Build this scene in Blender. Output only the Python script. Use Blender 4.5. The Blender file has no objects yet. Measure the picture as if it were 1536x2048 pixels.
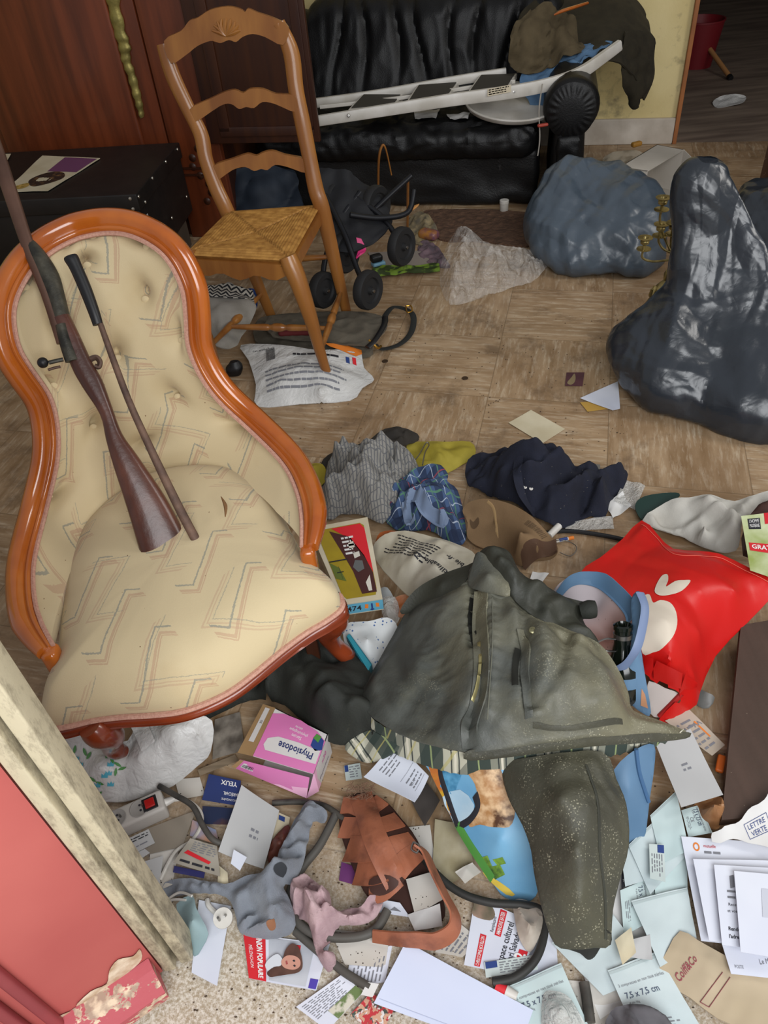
# -*- coding: utf-8 -*-
import bpy, bmesh, math, random
import numpy as np
from mathutils import Vector, Matrix, noise, geometry
random.seed(7); RS = np.random.RandomState(11)
C = bpy.context.scene.collection
SC = bpy.context.scene
# ---------------------------------------------------------------- camera
F_PX, EYE = 1538.0, np.array([0.0, 0.0, 1.5])
_d = np.array([940.0-768, -(2715.0-1024), -F_PX]); _d /= np.linalg.norm(_d)
_up = -_d; _fw = np.array([0, 0, -1.0]); _Y = _fw-_up*_fw.dot(_up); _Y /= np.linalg.norm(_Y)
ROT = np.array([np.cross(_Y, _up), _Y, _up])
cam = bpy.data.objects.new('camera', bpy.data.cameras.new('camera')); C.objects.link(cam)
cam.data.sensor_fit = 'HORIZONTAL'; cam.data.sensor_width = 36; cam.data.lens = 36*F_PX/1536
cam.data.clip_start = 0.02
M4 = Matrix(ROT.tolist()).to_4x4(); M4.translation = Vector(EYE); cam.matrix_world = M4
SC.camera = cam
# ---------------------------------------------------------------- light and exposure
SC.view_settings.view_transform = 'Standard'; SC.view_settings.look = 'None'
SC.view_settings.gamma = 1.0; SC.view_settings.exposure = 0.0; SC.view_settings.use_curve_mapping = False
SC.cycles.use_denoising = True; SC.cycles.max_bounces = 8; SC.cycles.transparent_max_bounces = 24
w = bpy.data.worlds.new('room_air'); SC.world = w; w.use_nodes = True
w.node_tree.nodes['Background'].inputs[0].default_value = (0.95, 0.96, 1.0, 1); w.node_tree.nodes['Background'].inputs[1].default_value = 0.36
def area(name, loc, target, sx, sy, power, col):
    l = bpy.data.lights.new(name, 'AREA'); l.shape = 'RECTANGLE'; l.size = sx; l.size_y = sy; l.energy = power; l.color = col
    o = bpy.data.objects.new(name, l); C.objects.link(o); o.location = loc
    o.rotation_euler = (Vector(target)-Vector(loc)).to_track_quat('-Z', 'Y').to_euler(); return o
area('doorway_daylight', (0.5, -1.3, 2.3), (0.3, 2.2, 0.3), 2.2, 2.0, 108, (0.96, 0.98, 1.0))
area('glint_fill', (3.2, 1.2, 2.6), (0.3, 2.6, 0.2), 1.0, 1.4, 40, (1.0, 0.97, 0.92))  # added side lamp for glints; no window is built there
# ---------------------------------------------------------------- geometry helpers
def V(*a): return np.array(a, float)
def unit(a): a = np.asarray(a, float); return a/max(np.linalg.norm(a), 1e-9)
def ray(px, py): return ROT @ V(px-768, -(py-1024), -F_PX)
def P(px, py, z=0.0): r = ray(px, py); return EYE+r*((z-EYE[2])/r[2])
def PY(px, py, y): r = ray(px, py); return EYE+r*(y/r[1])
def frame(ox, oy, deg, oz=0.0):
    t = math.radians(deg); a = V(math.cos(t), math.sin(t), 0); b = V(-math.sin(t), math.cos(t), 0); o = V(ox, oy, oz)
    return lambda x, y, z: o+a*x+b*y+V(0, 0, z)
_perm = RS.permutation(256); _perm = np.concatenate([_perm, _perm, _perm])
_grad = RS.normal(size=(256, 3)); _grad /= np.linalg.norm(_grad, axis=1)[:, None]
def perlin(p, s=1.0, seed=0):
    p = np.asarray(p, float)*s+V(17.3, 5.1, 9.7)*(seed+1); i = np.floor(p).astype(int); f = p-i; u = f*f*f*(f*(f*6-15)+10); out = 0
    for dx in (0, 1):
        for dy in (0, 1):
            for dz in (0, 1):
                h = _perm[_perm[_perm[(i[:, 0]+dx) & 255]+((i[:, 1]+dy) & 255)]+((i[:, 2]+dz) & 255)]
                g = (_grad[h]*(f-V(dx, dy, dz))).sum(1)
                out = out+g*(u[:, 0] if dx else 1-u[:, 0])*(u[:, 1] if dy else 1-u[:, 1])*(u[:, 2] if dz else 1-u[:, 2])
    return out*1.6
def fbm(p, s=1.0, seed=0, o=3):
    return sum(perlin(p, s*2**k, seed+k)*0.5**k for k in range(o))
def ridge(p, s=1.0, seed=0, o=2):
    q = np.asarray(p, float); q = q+np.stack([perlin(q, s*.6, seed+5), perlin(q, s*.6, seed+6), perlin(q, s*.6, seed+7)], 1)*.35/s
    return sum((1-np.abs(perlin(q, s*1.9**k, seed+k))*2.2)*0.5**k for k in range(o))
def crease(p, lam, seed=0, n=5, warp=.3):
    r = np.random.RandomState(seed+100); p = np.asarray(p, float)
    q = p+np.stack([perlin(p, .7/lam, seed+k) for k in range(3)], 1)*lam*warp; h = 0
    for k in range(n):
        d = unit(r.normal(size=3)); l = lam*(.6+1.2*r.rand()); t = q.dot(d)/l+r.rand()
        h = h+np.abs(t-np.floor(t)-.5)*l/lam
    return h/n*2-.5
def soft(p, lam, seed=0, n=4, warp=.6, r=.05):
    """rounded cloth folds"""
    g = np.random.RandomState(seed+300); p = np.asarray(p, float); q = p+np.stack([perlin(p, .6/lam, seed+k+3) for k in range(3)], 1)*lam*warp; h = 0
    for k in range(n):
        a = math.pi*(k+.7*g.rand())/n; t = (q[:, 0]*math.cos(a)+q[:, 1]*math.sin(a)+q[:, 2]*g.normal()*.6)/(lam*(.7+.9*g.rand()))+g.rand(); m = np.clip(.55+perlin(p, .5/lam, seed+20+k)*1.3, 0, 1)
        h = h+m*(.5-np.sqrt((t-np.floor(t)-.5)**2+r*r)*1.6)
    return h*1.4/n
def catmull(pts, n=8, closed=False):
    pts = np.asarray(pts, float); m = len(pts); out = []
    for i in range(m if closed else m-1):
        g = lambda k: pts[k % m] if closed else pts[min(max(k, 0), m-1)]
        a, b, c, d = g(i-1), g(i), g(i+1), g(i+2)
        for t in np.arange(n)/n:
            out.append(.5*((2*b)+(c-a)*t+(2*a-5*b+4*c-d)*t*t+(3*b-a-3*c+d)*t**3))
    if not closed: out.append(pts[-1])
    return np.array(out)
BASE = {}
def world_base(o):
    b = V(0, 0, 0)
    while o is not None: b = b+V(*o.location); o = o.parent
    return b
def thing(name, label, cat, loc, group=None):
    o = bpy.data.objects.new(name, None); C.objects.link(o); o.empty_display_size = .05
    o.location = tuple(float(x) for x in loc); return tag(o, label, cat, group)
def tag(o, label, cat, group=None, kind=None):
    o['label'] = label; o['category'] = cat
    if group: o['group'] = group
    if kind: o['kind'] = kind
    return o
def mkobj(name, v, f, mat, parent=None, uv=None, sharp=40, fm=None):
    v = np.asarray(v, float)
    if parent is not None: base = world_base(parent)
    else: lo, hi = v.min(0), v.max(0); base = V((lo[0]+hi[0])/2, (lo[1]+hi[1])/2, lo[2])
    me = bpy.data.meshes.new(name); me.from_pydata((v-base).tolist(), [], [tuple(int(i) for i in q) for q in f]); me.update()
    for m_ in (mat if isinstance(mat, (list, tuple)) else [mat]): me.materials.append(m_)
    if fm is not None: me.polygons.foreach_set('material_index', np.asarray(fm, np.int32))
    if uv is not None:
        l = me.uv_layers.new(name='UVMap'); idx = np.zeros(len(me.loops), np.int32); me.loops.foreach_get('vertex_index', idx)
        l.data.foreach_set('uv', np.asarray(uv, float)[idx].astype(np.float32).ravel())
    me.shade_smooth(); me.set_sharp_from_angle(angle=math.radians(sharp))
    o = bpy.data.objects.new(name, me); C.objects.link(o)
    if parent is not None: o.parent = parent
    else: o.location = base
    return o
def struct(o): o['kind'] = 'structure'; return o
class MB:
    def __init__(s): s.v = []; s.f = []; s.uv = []; s.n = 0
    def add(s, v, f, uv=None):
        v = np.asarray(v, float).reshape(-1, 3); s.v.append(v); s.f += [tuple(int(i)+s.n for i in q) for q in f]
        s.uv.append(np.zeros((len(v), 2)) if uv is None else np.asarray(uv)); s.n += len(v); return s
    def box(s, fr, x0, x1, y0, y1, z0, z1, bev=0.0):
        if bev: return s.rbox(fr, x0, x1, y0, y1, z0, z1, bev, (3, 3, 3), rs=2)
        v = [fr(x, y, z) for z in (z0, z1) for y in (y0, y1) for x in (x0, x1)]
        return s.add(v, [(0, 2, 3, 1), (4, 5, 7, 6), (0, 1, 5, 4), (2, 6, 7, 3), (0, 4, 6, 2), (1, 3, 7, 5)])
    def rbox(s, fr, x0, x1, y0, y1, z0, z1, r, n=(6, 6, 6), rs=3, fn=None):
        h = V(x1-x0, y1-y0, z1-z0)/2; c = V(x1+x0, y1+y0, z1+z0)/2; r = min(r, h.min()*.999)
        ax = []
        for k in range(3):
            e = r*(1-np.cos(np.linspace(0, math.pi/2, rs+1)))[:-1] if rs else np.array([])
            inn = np.linspace(-h[k]+r, h[k]-r, max(n[k], 2)); ax.append(np.concatenate([-h[k]+r*np.linspace(0, 1, rs, endpoint=False), inn, h[k]-r*np.linspace(1, 0, rs+1)[1:]]))
        for k in range(3):
            a, b = ax[(k+1) % 3], ax[(k+2) % 3]; A, B = np.meshgrid(a, b, indexing='ij'); na, nb = len(a), len(b)
            for sg in (-1, 1):
                p = np.zeros((na*nb, 3)); p[:, (k+1) % 3] = A.ravel(); p[:, (k+2) % 3] = B.ravel(); p[:, k] = sg*h[k]
                inn = np.clip(p, -h+r, h-r); d = p-inn; p = inn+d/np.maximum(np.linalg.norm(d, axis=1), 1e-9)[:, None]*r
                q = p+c
                if fn is not None: q = fn(q, d/np.maximum(np.linalg.norm(d, axis=1), 1e-9)[:, None])
                w_ = np.array([fr(*t) for t in q]); fc = []
                for i in range(na-1):
                    for j in range(nb-1):
                        t = (i*nb+j, (i+1)*nb+j, (i+1)*nb+j+1, i*nb+j+1); fc.append(t if sg > 0 else t[::-1])
                s.add(w_, fc, np.stack([q[:, (k+1) % 3], q[:, (k+2) % 3]], 1))
        return s
    def tube(s, pts, r, seg=10, smooth=6, cap=True, flat=1.0, upv=None):
        pts = np.asarray(pts, float); rr = np.full(len(pts), r) if np.isscalar(r) else np.asarray(r, float)
        if smooth and len(pts) > 2:
            q = catmull(np.c_[pts, rr], smooth); pts, rr = q[:, :3], q[:, 3]
        t = np.gradient(pts, axis=0); t /= np.maximum(np.linalg.norm(t, axis=1), 1e-9)[:, None]
        u = unit(upv) if upv is not None else V(0, 0, 1)
        if upv is None and abs(t[0].dot(u)) > .9: u = V(1, 0, 0)
        rings = []
        for i in range(len(pts)):
            n1 = unit(np.cross(t[i], u))
            n2 = unit(np.cross(n1, t[i]))
            if upv is None: u = n2
            a = np.arange(seg)*2*math.pi/seg
            rings.append(pts[i]+rr[i]*(np.cos(a)[:, None]*n1+flat*np.sin(a)[:, None]*n2))
        return s.loft(rings, cap)
    def loft(s, rings, cap=True, uvs=None):
        k = len(rings[0]); v = np.concatenate(rings); f = []
        for i in range(len(rings)-1):
            for j in range(k):
                a, b = i*k+j, i*k+(j+1) % k; f.append((a, b, b+k, a+k))
        if cap: f.append(tuple(range(k))[::-1]); f.append(tuple((len(rings)-1)*k+j for j in range(k)))
        return s.add(v, f, uvs)
    def lathe(s, prof, o, ax=(0, 0, 1), seg=20, fn=None):
        ax = unit(ax); u = unit(np.cross(ax, V(.3, 1, .2) if abs(ax[1]) < .9 else V(1, 0, 0))); w_ = np.cross(ax, u); a = np.arange(seg)*2*math.pi/seg
        return s.loft([np.asarray(o)+ax*z+max(r, 1e-4)*(np.cos(a)[:, None]*u+np.sin(a)[:, None]*w_) for r, z in prof])
    def slab(s, front, off):
        """closed solid: polygon of 3D points pushed through by the vector off"""
        p = np.asarray(front, float); n = len(p); nrm = unit(off); c = p.mean(0)
        u = unit(p[1]-p[0]); u = unit(u-nrm*u.dot(nrm)); w_ = np.cross(nrm, u); q = np.c_[(p-c).dot(u), (p-c).dot(w_)]
        vo, _, fo, ov, _, _ = geometry.delaunay_2d_cdt([Vector(t) for t in q], [(i, (i+1) % n) for i in range(n)], [], 1, 1e-7)
        idx = [o_[0] if o_ else 0 for o_ in ov]; f = []
        for t in fo: f.append(tuple(idx[i] for i in t)); f.append(tuple(idx[i]+n for i in t)[::-1])
        for i in range(n): j = (i+1) % n; f.append((i, i+n, j+n, j))
        return s.add(np.concatenate([p, p+np.asarray(off)]), f)
    def obj(s, name, mat, parent=None, sharp=40, merge=True):
        v = np.concatenate(s.v); o = mkobj(name, v, s.f, mat, parent, np.concatenate(s.uv), sharp)
        if merge:
            bm = bmesh.new(); bm.from_mesh(o.data); bmesh.ops.remove_doubles(bm, verts=bm.verts, dist=1e-5); bmesh.ops.recalc_face_normals(bm, faces=bm.faces)
            bm.to_mesh(o.data); bm.free(); o.data.set_sharp_from_angle(angle=math.radians(sharp))
        return o
def thicken(v, f, t, up=None):
    """give an open sheet real thickness; returns closed verts, faces"""
    v = np.asarray(v, float); n = len(v); nr = np.zeros_like(v)
    for q in f:
        a, b, c = v[q[0]], v[q[1]], v[q[2]]; x = np.cross(b-a, c-a)
        for i in q: nr[i] += x
    nr /= np.maximum(np.linalg.norm(nr, axis=1), 1e-12)[:, None]
    cnt = {}
    for q in f:
        for i in range(len(q)):
            e = (q[i], q[(i+1) % len(q)]); cnt[e] = 1
    fo = [tuple(q) for q in f]+[tuple(i+n for i in q)[::-1] for q in f]
    for (a, b) in cnt:
        if (b, a) not in cnt: fo.append((b, a, a+n, b+n))
    return np.concatenate([v, v-nr*t]), fo
def surf(name, fn, nu, nv, mat, parent=None, t=.002, us=(0, 1), vs=(0, 1), uvs=(1, 1), flip=False, sharp=60):
    U, W_ = np.meshgrid(np.linspace(us[0], us[1], nu+1), np.linspace(vs[0], vs[1], nv+1), indexing='ij')
    p = fn(U.ravel(), W_.ravel()); f = []
    for i in range(nu):
        for j in range(nv):
            a = i*(nv+1)+j; q = (a, a+nv+1, a+nv+2, a+1); f.append(q[::-1] if flip else q)
    uv = np.c_[U.ravel()*uvs[0], W_.ravel()*uvs[1]]
    if t: p, f = thicken(p, f, t); uv = np.concatenate([uv, uv])
    return mkobj(name, p, f, mat, parent, uv, sharp)
class Drape:
    """cloth or paper lying over what is under it: outline and inner points carry heights, the sheet between is fitted smoothly"""
    def __init__(s, outline, inner=(), res=.01, smooth=4, fn=None, edge=.03, t=.002, uvdeg=0, jag=0, sm=0):
        o = np.array([P(*q) for q in outline]); o = catmull(o, smooth, True) if smooth > 1 else o
        seg = [o[0]]
        for i in range(1, len(o)+1):
            q = o[i % len(o)]; k = max(1, int(np.linalg.norm((q-o[i-1])[:2])/res)); seg += [o[i-1]+(q-o[i-1])*j/k for j in range(1, k+1)]
        o = np.array(seg[:-1])
        if jag: o[:, :2] += np.stack([perlin(o, 1/jag, 3), perlin(o, 1/jag, 4)], 1)*jag*.35
        I = np.array([P(*q) for q in inner]) if len(inner) else np.zeros((0, 3))
        st = max(1, len(o)//70); K = np.concatenate([o[::st], I]); s.c = K[:, :2].mean(0); s.K = K; n = len(K)
        r = np.linalg.norm(K[:, None, :2]-K[None, :, :2], axis=2); A = np.zeros((n+3, n+3)); A[:n, :n] = r+np.eye(n)*(1e-4+sm)
        A[:n, n:] = np.c_[np.ones(n), K[:, :2]-s.c]; A[n:, :n] = A[:n, n:].T
        s.w = np.linalg.solve(A, np.concatenate([K[:, 2], [0, 0, 0]])); s.o = o; s.fn = fn; s.edge = edge; s.t = t; s.res = res; s.uvdeg = uvdeg
    def z(s, xy):
        xy = np.asarray(xy, float); r = np.linalg.norm(xy[:, None]-s.K[None, :, :2], axis=2)
        z = r.dot(s.w[:-3])+s.w[-3]+(xy-s.c).dot(s.w[-2:])
        if s.fn is not None:
            d = np.linalg.norm(xy[:, None]-s.o[None, :, :2], axis=2).min(1); m = np.clip(d/s.edge, 0, 1) if s.edge else np.ones(len(xy))
            z = z+s.fn(np.c_[xy, np.zeros(len(xy))])*(.25+.75*m*m*(3-2*m))
        return np.maximum(z, .0012)
    def obj(s, name, mat, parent=None, sharp=70, floor=False):
        o = s.o[:, :2]; res = s.res; lo, hi = o.min(0), o.max(0)
        gx, gy = np.meshgrid(np.arange(lo[0], hi[0], res), np.arange(lo[1], hi[1], res*.87)); gx = gx+(np.arange(gx.shape[0])[:, None] % 2)*res*.5
        g = np.c_[gx.ravel(), gy.ravel()]; ins = np.zeros(len(g), bool); n = len(o)
        for i in range(n):
            a, b = o[i], o[(i+1) % n]; c = (a[1] > g[:, 1]) != (b[1] > g[:, 1])
            with np.errstate(divide='ignore', invalid='ignore'): x = (b[0]-a[0])*(g[:, 1]-a[1])/(b[1]-a[1])+a[0]
            ins ^= c & (g[:, 0] < x)
        g = g[ins]
        if len(g): g = g[np.linalg.norm(g[:, None]-o[None], axis=2).min(1) > res*.45]
        pts = np.concatenate([o, g]); vo, _, fo, _, _, _ = geometry.delaunay_2d_cdt([Vector(q) for q in pts], [(i, (i+1) % n) for i in range(n)], [], 1, 1e-7)
        xy = np.array([tuple(q) for q in vo]); z = s.z(xy); v = np.c_[xy, z]; f = [tuple(q) for q in fo]
        t = math.radians(s.uvdeg); uv = np.c_[xy[:, 0]*math.cos(t)+xy[:, 1]*math.sin(t), -xy[:, 0]*math.sin(t)+xy[:, 1]*math.cos(t)]
        # true cloth length: stretch the pattern a little with the slope
        nv = len(v); cnt = {}
        for q in f:
            for i in range(3): cnt[(q[i], q[(i+1) % 3])] = 1
        bot = v.copy(); bot[:, 2] = np.maximum(v[:, 2]-s.t, .0004)
        ff = f+[tuple(i+nv for i in q)[::-1] for q in f]+[(b, a, a+nv, b+nv) for (a, b) in cnt if (b, a) not in cnt]
        return mkobj(name, np.concatenate([v, bot]), ff, mat, parent, np.concatenate([uv, uv]), sharp)
    def map(s, pts4, off=.0012):
        """u,v in 0..1 laid over four picture corners (top left, top right, bottom right, bottom left), riding on the surface"""
        q = []
        for p in pts4:
            z = .1
            for _ in range(12): r_ = P(p[0], p[1], z); z = .5*z+.5*float(s.z(r_[None, :2])[0])
            q.append(r_[:2])
        def f(u, v):
            u = np.asarray(u)[:, None]; v = np.asarray(v)[:, None]
            xy = (q[3]*(1-u)+q[2]*u)*(1-v)+(q[0]*(1-u)+q[1]*u)*v
            return np.c_[xy, s.z(xy)+off]
        return f, float(np.linalg.norm(q[1]-q[0])), float(np.linalg.norm(q[0]-q[3]))
# ---------------------------------------------------------------- printing on surfaces (map = (fn, width, height))
FONT_CACHE = {}
def text_mesh(s, bold=0.0):
    k = (s, bold)
    if k not in FONT_CACHE:
        cu = bpy.data.curves.new('lettering', 'FONT'); cu.body = s; cu.resolution_u = 2; cu.offset = bold; cu.size = 1
        ob = bpy.data.objects.new('lettering', cu); C.objects.link(ob)
        dg = bpy.context.evaluated_depsgraph_get(); me = bpy.data.meshes.new_from_object(ob.evaluated_get(dg))
        v = np.array([tuple(q.co) for q in me.vertices]).reshape(-1, 3); f = [tuple(p.vertices) for p in me.polygons]
        bpy.data.objects.remove(ob); bpy.data.curves.remove(cu); bpy.data.meshes.remove(me); FONT_CACHE[k] = (v, f)
    return FONT_CACHE[k]
def write(mp, parent, s, u, v, h, mat, name='printed_text', width=None, bold=0.0, ang=0):
    """letters of cap height h (metres) with their left foot at u,v; width squeezes the line to so many metres"""
    fn, W_, H_ = mp; vv, f = text_mesh(s, bold)
    if not len(f): return None
    p = vv[:, :2]*h/.7; w0 = p[:, 0].max()
    if width: p[:, 0] *= width/w0
    a = math.radians(ang); p = np.c_[p[:, 0]*math.cos(a)-p[:, 1]*math.sin(a), p[:, 0]*math.sin(a)+p[:, 1]*math.cos(a)]
    q = fn(u+p[:, 0]/W_, v+p[:, 1]/H_)
    return mkobj(name, q, f, mat, parent)
def panel(mp, parent, name, u0, v0, u1, v1, mat, n=6):
    fn = mp[0]; return surf(name, lambda u, v: fn(u0+(u1-u0)*u, v0+(v1-v0)*v), n, n, mat, parent, t=0)
def shape(mp, parent, name, uv, mat, smooth=0, n=0):
    q = np.asarray(uv, float); q = catmull(q, smooth, True) if smooth else q; n = len(q)
    vo, _, fo, _, _, _ = geometry.delaunay_2d_cdt([Vector(t) for t in q], [(i, (i+1) % n) for i in range(n)], [], 1, 1e-7)
    xy = np.array([tuple(t) for t in vo]); return mkobj(name, mp[0](xy[:, 0], xy[:, 1]), [tuple(t) for t in fo], mat, parent)
def up_(mp, d=.0008): return (lambda u, v: mp[0](u, v)+V(0, 0, d), mp[1], mp[2])
def lines(mp, parent, u0, v0, u1, v1, rows, mat, fill=.5, seed=1, ragged=.3, name='printed_lines'):
    """rows of small unreadable print, broken into words"""
    r = random.Random(seed); fn, W_, H_ = mp; v = []; f = []
    for k in range(rows):
        y = v1-(v1-v0)*(k+.5)/rows; hh = (v1-v0)/rows*fill*.5; u = u0; end = u1-(u1-u0)*ragged*r.random()
        while u < end:
            l = min((.004+.012*r.random())*(.6+abs(v1-v0)*H_/rows*60)/W_, end-u); i = len(v); m = .5*l
            v += [(u, y-hh), (u+m, y-hh), (u+l, y-hh), (u+l, y+hh), (u+m, y+hh), (u, y+hh)]; f += [(i, i+1, i+4, i+5), (i+1, i+2, i+3, i+4)]; u += l+.0022/W_*(1+r.random())
    v = np.array(v); return mkobj(name, fn(v[:, 0], v[:, 1]), f, mat, parent)
def barcode(mp, parent, u0, v0, u1, v1, mat, seed=2, name='bar_code'):
    r = random.Random(seed); v = []; f = []; u = u0
    while u < u1:
        l = (u1-u0)*(.012+.03*r.random()); i = len(v); v += [(u, v0), (u+l, v0), (u+l, v1), (u, v1)]; f.append((i, i+1, i+2, i+3)); u += l+(u1-u0)*(.012+.03*r.random())
    v = np.array(v); return mkobj(name, mp[0](v[:, 0], v[:, 1]), f, mat, parent)
def sheet(name, c4, z, mat, parent=None, curl=.003, fs=9, seed=0, t=.0006, n=14, bend=0, crump=0, off=.0008):
    """paper: four picture corners in reading order (top left, top right, bottom right, bottom left)"""
    zs = [z]*4 if np.isscalar(z) else z; q = [P(c[0], c[1], zz) for c, zz in zip(c4, zs)]
    w_, h_ = float(np.linalg.norm(q[1]-q[0])), float(np.linalg.norm(q[0]-q[3]))
    def f(u, v, d=0.0):
        u = np.asarray(u, float)[:, None]; v = np.asarray(v, float)[:, None]
        p = (q[3]*(1-u)+q[2]*u)*(1-v)+(q[0]*(1-u)+q[1]*u)*v
        g = np.c_[u*w_, v*h_, 0*u]; e = curl*(perlin(g, fs, seed)*.8+.5)
        if crump: e = e+crump*crease(g, .045, seed, 5)
        if bend: e = e+bend*(2*u[:, 0]-1)**2
        p[:, 2] += np.maximum(e, -.8*min(zs))+d; return p
    o = surf(name, f, n, n, mat, parent, t=t, uvs=(w_, h_), flip=False)
    if o.data.polygons[0].normal.z < 0: o.data.flip_normals()
    return o, (lambda u, v: f(u, v, off), w_, h_)
# ---------------------------------------------------------------- materials
def lin(h):
    if not isinstance(h, str): return tuple(h)
    h = h.lstrip('#'); c = [int(h[i:i+2], 16)/255 for i in (0, 2, 4)]
    return tuple(x/12.92 if x <= .04045 else ((x+.055)/1.055)**2.4 for x in c)
class X:
    """number socket with arithmetic, so patterns read as formulas"""
    nt = None
    def __init__(s, k): s.k = k
    @staticmethod
    def op(o, *a, clamp=False):
        n = X.nt.nodes.new('ShaderNodeMath'); n.operation = o; n.use_clamp = clamp
        for i, q in enumerate(a):
            if isinstance(q, X): X.nt.links.new(q.k, n.inputs[i])
            else: n.inputs[i].default_value = q
        return X(n.outputs[0])
    def __add__(s, o): return X.op('ADD', s, o)
    __radd__ = __add__
    def __sub__(s, o): return X.op('SUBTRACT', s, o)
    def __rsub__(s, o): return X.op('SUBTRACT', o, s)
    def __mul__(s, o): return X.op('MULTIPLY', s, o)
    __rmul__ = __mul__
    def __truediv__(s, o): return X.op('DIVIDE', s, o)
    def abs(s): return X.op('ABSOLUTE', s)
    def fr(s): return X.op('FRACT', s)
    def fl(s): return X.op('FLOOR', s)
    def lt(s, o): return X.op('LESS_THAN', s, o)
    def gt(s, o): return X.op('GREATER_THAN', s, o)
    def mn(s, o): return X.op('MINIMUM', s, o)
    def mx(s, o): return X.op('MAXIMUM', s, o)
    def pw(s, o): return X.op('POWER', s, o)
    def sin(s): return X.op('SINE', s)
    def sat(s): return X.op('ADD', s, 0.0, clamp=True)
    def tri(s): return ((s.fr()-.5).abs())*2
    def ramp(s, a, b): return X.op('DIVIDE', s-a, b-a, clamp=True)
def coords(kind='Object', scale=(1, 1, 1), rot=(0, 0, 0)):
    t = X.nt.nodes.new('ShaderNodeTexCoord'); m = X.nt.nodes.new('ShaderNodeMapping'); m.inputs['Scale'].default_value = scale; m.inputs['Rotation'].default_value = rot
    X.nt.links.new(t.outputs[kind], m.inputs['Vector']); return m.outputs[0]
def xyz(vec):
    s = X.nt.nodes.new('ShaderNodeSeparateXYZ'); X.nt.links.new(vec, s.inputs[0]); return X(s.outputs[0]), X(s.outputs[1]), X(s.outputs[2])
def noise_(vec, scale=5, detail=3, rough=.5, dist=0):
    n = X.nt.nodes.new('ShaderNodeTexNoise'); n.inputs['Scale'].default_value = scale; n.inputs['Detail'].default_value = detail; n.inputs['Roughness'].default_value = rough; n.inputs['Distortion'].default_value = dist
    if vec is not None: X.nt.links.new(vec, n.inputs['Vector'])
    return X(n.outputs[0])
def voro(vec, scale=5, feat='F1'):
    n = X.nt.nodes.new('ShaderNodeTexVoronoi'); n.feature = feat; n.inputs['Scale'].default_value = scale; X.nt.links.new(vec, n.inputs['Vector']); return X(n.outputs['Distance'])
def rgb(c):
    n = X.nt.nodes.new('ShaderNodeRGB'); n.outputs[0].default_value = (*lin(c), 1); return n.outputs[0]
def mix(fac, a, b):
    n = X.nt.nodes.new('ShaderNodeMix'); n.data_type = 'RGBA'
    if isinstance(fac, X): X.nt.links.new(fac.k, n.inputs[0])
    else: n.inputs[0].default_value = fac
    for k, q in ((6, a), (7, b)):
        if isinstance(q, (str, tuple)): n.inputs[k].default_value = (*lin(q), 1)
        else: X.nt.links.new(q, n.inputs[k])
    return n.outputs[2]
def mat(name, col, rough=.6, metal=0, col2=None, ns=8, nsc=(1, 1, 1), nlo=.35, nhi=.65, det=4, bump=0, bs=60, bsc=(1, 1, 1), coat=0, trans=0, alpha=1, spec=.5, sheen=0, fn=None, ior=1.45, specks=None, kind='Object', emit=None, dust=None, crump=None):
    m = bpy.data.materials.new(name); m.use_nodes = True; X.nt = m.node_tree; b = m.node_tree.nodes['Principled BSDF']; I = b.inputs
    I['Base Color'].default_value = (*lin(col), 1); I['Roughness'].default_value = rough; I['Metallic'].default_value = metal
    I['Coat Weight'].default_value = coat; I['Coat Roughness'].default_value = .12; I['Transmission Weight'].default_value = trans; I['Alpha'].default_value = alpha; I['Specular IOR Level'].default_value = spec; I['IOR'].default_value = ior
    if sheen: I['Sheen Weight'].default_value = sheen
    out = None
    if col2: out = mix(noise_(coords(kind, nsc), ns, det).ramp(nlo, nhi), col, col2)
    if fn: out = fn(out if out is not None else rgb(col))
    if dust:  # (colour, scale, low, high)
        c = coords(); out = mix((noise_(c, dust[1], 6, .7)*.6+noise_(c, dust[1]*14, 3, .6)*.4).ramp(dust[2], dust[3]), out if out is not None else rgb(col), dust[0])
    if specks:
        out = mix(voro(coords(), specks[1]).lt(specks[2]), out if out is not None else rgb(col), specks[0])
    if out is not None: m.node_tree.links.new(out, I['Base Color'])
    if crump:
        n = X.nt.nodes.new('ShaderNodeBump'); n.inputs['Strength'].default_value = crump[0]; n.inputs['Distance'].default_value = .012; c = coords()
        h = (noise_(c, crump[1], 2, .5, .6)-.5).abs()*2+(noise_(c, crump[1]*2.3, 2, .5, .8)-.5).abs()+(noise_(c, crump[1]*5, 2, .5, .5)-.5).abs()*.35
        X.nt.links.new(h.k, n.inputs['Height']); X.nt.links.new(n.outputs[0], I['Normal'])
    elif bump:
        n = X.nt.nodes.new('ShaderNodeBump'); n.inputs['Strength'].default_value = bump; n.inputs['Distance'].default_value = .004
        X.nt.links.new(noise_(coords(kind, bsc), bs, 4, .6).k, n.inputs['Height']); X.nt.links.new(n.outputs[0], I['Normal'])
    return m
def plaid(under, su, ground, bands, warp=.012, diag=0):
    """bands: (axis, period, offset, width, colour, strength)"""
    def f(out):
        c = coords('UV'); u, v, _ = xyz(c); n1 = noise_(coords(), 14, 2)-.5; n2 = noise_(coords('Object', (1, 1, 1), (1, 2, 0)), 11, 2)-.5
        if warp: u = u+n1*warp; v = v+n2*warp
        for ax, per, off, wd, col, st in bands:
            t = ((u if ax == 0 else v)/per+off).fr(); out = mix((t-.5).abs().lt(wd/2)*st, out, col)
        return out
    return f
def wood(name, c1, c2, rough=.35, coat=.3, nsc=(14, 14, 1.2), ns=3, bump=.05, **k): return mat(name, c1, rough, col2=c2, ns=ns, nsc=nsc, coat=coat, bump=bump, bs=12, bsc=nsc, **k)
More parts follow.
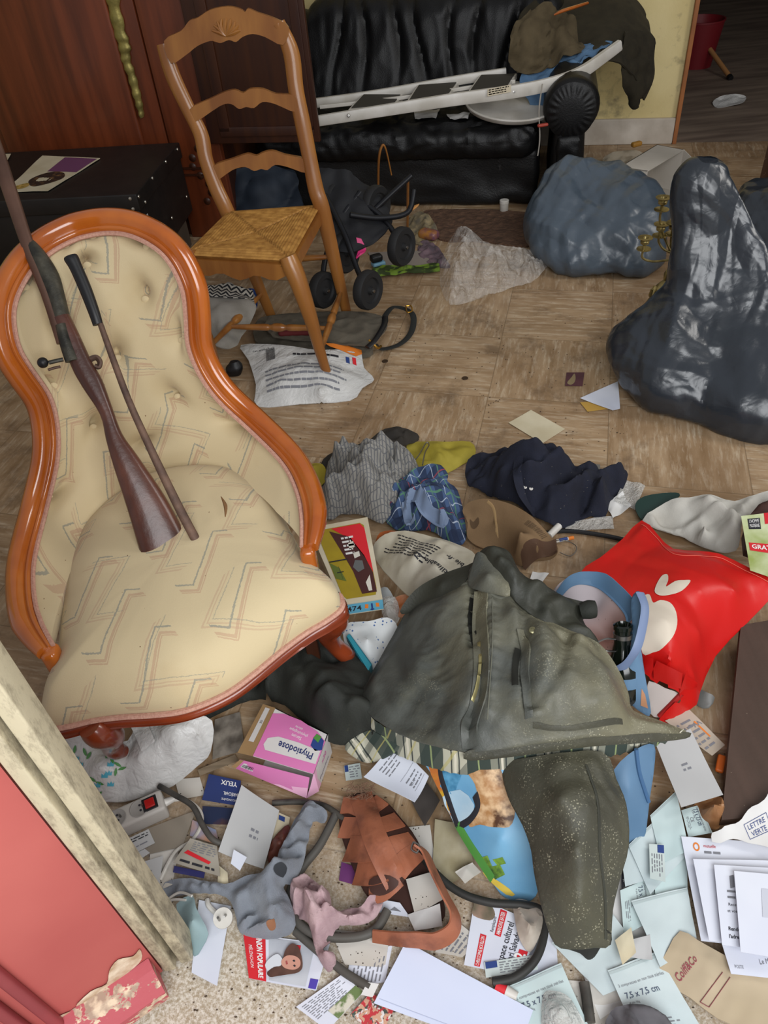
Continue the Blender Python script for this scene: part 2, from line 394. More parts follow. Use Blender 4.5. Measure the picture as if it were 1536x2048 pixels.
def floor_fn(out):
    c = coords('Object', (1, 1, 1), (0, 0, math.radians(17))); x, y, _ = xyz(c); S = .40
    i = (x/S).fl(); j = (y/S).fl(); par = ((i+j)*.5).fr()*2           # neighbouring tiles turn their grain
    def cm(a, b_, c_):
        n = X.nt.nodes.new('ShaderNodeCombineXYZ')
        for k, q in enumerate((a, b_, c_)): X.nt.links.new(q.k, n.inputs[k]) if isinstance(q, X) else None
        return n.outputs[0]
    gx = x*(1+par*6)+i*3.7; gy = y*(7-par*6)+j*5.3
    g = noise_(cm(gx, gy, i), 3.2, 6, .62, .4); g2 = noise_(c, 2.3, 4, .6); g3 = noise_(cm(gx, gy, j), 9, 4, .7)
    o = mix(g.ramp(.3, .72), '#876c4e', '#b49a7b'); o = mix(g3.ramp(.5, .7)*.6, o, '#d2c2aa'); o = mix(g2.ramp(.48, .72)*.7, o, '#74583c')
    o = mix(noise_(c, 7, 5, .7).ramp(.52, .68)*.65, o, '#65513e')
    sx = ((x/S).fr()-.5).abs(); sy = ((y/S).fr()-.5).abs(); o = mix(sx.mx(sy).gt(.4955)*.55, o, '#6a563f')
    y0 = y.ramp(-1.1, -1.42)                                                # paler by the threshold: daylight put into the colour, with pale grit
    grit = noise_(c, 190, 3, .7); o = mix(y0*.85, o, mix(grit.ramp(.4, .62), '#a59882', '#dcd6ca'))
    return mix(voro(c, 55).lt(.055)*noise_(c, 5, 2).gt(.55), o, '#3a2e24')
m_floor = mat('worn_floor_tiles', '#a38d6d', .42, fn=floor_fn, bump=.06, bs=40, spec=.35)
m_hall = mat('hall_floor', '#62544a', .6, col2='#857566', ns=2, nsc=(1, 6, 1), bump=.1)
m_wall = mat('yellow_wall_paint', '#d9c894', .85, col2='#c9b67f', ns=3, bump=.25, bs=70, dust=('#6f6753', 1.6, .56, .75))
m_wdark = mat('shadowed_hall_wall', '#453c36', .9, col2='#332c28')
m_skirt = mat('white_skirting', '#c9c0b4', .7, col2='#a79c8e', ns=6)
m_red = mat('faded_red_door_paint', '#b05450', .55, col2='#c56a62', ns=1.6, bump=.08, bs=30, fn=lambda o: mix(noise_(coords(), 2.2, 3).ramp(.5, .8)*.6, o, '#9c3a44'))
m_redchip = mat('chipped_red_paint', '#b3535a', .6, fn=lambda o: mix(noise_(coords('Object', (1, 1, 2)), 16, 5, .65).ramp(.56, .58), o, mix(noise_(coords(), 60, 3).ramp(.4, .6), '#d9c2a6', '#a58b78')), bump=.5, bs=18)
m_paintchip = mat('bare_flaking_paint', '#e4d3bb', .8, col2='#b79a7c', ns=40, bump=.5, bs=50)
m_beige = mat('grimy_cream_strip', '#cbc0a3', .6, fn=lambda o: mix((noise_(coords('Object', (3, 3, 1)), 16, 6, .75)-xyz(coords('Generated'))[2]*.35).ramp(.36, .6)*.8, o, '#6d6250'), bump=.15, bs=60)
m_groove = mat('dirty_groove', '#5d523f', .8, col2='#3a3226', ns=30)
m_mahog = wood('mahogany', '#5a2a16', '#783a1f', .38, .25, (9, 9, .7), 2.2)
m_mahogd = wood('dark_shaded_mahogany', '#2f1710', '#41210f', .45, .1, (9, 9, .7), 2.2)
m_walnut = wood('honey_chair_wood', '#7d4c22', '#9a662f', .36, .3, (6, 6, .9), 2.2)
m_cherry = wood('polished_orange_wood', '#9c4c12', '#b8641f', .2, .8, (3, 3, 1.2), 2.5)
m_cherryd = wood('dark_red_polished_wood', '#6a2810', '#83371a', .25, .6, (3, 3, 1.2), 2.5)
m_rush = mat('woven_rush', '#8f6127', .6, col2='#b58440', ns=30, bump=.3, bs=120)
m_brass = mat('tarnished_brass', '#ab9a66', .36, .72, col2='#7a6c42', ns=30, bump=.2, bs=90)
m_brassd = mat('dull_brass_plate', '#a39656', .45, .6, col2='#7d7340', ns=20, bump=.5, bs=40)
m_trunk = mat('black_trunk', '#14110f', .5, col2='#1d1815', ns=12, bump=.1)
m_rivet = mat('bright_rivet', '#c9c4b8', .3, .9)
m_leather = mat('black_leather', '#0b0b0c', .44, bump=.3, bs=160, col2='#101011', spec=.38)
m_leatherdust = mat('scuffed_black_leather', '#0e0e0f', .45, bump=.35, bs=120, dust=('#4b4a48', 3, .62, .8))
m_white = mat('white_paint_metal', '#cfcbc4', .4, col2='#b9b4aa', ns=9)
m_tread = mat('ribbed_black_rubber', '#38352f', .85, bump=.6, bs=200, bsc=(1, 6, 1))
m_olive = mat('olive_cloth', '#2a2519', .92, col2='#332d1f', ns=20, bump=.3, bs=300)
m_bluecl = mat('crumpled_blue_cotton', '#4b6a8a', .9, col2='#5d7c9b', ns=14, bump=.4, bs=120)
m_paper = mat('white_paper', '#d9d8d6', .75, col2='#cccac6', ns=6)
m_paperw = mat('cool_white_paper', '#d7dae3', .7, col2='#cacedb', ns=4)
m_papery = mat('aged_paper', '#cdc3a8', .8, col2='#bcb092', ns=8)
m_papers = mat('soiled_paper', '#c9c5be', .8, fn=lambda o: mix(voro(coords(), 120).lt(.16)*noise_(coords(), 12, 2).gt(.5), o, '#3c332b'), col2='#b5aea3', ns=5)
m_ink = mat('black_ink', '#222228', .7); m_inkg = mat('grey_ink', '#77787e', .7); m_inkb = mat('navy_ink', '#28407c', .6); m_inkr = mat('red_ink', '#c8202a', .6); m_inkw = mat('white_ink', '#e6e4e2', .6)
m_inko = mat('orange_ink', '#d97a2a', .6); m_inkgr = mat('green_ink', '#4c8a3c', .6); m_teal = mat('teal_ink', '#2f8fa0', .6); m_pink = mat('pink_print', '#cf6fa8', .45, col2='#d884b5', ns=3); m_pinkl = mat('pale_pink_print', '#dfa9c4', .45)
m_kraft = mat('raw_cardboard', '#a08058', .8, col2='#8d6e48', ns=10); m_brown = mat('brown_ink', '#7d4638', .7)
m_bag = mat('grey_black_plastic_film', '#2b3037', .27, spec=.7, crump=(.2, 6), col2='#22272d', ns=4)
m_bagb = mat('blue_grey_plastic_film', '#4a5560', .33, spec=.7, crump=(.2, 5), col2='#3f4a55', ns=4)
m_bagw = mat('white_plastic_film', '#cfcecb', .35, crump=(.4, 16), col2='#bcbbb8', ns=6)
m_clear = mat('clear_plastic_film', '#efece6', .1, alpha=.13, spec=1.0, crump=(1.0, 14))
m_clearg = mat('cloudy_plastic_film', '#d8d6d0', .22, alpha=.4, spec=.8, crump=(.7, 40))
m_dkcloth = mat('black_green_cloth', '#1d1f1b', .75, col2='#262822', ns=10, bump=.25, bs=200, dust=('#4b4a38', 6, .62, .78))
m_navy = mat('navy_cotton', '#141623', .92, col2='#191c2b', ns=20, bump=.3, bs=260, specks=('#8d8572', 70, .05))
m_black = mat('black_plastic', '#141416', .45); m_rubber = mat('black_rubber', '#1a1a1b', .7); m_tubed = mat('dark_metal_tube', '#1b1c20', .4, .4)
m_steel = mat('steel', '#8d8a86', .35, 1); m_rust = mat('rusty_steel', '#6a5142', .6, .35, col2='#4a3830', ns=25, bump=.3, bs=90)
m_stock = mat('worn_dark_walnut', '#42261e', .36, col2='#5d372a', ns=5, nsc=(3, 3, 1), coat=.2, bump=.2, bs=60, dust=('#8d8378', 5, .6, .85)); m_gunm = mat('mottled_gun_metal', '#2b2a25', .5, .4, col2='#4a473c', ns=30, bump=.4, bs=50)
# ---------------------------------------------------------------- the setting
RF = frame(0, 0, -15)                                    # room axes: u to the right along the back wall, v into the room
def PL(px, py, o, n): r = ray(px, py); return EYE+r*(np.dot(np.asarray(o)-EYE, n)/np.dot(r, n))
RU, RV = V(math.cos(math.radians(-15)), math.sin(math.radians(-15)), 0), V(-math.sin(math.radians(-15)), math.cos(math.radians(-15)), 0)
struct(MB().box(RF, -3.6, 3.2, -1.2, 4.83, -.06, 0).obj('floor', m_floor))
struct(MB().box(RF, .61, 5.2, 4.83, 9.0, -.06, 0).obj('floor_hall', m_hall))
struct(MB().box(RF, -3.6, .61, 4.83, 4.95, 0, 2.5).obj('wall_back', m_wall))
struct(MB().box(RF, .93, 1.1, 3.50, 3.66, 0, 2.5).obj('wall_right', m_wall))
struct(MB().box(RF, -3.72, -3.6, 1.2, 4.95, 0, 2.5).obj('wall_left', m_wall))
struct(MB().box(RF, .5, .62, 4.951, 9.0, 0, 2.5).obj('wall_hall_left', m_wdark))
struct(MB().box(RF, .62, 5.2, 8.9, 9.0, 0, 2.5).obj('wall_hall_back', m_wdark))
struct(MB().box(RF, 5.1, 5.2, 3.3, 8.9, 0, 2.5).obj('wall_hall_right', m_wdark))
struct(MB().box(RF, .5, 5.2, 4.6, 9.0, 2.3, 2.4).obj('ceiling_hall', m_wdark))  # unseen hall ceiling, added to keep the hall dark
struct(MB().box(RF, -1.1, .6, 4.805, 4.83, 0, .135, .006).obj('baseboard_back', m_skirt))
struct(MB().box(RF, .60, .622, 4.80, 4.955, 0, 2.4, .004).obj('trim_1', mat('orange_wood_edge', '#a4683c', .6, col2='#8a5632', ns=6)))
j = MB(); j.box(RF, .86, .935, 3.60, 3.74, 0, 2.2, .006); j.box(RF, .885, .95, 3.57, 3.60, 0, 2.2, .006)
struct(j.obj('trim_2', mat('chipped_brown_door_frame', '#4f241a', .5, col2='#5d3023', ns=5, specks=('#c9b9a5', 38, .1))))
# ---- the red door leaf standing open at the threshold, with its cream edge strips
DF = frame(-.473, .495, 30)
door = MB().box(DF, -.95, 0, 0, .045, .012, 2.1).obj('door_1', m_red); struct(door)
MB().box(DF, -.95, -.21, -.012, .002, .2, 1.9, .006).obj('raised_panel', m_red, door)
g = MB()
for x0 in (-.207, -.172): g.box(DF, x0, x0+.018, -.016, .002, .012, 2.0, .007)
g.obj('panel_moulding', mat('dark_red_moulding', '#8f3a40', .5, col2='#a1474a', ns=4), door)
mb = MB(); pr = [(-.95, -.001, .02), (-.95, -.05, .02), (-.95, -.05, .05), (-.95, -.02, .085), (-.95, -.001, .09)]
mb.slab([DF(*q) for q in pr], DF(-.005, 0, 0)-DF(-.95, 0, 0)); mb.obj('weather_rail', m_redchip, door, 20)
mp = (lambda u, v: np.array([DF(-.2+.2*a, -.0025, .09+.2*b) for a, b in zip(np.atleast_1d(u), np.atleast_1d(v))]), .2, .2)
for k, q in enumerate(([(.35, .02), (.5, .1), (.62, .05), (.7, .22), (.8, .3), (.9, .2), (.97, .24), (.93, .06), (.8, .0), (.6, -.03)], [(.1, .0), (.2, .05), (.3, .0), (.25, -.04)])):
    o_ = shape(mp, door, 'flaked_paint', q, m_paintchip, 3)
E2 = frame(-.470, .497, 6)
for nm, x0, x1, y0, y1, m_ in (('edge_strip', 0, .021, -.004, .05, m_beige), ('edge_groove', .021, .028, .014, .05, m_groove), ('edge_strip', .028, .05, .004, .05, m_beige)):
    MB().box(E2, x0, x1, y0, y1, .012, 2.1, .003).obj(nm, m_, door)
# ---------------------------------------------------------------- armoire, trunk
arm = thing('armoire', 'tall reddish-brown mahogany armoire behind the black trunk', 'wardrobe', RF(-2.2, 3.8, 0))
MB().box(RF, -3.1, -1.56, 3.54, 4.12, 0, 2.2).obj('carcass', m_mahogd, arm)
a = MB(); a.box(RF, -2.75, -1.79, 3.50, 3.54, .12, 2.1, .004); dr = a.obj('door', m_mahog, arm)
b = MB(); b.rbox(RF, -2.62, -1.90, 3.475, 3.50, .3, 2.0, .02, (4, 2, 4)); b.obj('door_panel', m_mahog, dr)
MB().box(RF, -1.785, -1.54, 3.505, 3.545, .0, 2.15, .004).obj('stile', m_mahog, arm)
cv = MB()
for k in range(9):
    z = .18+.04*k*1.0; x = -1.66+.035*math.sin(k*1.1)
    MB().lathe([(0, 0), (.018, .004), (.012, .009), (0, .011)], RF(x, 3.505, z), -RV, 10).obj('carved_flower', m_mahogd, arm)
for z in (.30, .33, 1.02, 1.035, 1.05): MB().box(RF, -1.76, -1.58, 3.495, 3.506, z, z+.008).obj('carved_band', m_mahogd, arm)
pts = []
st = [((205, -40), (246, -40)), ((214, 0), (240, 0)), ((226, 55), (252, 60)), ((238, 92), (262, 92)), ((244, 120), (262, 118)), ((256, 150), (272, 148)), ((266, 185), (281, 183)), ((275, 215), (287, 213)), ((282, 235), (289, 233))]
fo = RF(-2, 3.499, 0); L_ = [PL(*q[0], fo, RV) for q in st]; R_ = [PL(*q[1], fo, RV) for q in st]
L_ = catmull(L_, 5); R_ = catmull(R_, 5); n = len(L_); jig = np.array([1+.16*math.sin(i*1.7) for i in range(n)])
rings = []
for i in range(n):
    c = (L_[i]+R_[i])/2; h = (R_[i]-L_[i])/2*jig[i]; rings.append([c+h*math.cos(t)-RV*(.006+.016*max(0, math.sin(t))*jig[i]) for t in np.linspace(0, math.pi, 9)]+[c-h*.9, c+h*.9])
MB().loft([np.array(r) for r in rings]).obj('brass_ornament', m_brassd, dr)
leaf = MB(); lo = RF(0, 3.47, 0)
c4 = [PL(446, 290, lo, RV), PL(640, 282, lo, RV)]
u0, u1, zb = c4[0].dot(RU), c4[1].dot(RU), (c4[0][2]+c4[1][2])/2
leaf.box(RF, u0-.06, u1, 3.47, 3.495, zb, 2.1, .004); ob = leaf.obj('open_door', m_mahogd, arm)  # shade on the open leaf is put into its darker wood colour
pn = MB()
for x0, x1, z0, z1 in ((u0, u0+.05, zb+.05, 2.0), (u1-.06, u1-.02, zb+.05, 2.0), (u0, u1-.02, zb+.03, zb+.07)): pn.box(RF, x0, x1, 3.462, 3.471, z0, z1, .003)
pn.obj('door_moulding', m_mahogd, ob)
TR = frame(*P(270, 390, .46)[:2], -8)
tr = thing('storage_trunk', 'black trunk with bright corner rivets in front of the armoire', 'trunk', TR(-.4, .3, 0))
MB().box(TR, -.95, 0, 0, .62, .16, .46, .006).obj('trunk_body', m_trunk, tr)
MB().box(TR, -.96, .008, -.008, .63, .40, .465, .005).obj('trunk_lid', m_trunk, tr)
for x, y, z in ((.009, .01, .45), (.009, .2, .455), (.009, .4, .455), (.009, .58, .45), (-.02, -.009, .45), (-.02, -.009, .41), (.009, .06, .41), (.009, .3, .25), (.009, .55, .25)):
    ax = (TR(1, 0, 0)-TR(0, 0, 0)) if x > 0 else (TR(0, -1, 0)-TR(0, 0, 0)); MB().lathe([(0, -.002), (.007, 0), (.006, .003), (0, .005)], TR(x, y, z), ax, 10).obj('rivet', m_rivet, tr)
tl = (lambda u, v: np.array([TR(-.12+.1*a, -.0085, .2+.16*b) for a, b in zip(np.atleast_1d(u), np.atleast_1d(v))]), .1, .16)
MB().box(TR, -.012, .001, -.006, .07, .22, .36).obj('paper_label', m_paper, tr)
tag(MB().box(TR, -1.0, -.04, -.03, .6, 0, .158, .004).obj('cardboard_box', mat('grey_brown_board', '#4b4136', .8, col2='#564b3f')), 'flat grey-brown box under the black trunk', 'box')
mg, mp = sheet('magazine', [(85, 312), (200, 317), (95, 382), (8, 383)], .47, m_papery, None, .003, 6, 3, t=.003)
tag(mg, 'magazine with a dark photo and purple corner on the black trunk', 'magazine')
panel(mp, mg, 'purple_panel', .42, .55, .98, .97, mat('purple_print', '#6d3f63', .6), 5)
shape(mp, mg, 'photo_print', [(.28, .3), (.4, .48), (.6, .55), (.8, .5), (.92, .35), (.8, .2), (.6, .12), (.42, .16)], mat('dark_food_photo', '#2c1d17', .6, col2='#7d5a34', ns=40, nlo=.5, nhi=.75), 4)
shape(mp, mg, 'photo_print', [(.1, .1), (.3, .22), (.42, .14), (.3, .06)], mat('ochre_photo', '#8a7430', .6, col2='#caa55a', ns=60), 3)
tag(sheet('newspaper', [(0, 308), (22, 308), (14, 322), (-8, 322)], .47, m_papery, curl=.002)[0], 'paper corner at the far left of the black trunk', 'paper')
# ---------------------------------------------------------------- sofa
SF = frame(.87, 3.76, -13.3)
sofa = thing('leather_sofa', 'black leather sofa with a rolled arm against the yellow wall', 'sofa', SF(-.6, .4, 0))
def wr(amp, s, seed=0, vert=False):
    def f(q, n):
        p = q*(V(1, 1, .25) if vert else V(1, 1, 1)); return q+n*((ridge(p, s, seed)-.9)*amp)[:, None]
    return f
MB().rbox(SF, -1.36, .03, .05, .84, .0, .27, .03, (40, 8, 14), fn=wr(.008, 5, 2)).obj('base', m_leatherdust, sofa)
def cush(q, n):
    g = (ridge(q*V(1.0, 2.2, 1), 6, 4)-.9)*.012*np.clip(n[:, 2]+.4, 0, 1)+(ridge(q*V(1, .3, .5), 16, 3)-.9)*.007*np.clip(-n[:, 1]+.2, 0, 1); q = q+n*g[:, None]; return q
MB().rbox(SF, -1.36, .02, -.035, .62, .235, .405, .075, (80, 30, 10), rs=5, fn=cush).obj('seat_cushion', m_leather, sofa)
def bk(q, n):
    x = q[:, 0]; fold = np.zeros(len(q))
    for k, c in enumerate((-1.22, -1.05, -.9, -.74, -.6, -.44, -.3, -.15, 0)):
        d = x-c-.03*np.sin(q[:, 2]*9+k)-.12*(q[:, 2]-.45)*(.5 if k % 2 else -.3); fold -= .022*np.exp(-(d/.02)**2)*np.clip((q[:, 2]-.33)*4, 0, 1)
    q = q+n*(fold+(ridge(q*V(1, 1, .4), 7, 8)-.9)*.008)[:, None]
    q[:, 1] += (q[:, 2]-.3)*.28; drop = np.clip((-1.0-x)/.36, 0, 1)**2*.16; q[:, 2] -= drop*np.clip((q[:, 2]-.3)/.4, 0, 1); return q
MB().rbox(SF, -1.38, .12, .50, .74, .28, .84, .11, (110, 8, 30), rs=5, fn=bk).obj('backrest', m_leather, sofa)
# rolled arm: keyhole section pushed back along v
def armring(v, s):
    r = []
    for t in np.linspace(-.5*math.pi*.62, math.pi+.5*math.pi*.62, 26): r.append((.155+.125*s*math.cos(t), .47+.125*s*math.sin(t)))
    r += [(.155-.075*s, .28), (.155-.085*s, .0), (.155+.085*s, 0), (.155+.075*s, .28)]
    return np.array([SF(x, v, max(z, 0)) for x, z in r])
vs = [-.075, -.07, -.05, -.02, .0, .2, .4, .6, .8, .86]; ss = [.55, .8, .95, 1.0, .97, .98, .98, .98, 1.0, .95]
MB().loft([armring(v, s) for v, s in zip(vs, ss)]).obj('arm', m_leather, sofa, 60)
sc = MB(); c = SF(.155, -.078, .45)
for ring in range(1):
    def scroll(q, n): a = np.arctan2(q[:, 2]-.46, q[:, 0]-.155); r = np.hypot(q[:, 0]-.155, q[:, 2]-.46); return q+np.c_[0*a, -.0022*np.cos(a*17)*np.clip(1-np.abs(r-.07)/.03, 0, 1), 0*a]
    rr, aa = np.linspace(0, 1, 16), np.arange(90)*2*math.pi/90
    sc.loft([np.array([SF(.155+.108*s*math.cos(a), -.072-.018*(1-s**3)+.003*math.cos(a*23+2*math.sin(a*3))*math.exp(-((s-.78)/.14)**2), .462+.116*s*math.sin(a)) for a in aa]) for s in np.maximum(rr, .01)])
sc.rbox(SF, .10, .21, -.09, -.05, .03, .36, .03, (8, 3, 20), rs=4, fn=wr(.006, 9, 5)); sc.obj('arm_front', m_leather, sofa, 60)
MB().tube([SF(.02+.005*math.sin(t*7), -.05, z) for t, z in zip(np.linspace(0, 1, 12), np.linspace(.27, .57, 12))], .003, 8).obj('zip_edge', mat('pale_piping', '#a09a90', .6), sofa)
# ---- step ladder lying on the seat
lad = thing('step_ladder', 'white folding step ladder lying across the black sofa', 'ladder', SF(-.6, .2, .42))
def rail(pts, w_, h_, nm, fn=None):
    q = catmull([PY(*p) for p in pts], 6); rings = []
    t = np.gradient(q, axis=0)
    for i in range(len(q)):
        d = unit(t[i]); s = unit(np.cross(d, V(0, 0, 1))); up = np.cross(s, d); k = fn(i/(len(q)-1)) if fn else 1
        rings.append(np.array([q[i]+s*w_*a+up*h_*b*k for a, b in ((1, .7), (.7, 1), (-.7, 1), (-1, .7), (-1, -.7), (-.7, -1), (.7, -1), (1, -.7))]))
    return MB().loft(rings).obj(nm, m_white, lad, 35)
rail([(628, 243, 3.83), (760, 222, 3.80), (900, 200, 3.78), (1020, 184, 3.77), (1100, 168, 3.77), (1160, 146, 3.80), (1210, 112, 3.86), (1240, 90, 3.9)], .013, .021, 'side_rail', lambda t: 1+.25*math.sin(t*3))
rail([(632, 206, 4.12), (760, 188, 4.1), (900, 163, 4.08), (1012, 145, 4.06)], .012, .02, 'side_rail')
rail([(640, 214, 4.0), (800, 196, 3.98), (960, 172, 3.95), (1030, 163, 3.94)], .008, .008, 'support_bar')
for q in ([(697, 219, 3.84), (725, 189, 4.1), (806, 189, 4.1), (790, 210, 3.84)], [(813, 204, 3.83), (835, 170, 4.08), (918, 164, 4.08), (895, 196, 3.83)], [(935, 185, 3.82), (960, 150, 4.06), (1034, 147, 4.06), (1016, 176, 3.82)]):
    p = np.array([PY(*t) for t in q]); nrm = unit(np.cross(p[1]-p[0], p[3]-p[0])); nrm = nrm if nrm[2] > 0 else -nrm
    MB().slab(p, -nrm*.022).obj('step_tray', m_white, lad); c_ = p.mean(0); MB().slab(c_+(p-c_)*.9+nrm*.001, nrm*.003).obj('step_tread', m_tread, lad)
for px, py in ((697, 231), (1028, 183)):
    MB().lathe([(0, 0), (.008, 0), (.006, .004), (0, .005)], PY(px, py, 3.76), (0, -1, .3), 10).obj('rail_bolt', m_steel, lad)
st_ = (lambda u, v: np.array([PY(975+47*a, 193-9*a-15*(1-b)*1.0+0, 3.752) for a, b in zip(np.atleast_1d(u), 1-np.atleast_1d(v))]), .12, .03)
panel(st_, lad, 'sticker', 0, 0, 1, 1, mat('cream_sticker', '#c9bda4', .6)); lines(st_, lad, .05, .08, .95, .95, 3, m_brown, .5, 3, .2)
tray = MB().lathe([(0, -.004), (.16, -.004), (.2, .012), (.212, .03), (.22, .03), (.221, .026), (.208, .006), (.165, -.012), (0, -.012)], P(1022, 219, .425)+V(0, 0, .012), (0.05, -.14, 1), 44).obj('serving_tray', m_white)
tag(tray, 'round white tray on the sofa seat under the ladder', 'tray')
def hang(name, rows, mat_, parent=None, amp=.01, s=8, seed=0, t=.006, nu=26, nv=26, fold=V(1, 1, 1), sharp=70, crea=0, uv=(1, 1), floor=0.001):
    """cloth hung or heaped over furniture: rows of (px, py, distance) laid in the place, filled smoothly and folded"""
    G = [catmull([PY(*p) for p in r], 8) for r in rows]; G = np.array(G); n = G.shape[1]
    H_ = np.array([catmull(G[:, j], 8) for j in range(n)]).transpose(1, 0, 2); m = H_.shape[0]
    q = H_.reshape(-1, 3); du = np.gradient(H_, axis=1).reshape(-1, 3); dv = np.gradient(H_, axis=0).reshape(-1, 3); nn = np.cross(du, dv); nn /= np.maximum(np.linalg.norm(nn, axis=1), 1e-9)[:, None]
    h = (ridge(q*fold, s, seed, 2)-.9)*amp*.35+soft(q*fold, 1.2/s, seed, 5)*amp*3.2+soft(q*fold, .5/s, seed+3, 4)*amp*1.2
    if crea: h = h+crease(q, crea, seed)*amp*1.5
    q = q-nn*h[:, None]; q[:, 2] = np.maximum(q[:, 2], floor); f = []
    for i in range(m-1):
        for j in range(n-1): a = i*n+j; f.append((a, a+1, a+n+1, a+n))
    U, W_ = np.meshgrid(np.linspace(0, uv[0], n), np.linspace(0, uv[1], m)); u_ = np.c_[U.ravel(), W_.ravel()]
    v, f = thicken(q, f, t); return mkobj(name, v, f, mat_, parent, np.concatenate([u_, u_]), sharp)
coat = hang('olive_coat', [[(1050, 15, 4.35), (1110, -30, 4.55), (1180, -45, 4.6), (1250, -20, 4.55), (1290, 30, 4.5)],
    [(1025, 60, 4.25), (1090, 35, 4.35), (1170, 20, 4.35), (1240, 15, 4.35), (1298, 60, 4.38)],
    [(1018, 110, 4.15), (1080, 90, 4.2), (1160, 80, 4.1), (1235, 70, 4.1), (1303, 90, 4.28)],
    [(1022, 135, 4.1), (1075, 150, 4.1), (1140, 120, 4.05), (1215, 95, 3.98), (1300, 150, 4.2)],
    [(1040, 145, 4.08), (1085, 165, 4.06), (1120, 130, 4.02), (1235, 130, 3.93), (1280, 200, 4.12)]], m_olive, None, .02, 5, 4, .008, fold=V(1, 1, .6))
tag(coat, 'dark olive coat thrown over the sofa back and arm', 'coat')
hang('coat_sleeve', [[(1245, 70, 4.06), (1270, 60, 4.1), (1300, 70, 4.2)], [(1240, 120, 3.97), (1275, 120, 4.03), (1305, 130, 4.16)], [(1245, 170, 3.98), (1270, 175, 4.0), (1297, 175, 4.12)], [(1262, 205, 4.05), (1270, 214, 4.05), (1278, 205, 4.08)]], m_olive, coat, .02, 9, 2)
tag(hang('khaki_shirt', [[(1032, 50, 4.1), (1075, 22, 4.15), (1120, 30, 4.15), (1150, 45, 4.1)], [(1020, 85, 4.04), (1065, 75, 4.04), (1110, 75, 4.04), (1165, 85, 4.0)], [(1022, 120, 4.0), (1060, 125, 4.0), (1110, 110, 4.0), (1180, 95, 3.96)], [(1035, 145, 3.98), (1060, 150, 3.98), (1100, 135, 3.97), (1140, 118, 3.96)]], mat('khaki_cloth', '#4a3f2b', .9, col2='#564a34', ns=18, bump=.3, bs=260), None, .05, 9, 9, .006, fold=V(1, 1, .7)), 'crumpled khaki shirt on the left of the olive coat', 'shirt')
tag(hang('denim_shirt', [[(1098, 112, 4.05), (1140, 98, 4.05), (1180, 88, 4.0), (1225, 85, 3.98)], [(1062, 140, 4.02), (1110, 130, 4.0), (1160, 115, 3.96), (1215, 95, 3.94)], [(1040, 160, 4.0), (1085, 165, 3.97), (1125, 150, 3.93), (1180, 118, 3.92)], [(1050, 195, 3.96), (1085, 205, 3.93), (1110, 190, 3.9), (1122, 160, 3.88)], [(1072, 225, 3.9), (1088, 232, 3.88), (1105, 215, 3.86), (1112, 175, 3.85)]], m_bluecl, None, .03, 11, 6, .006), 'crumpled blue cotton shirt behind the curved ladder rail', 'shirt')
hg = MB().tube([PY(1108, 30, 4.0), PY(1125, 22, 4.0), PY(1150, 14, 4.03), PY(1175, 6, 4.06)], [.006, .012, .012, .01], 10, flat=.6).obj('wooden_hanger', m_cherry); tag(hg, 'orange wooden hanger end on the khaki shirt', 'hanger')
for k, (q, lb) in enumerate(((([(828, 225), (880, 218), (872, 236), (830, 238)]), 'white crumpled paper under the middle ladder step'), (([(893, 230), (940, 226), (936, 238), (900, 240)]), 'flat white paper by the round tray'))):
    tag(sheet('paper_scrap', q, .41, m_paper, None, .006, 22, k, crump=.01)[0], lb, 'paper', 'papers on the sofa')
tag(MB().rbox(frame(*P(1090, 244, .43)[:2], 12), -.035, .015, -.009, .009, .412, .425, .006).obj('red_stick', mat('dull_red_plastic', '#9c3a2c', .5)), 'small dull red stick by the sofa arm', 'stick')
# ---------------------------------------------------------------- rush-seated chair
ch = thing('rush_chair', 'honey-coloured ladder-back wooden chair with a woven rush seat', 'chair', P(600, 690, 0))
lp = [PY(326, 88, 3.02), PY(345, 150, 3.0), PY(375, 215, 2.97), PY(402, 270, 2.95), PY(412, 320, 2.93), PY(432, 375, 2.91), PY(455, 425, 2.89)]
rp = [PY(556, 46, 2.90), PY(582, 105, 2.89), PY(592, 180, 2.87), PY(606, 250, 2.85), PY(620, 320, 2.83), PY(632, 380, 2.81), PY(645, 420, 2.80)]
lf, rf = P(548, 645, 0), P(697, 642, 0)
for pp, ft, nm in ((lp, lf, 'back_post'), (rp, rf, 'back_post')):
    MB().tube(pp+[pp[-1]*.6+ft*.4, ft], [.023, .027, .026, .027, .026, .028, .028, .025, .018], 12, flat=.62, upv=(0, 1, .15)).obj(nm, m_walnut, ch)
def Yat(px, py):                                        # plane through the two posts
    t = np.clip((py-60)/360, -.2, 1); yl, yr = 3.01-.11*t, 2.895-.09*t; xl, xr = 330+125*t, 560+85*t; return yl+(yr-yl)*(px-xl)/(xr-xl)
def slat(poly, nm, th=.018, sm=3):
    q = catmull(poly, sm, True); return MB().slab([PY(x, y, Yat(x, y)-.012) for x, y in q], V(0, th, 0)).obj(nm, m_walnut, ch, 50)
cr = slat([(328, 82), (362, 62), (378, 42), (395, 36), (420, 20), (455, 13), (480, 18), (490, 24), (496, 17), (515, 25), (552, 38), (578, 56), (566, 90), (530, 74), (505, 68), (485, 74), (472, 84), (458, 80), (442, 86), (432, 84), (420, 82), (395, 92), (372, 110), (342, 126)], 'crest_rail')
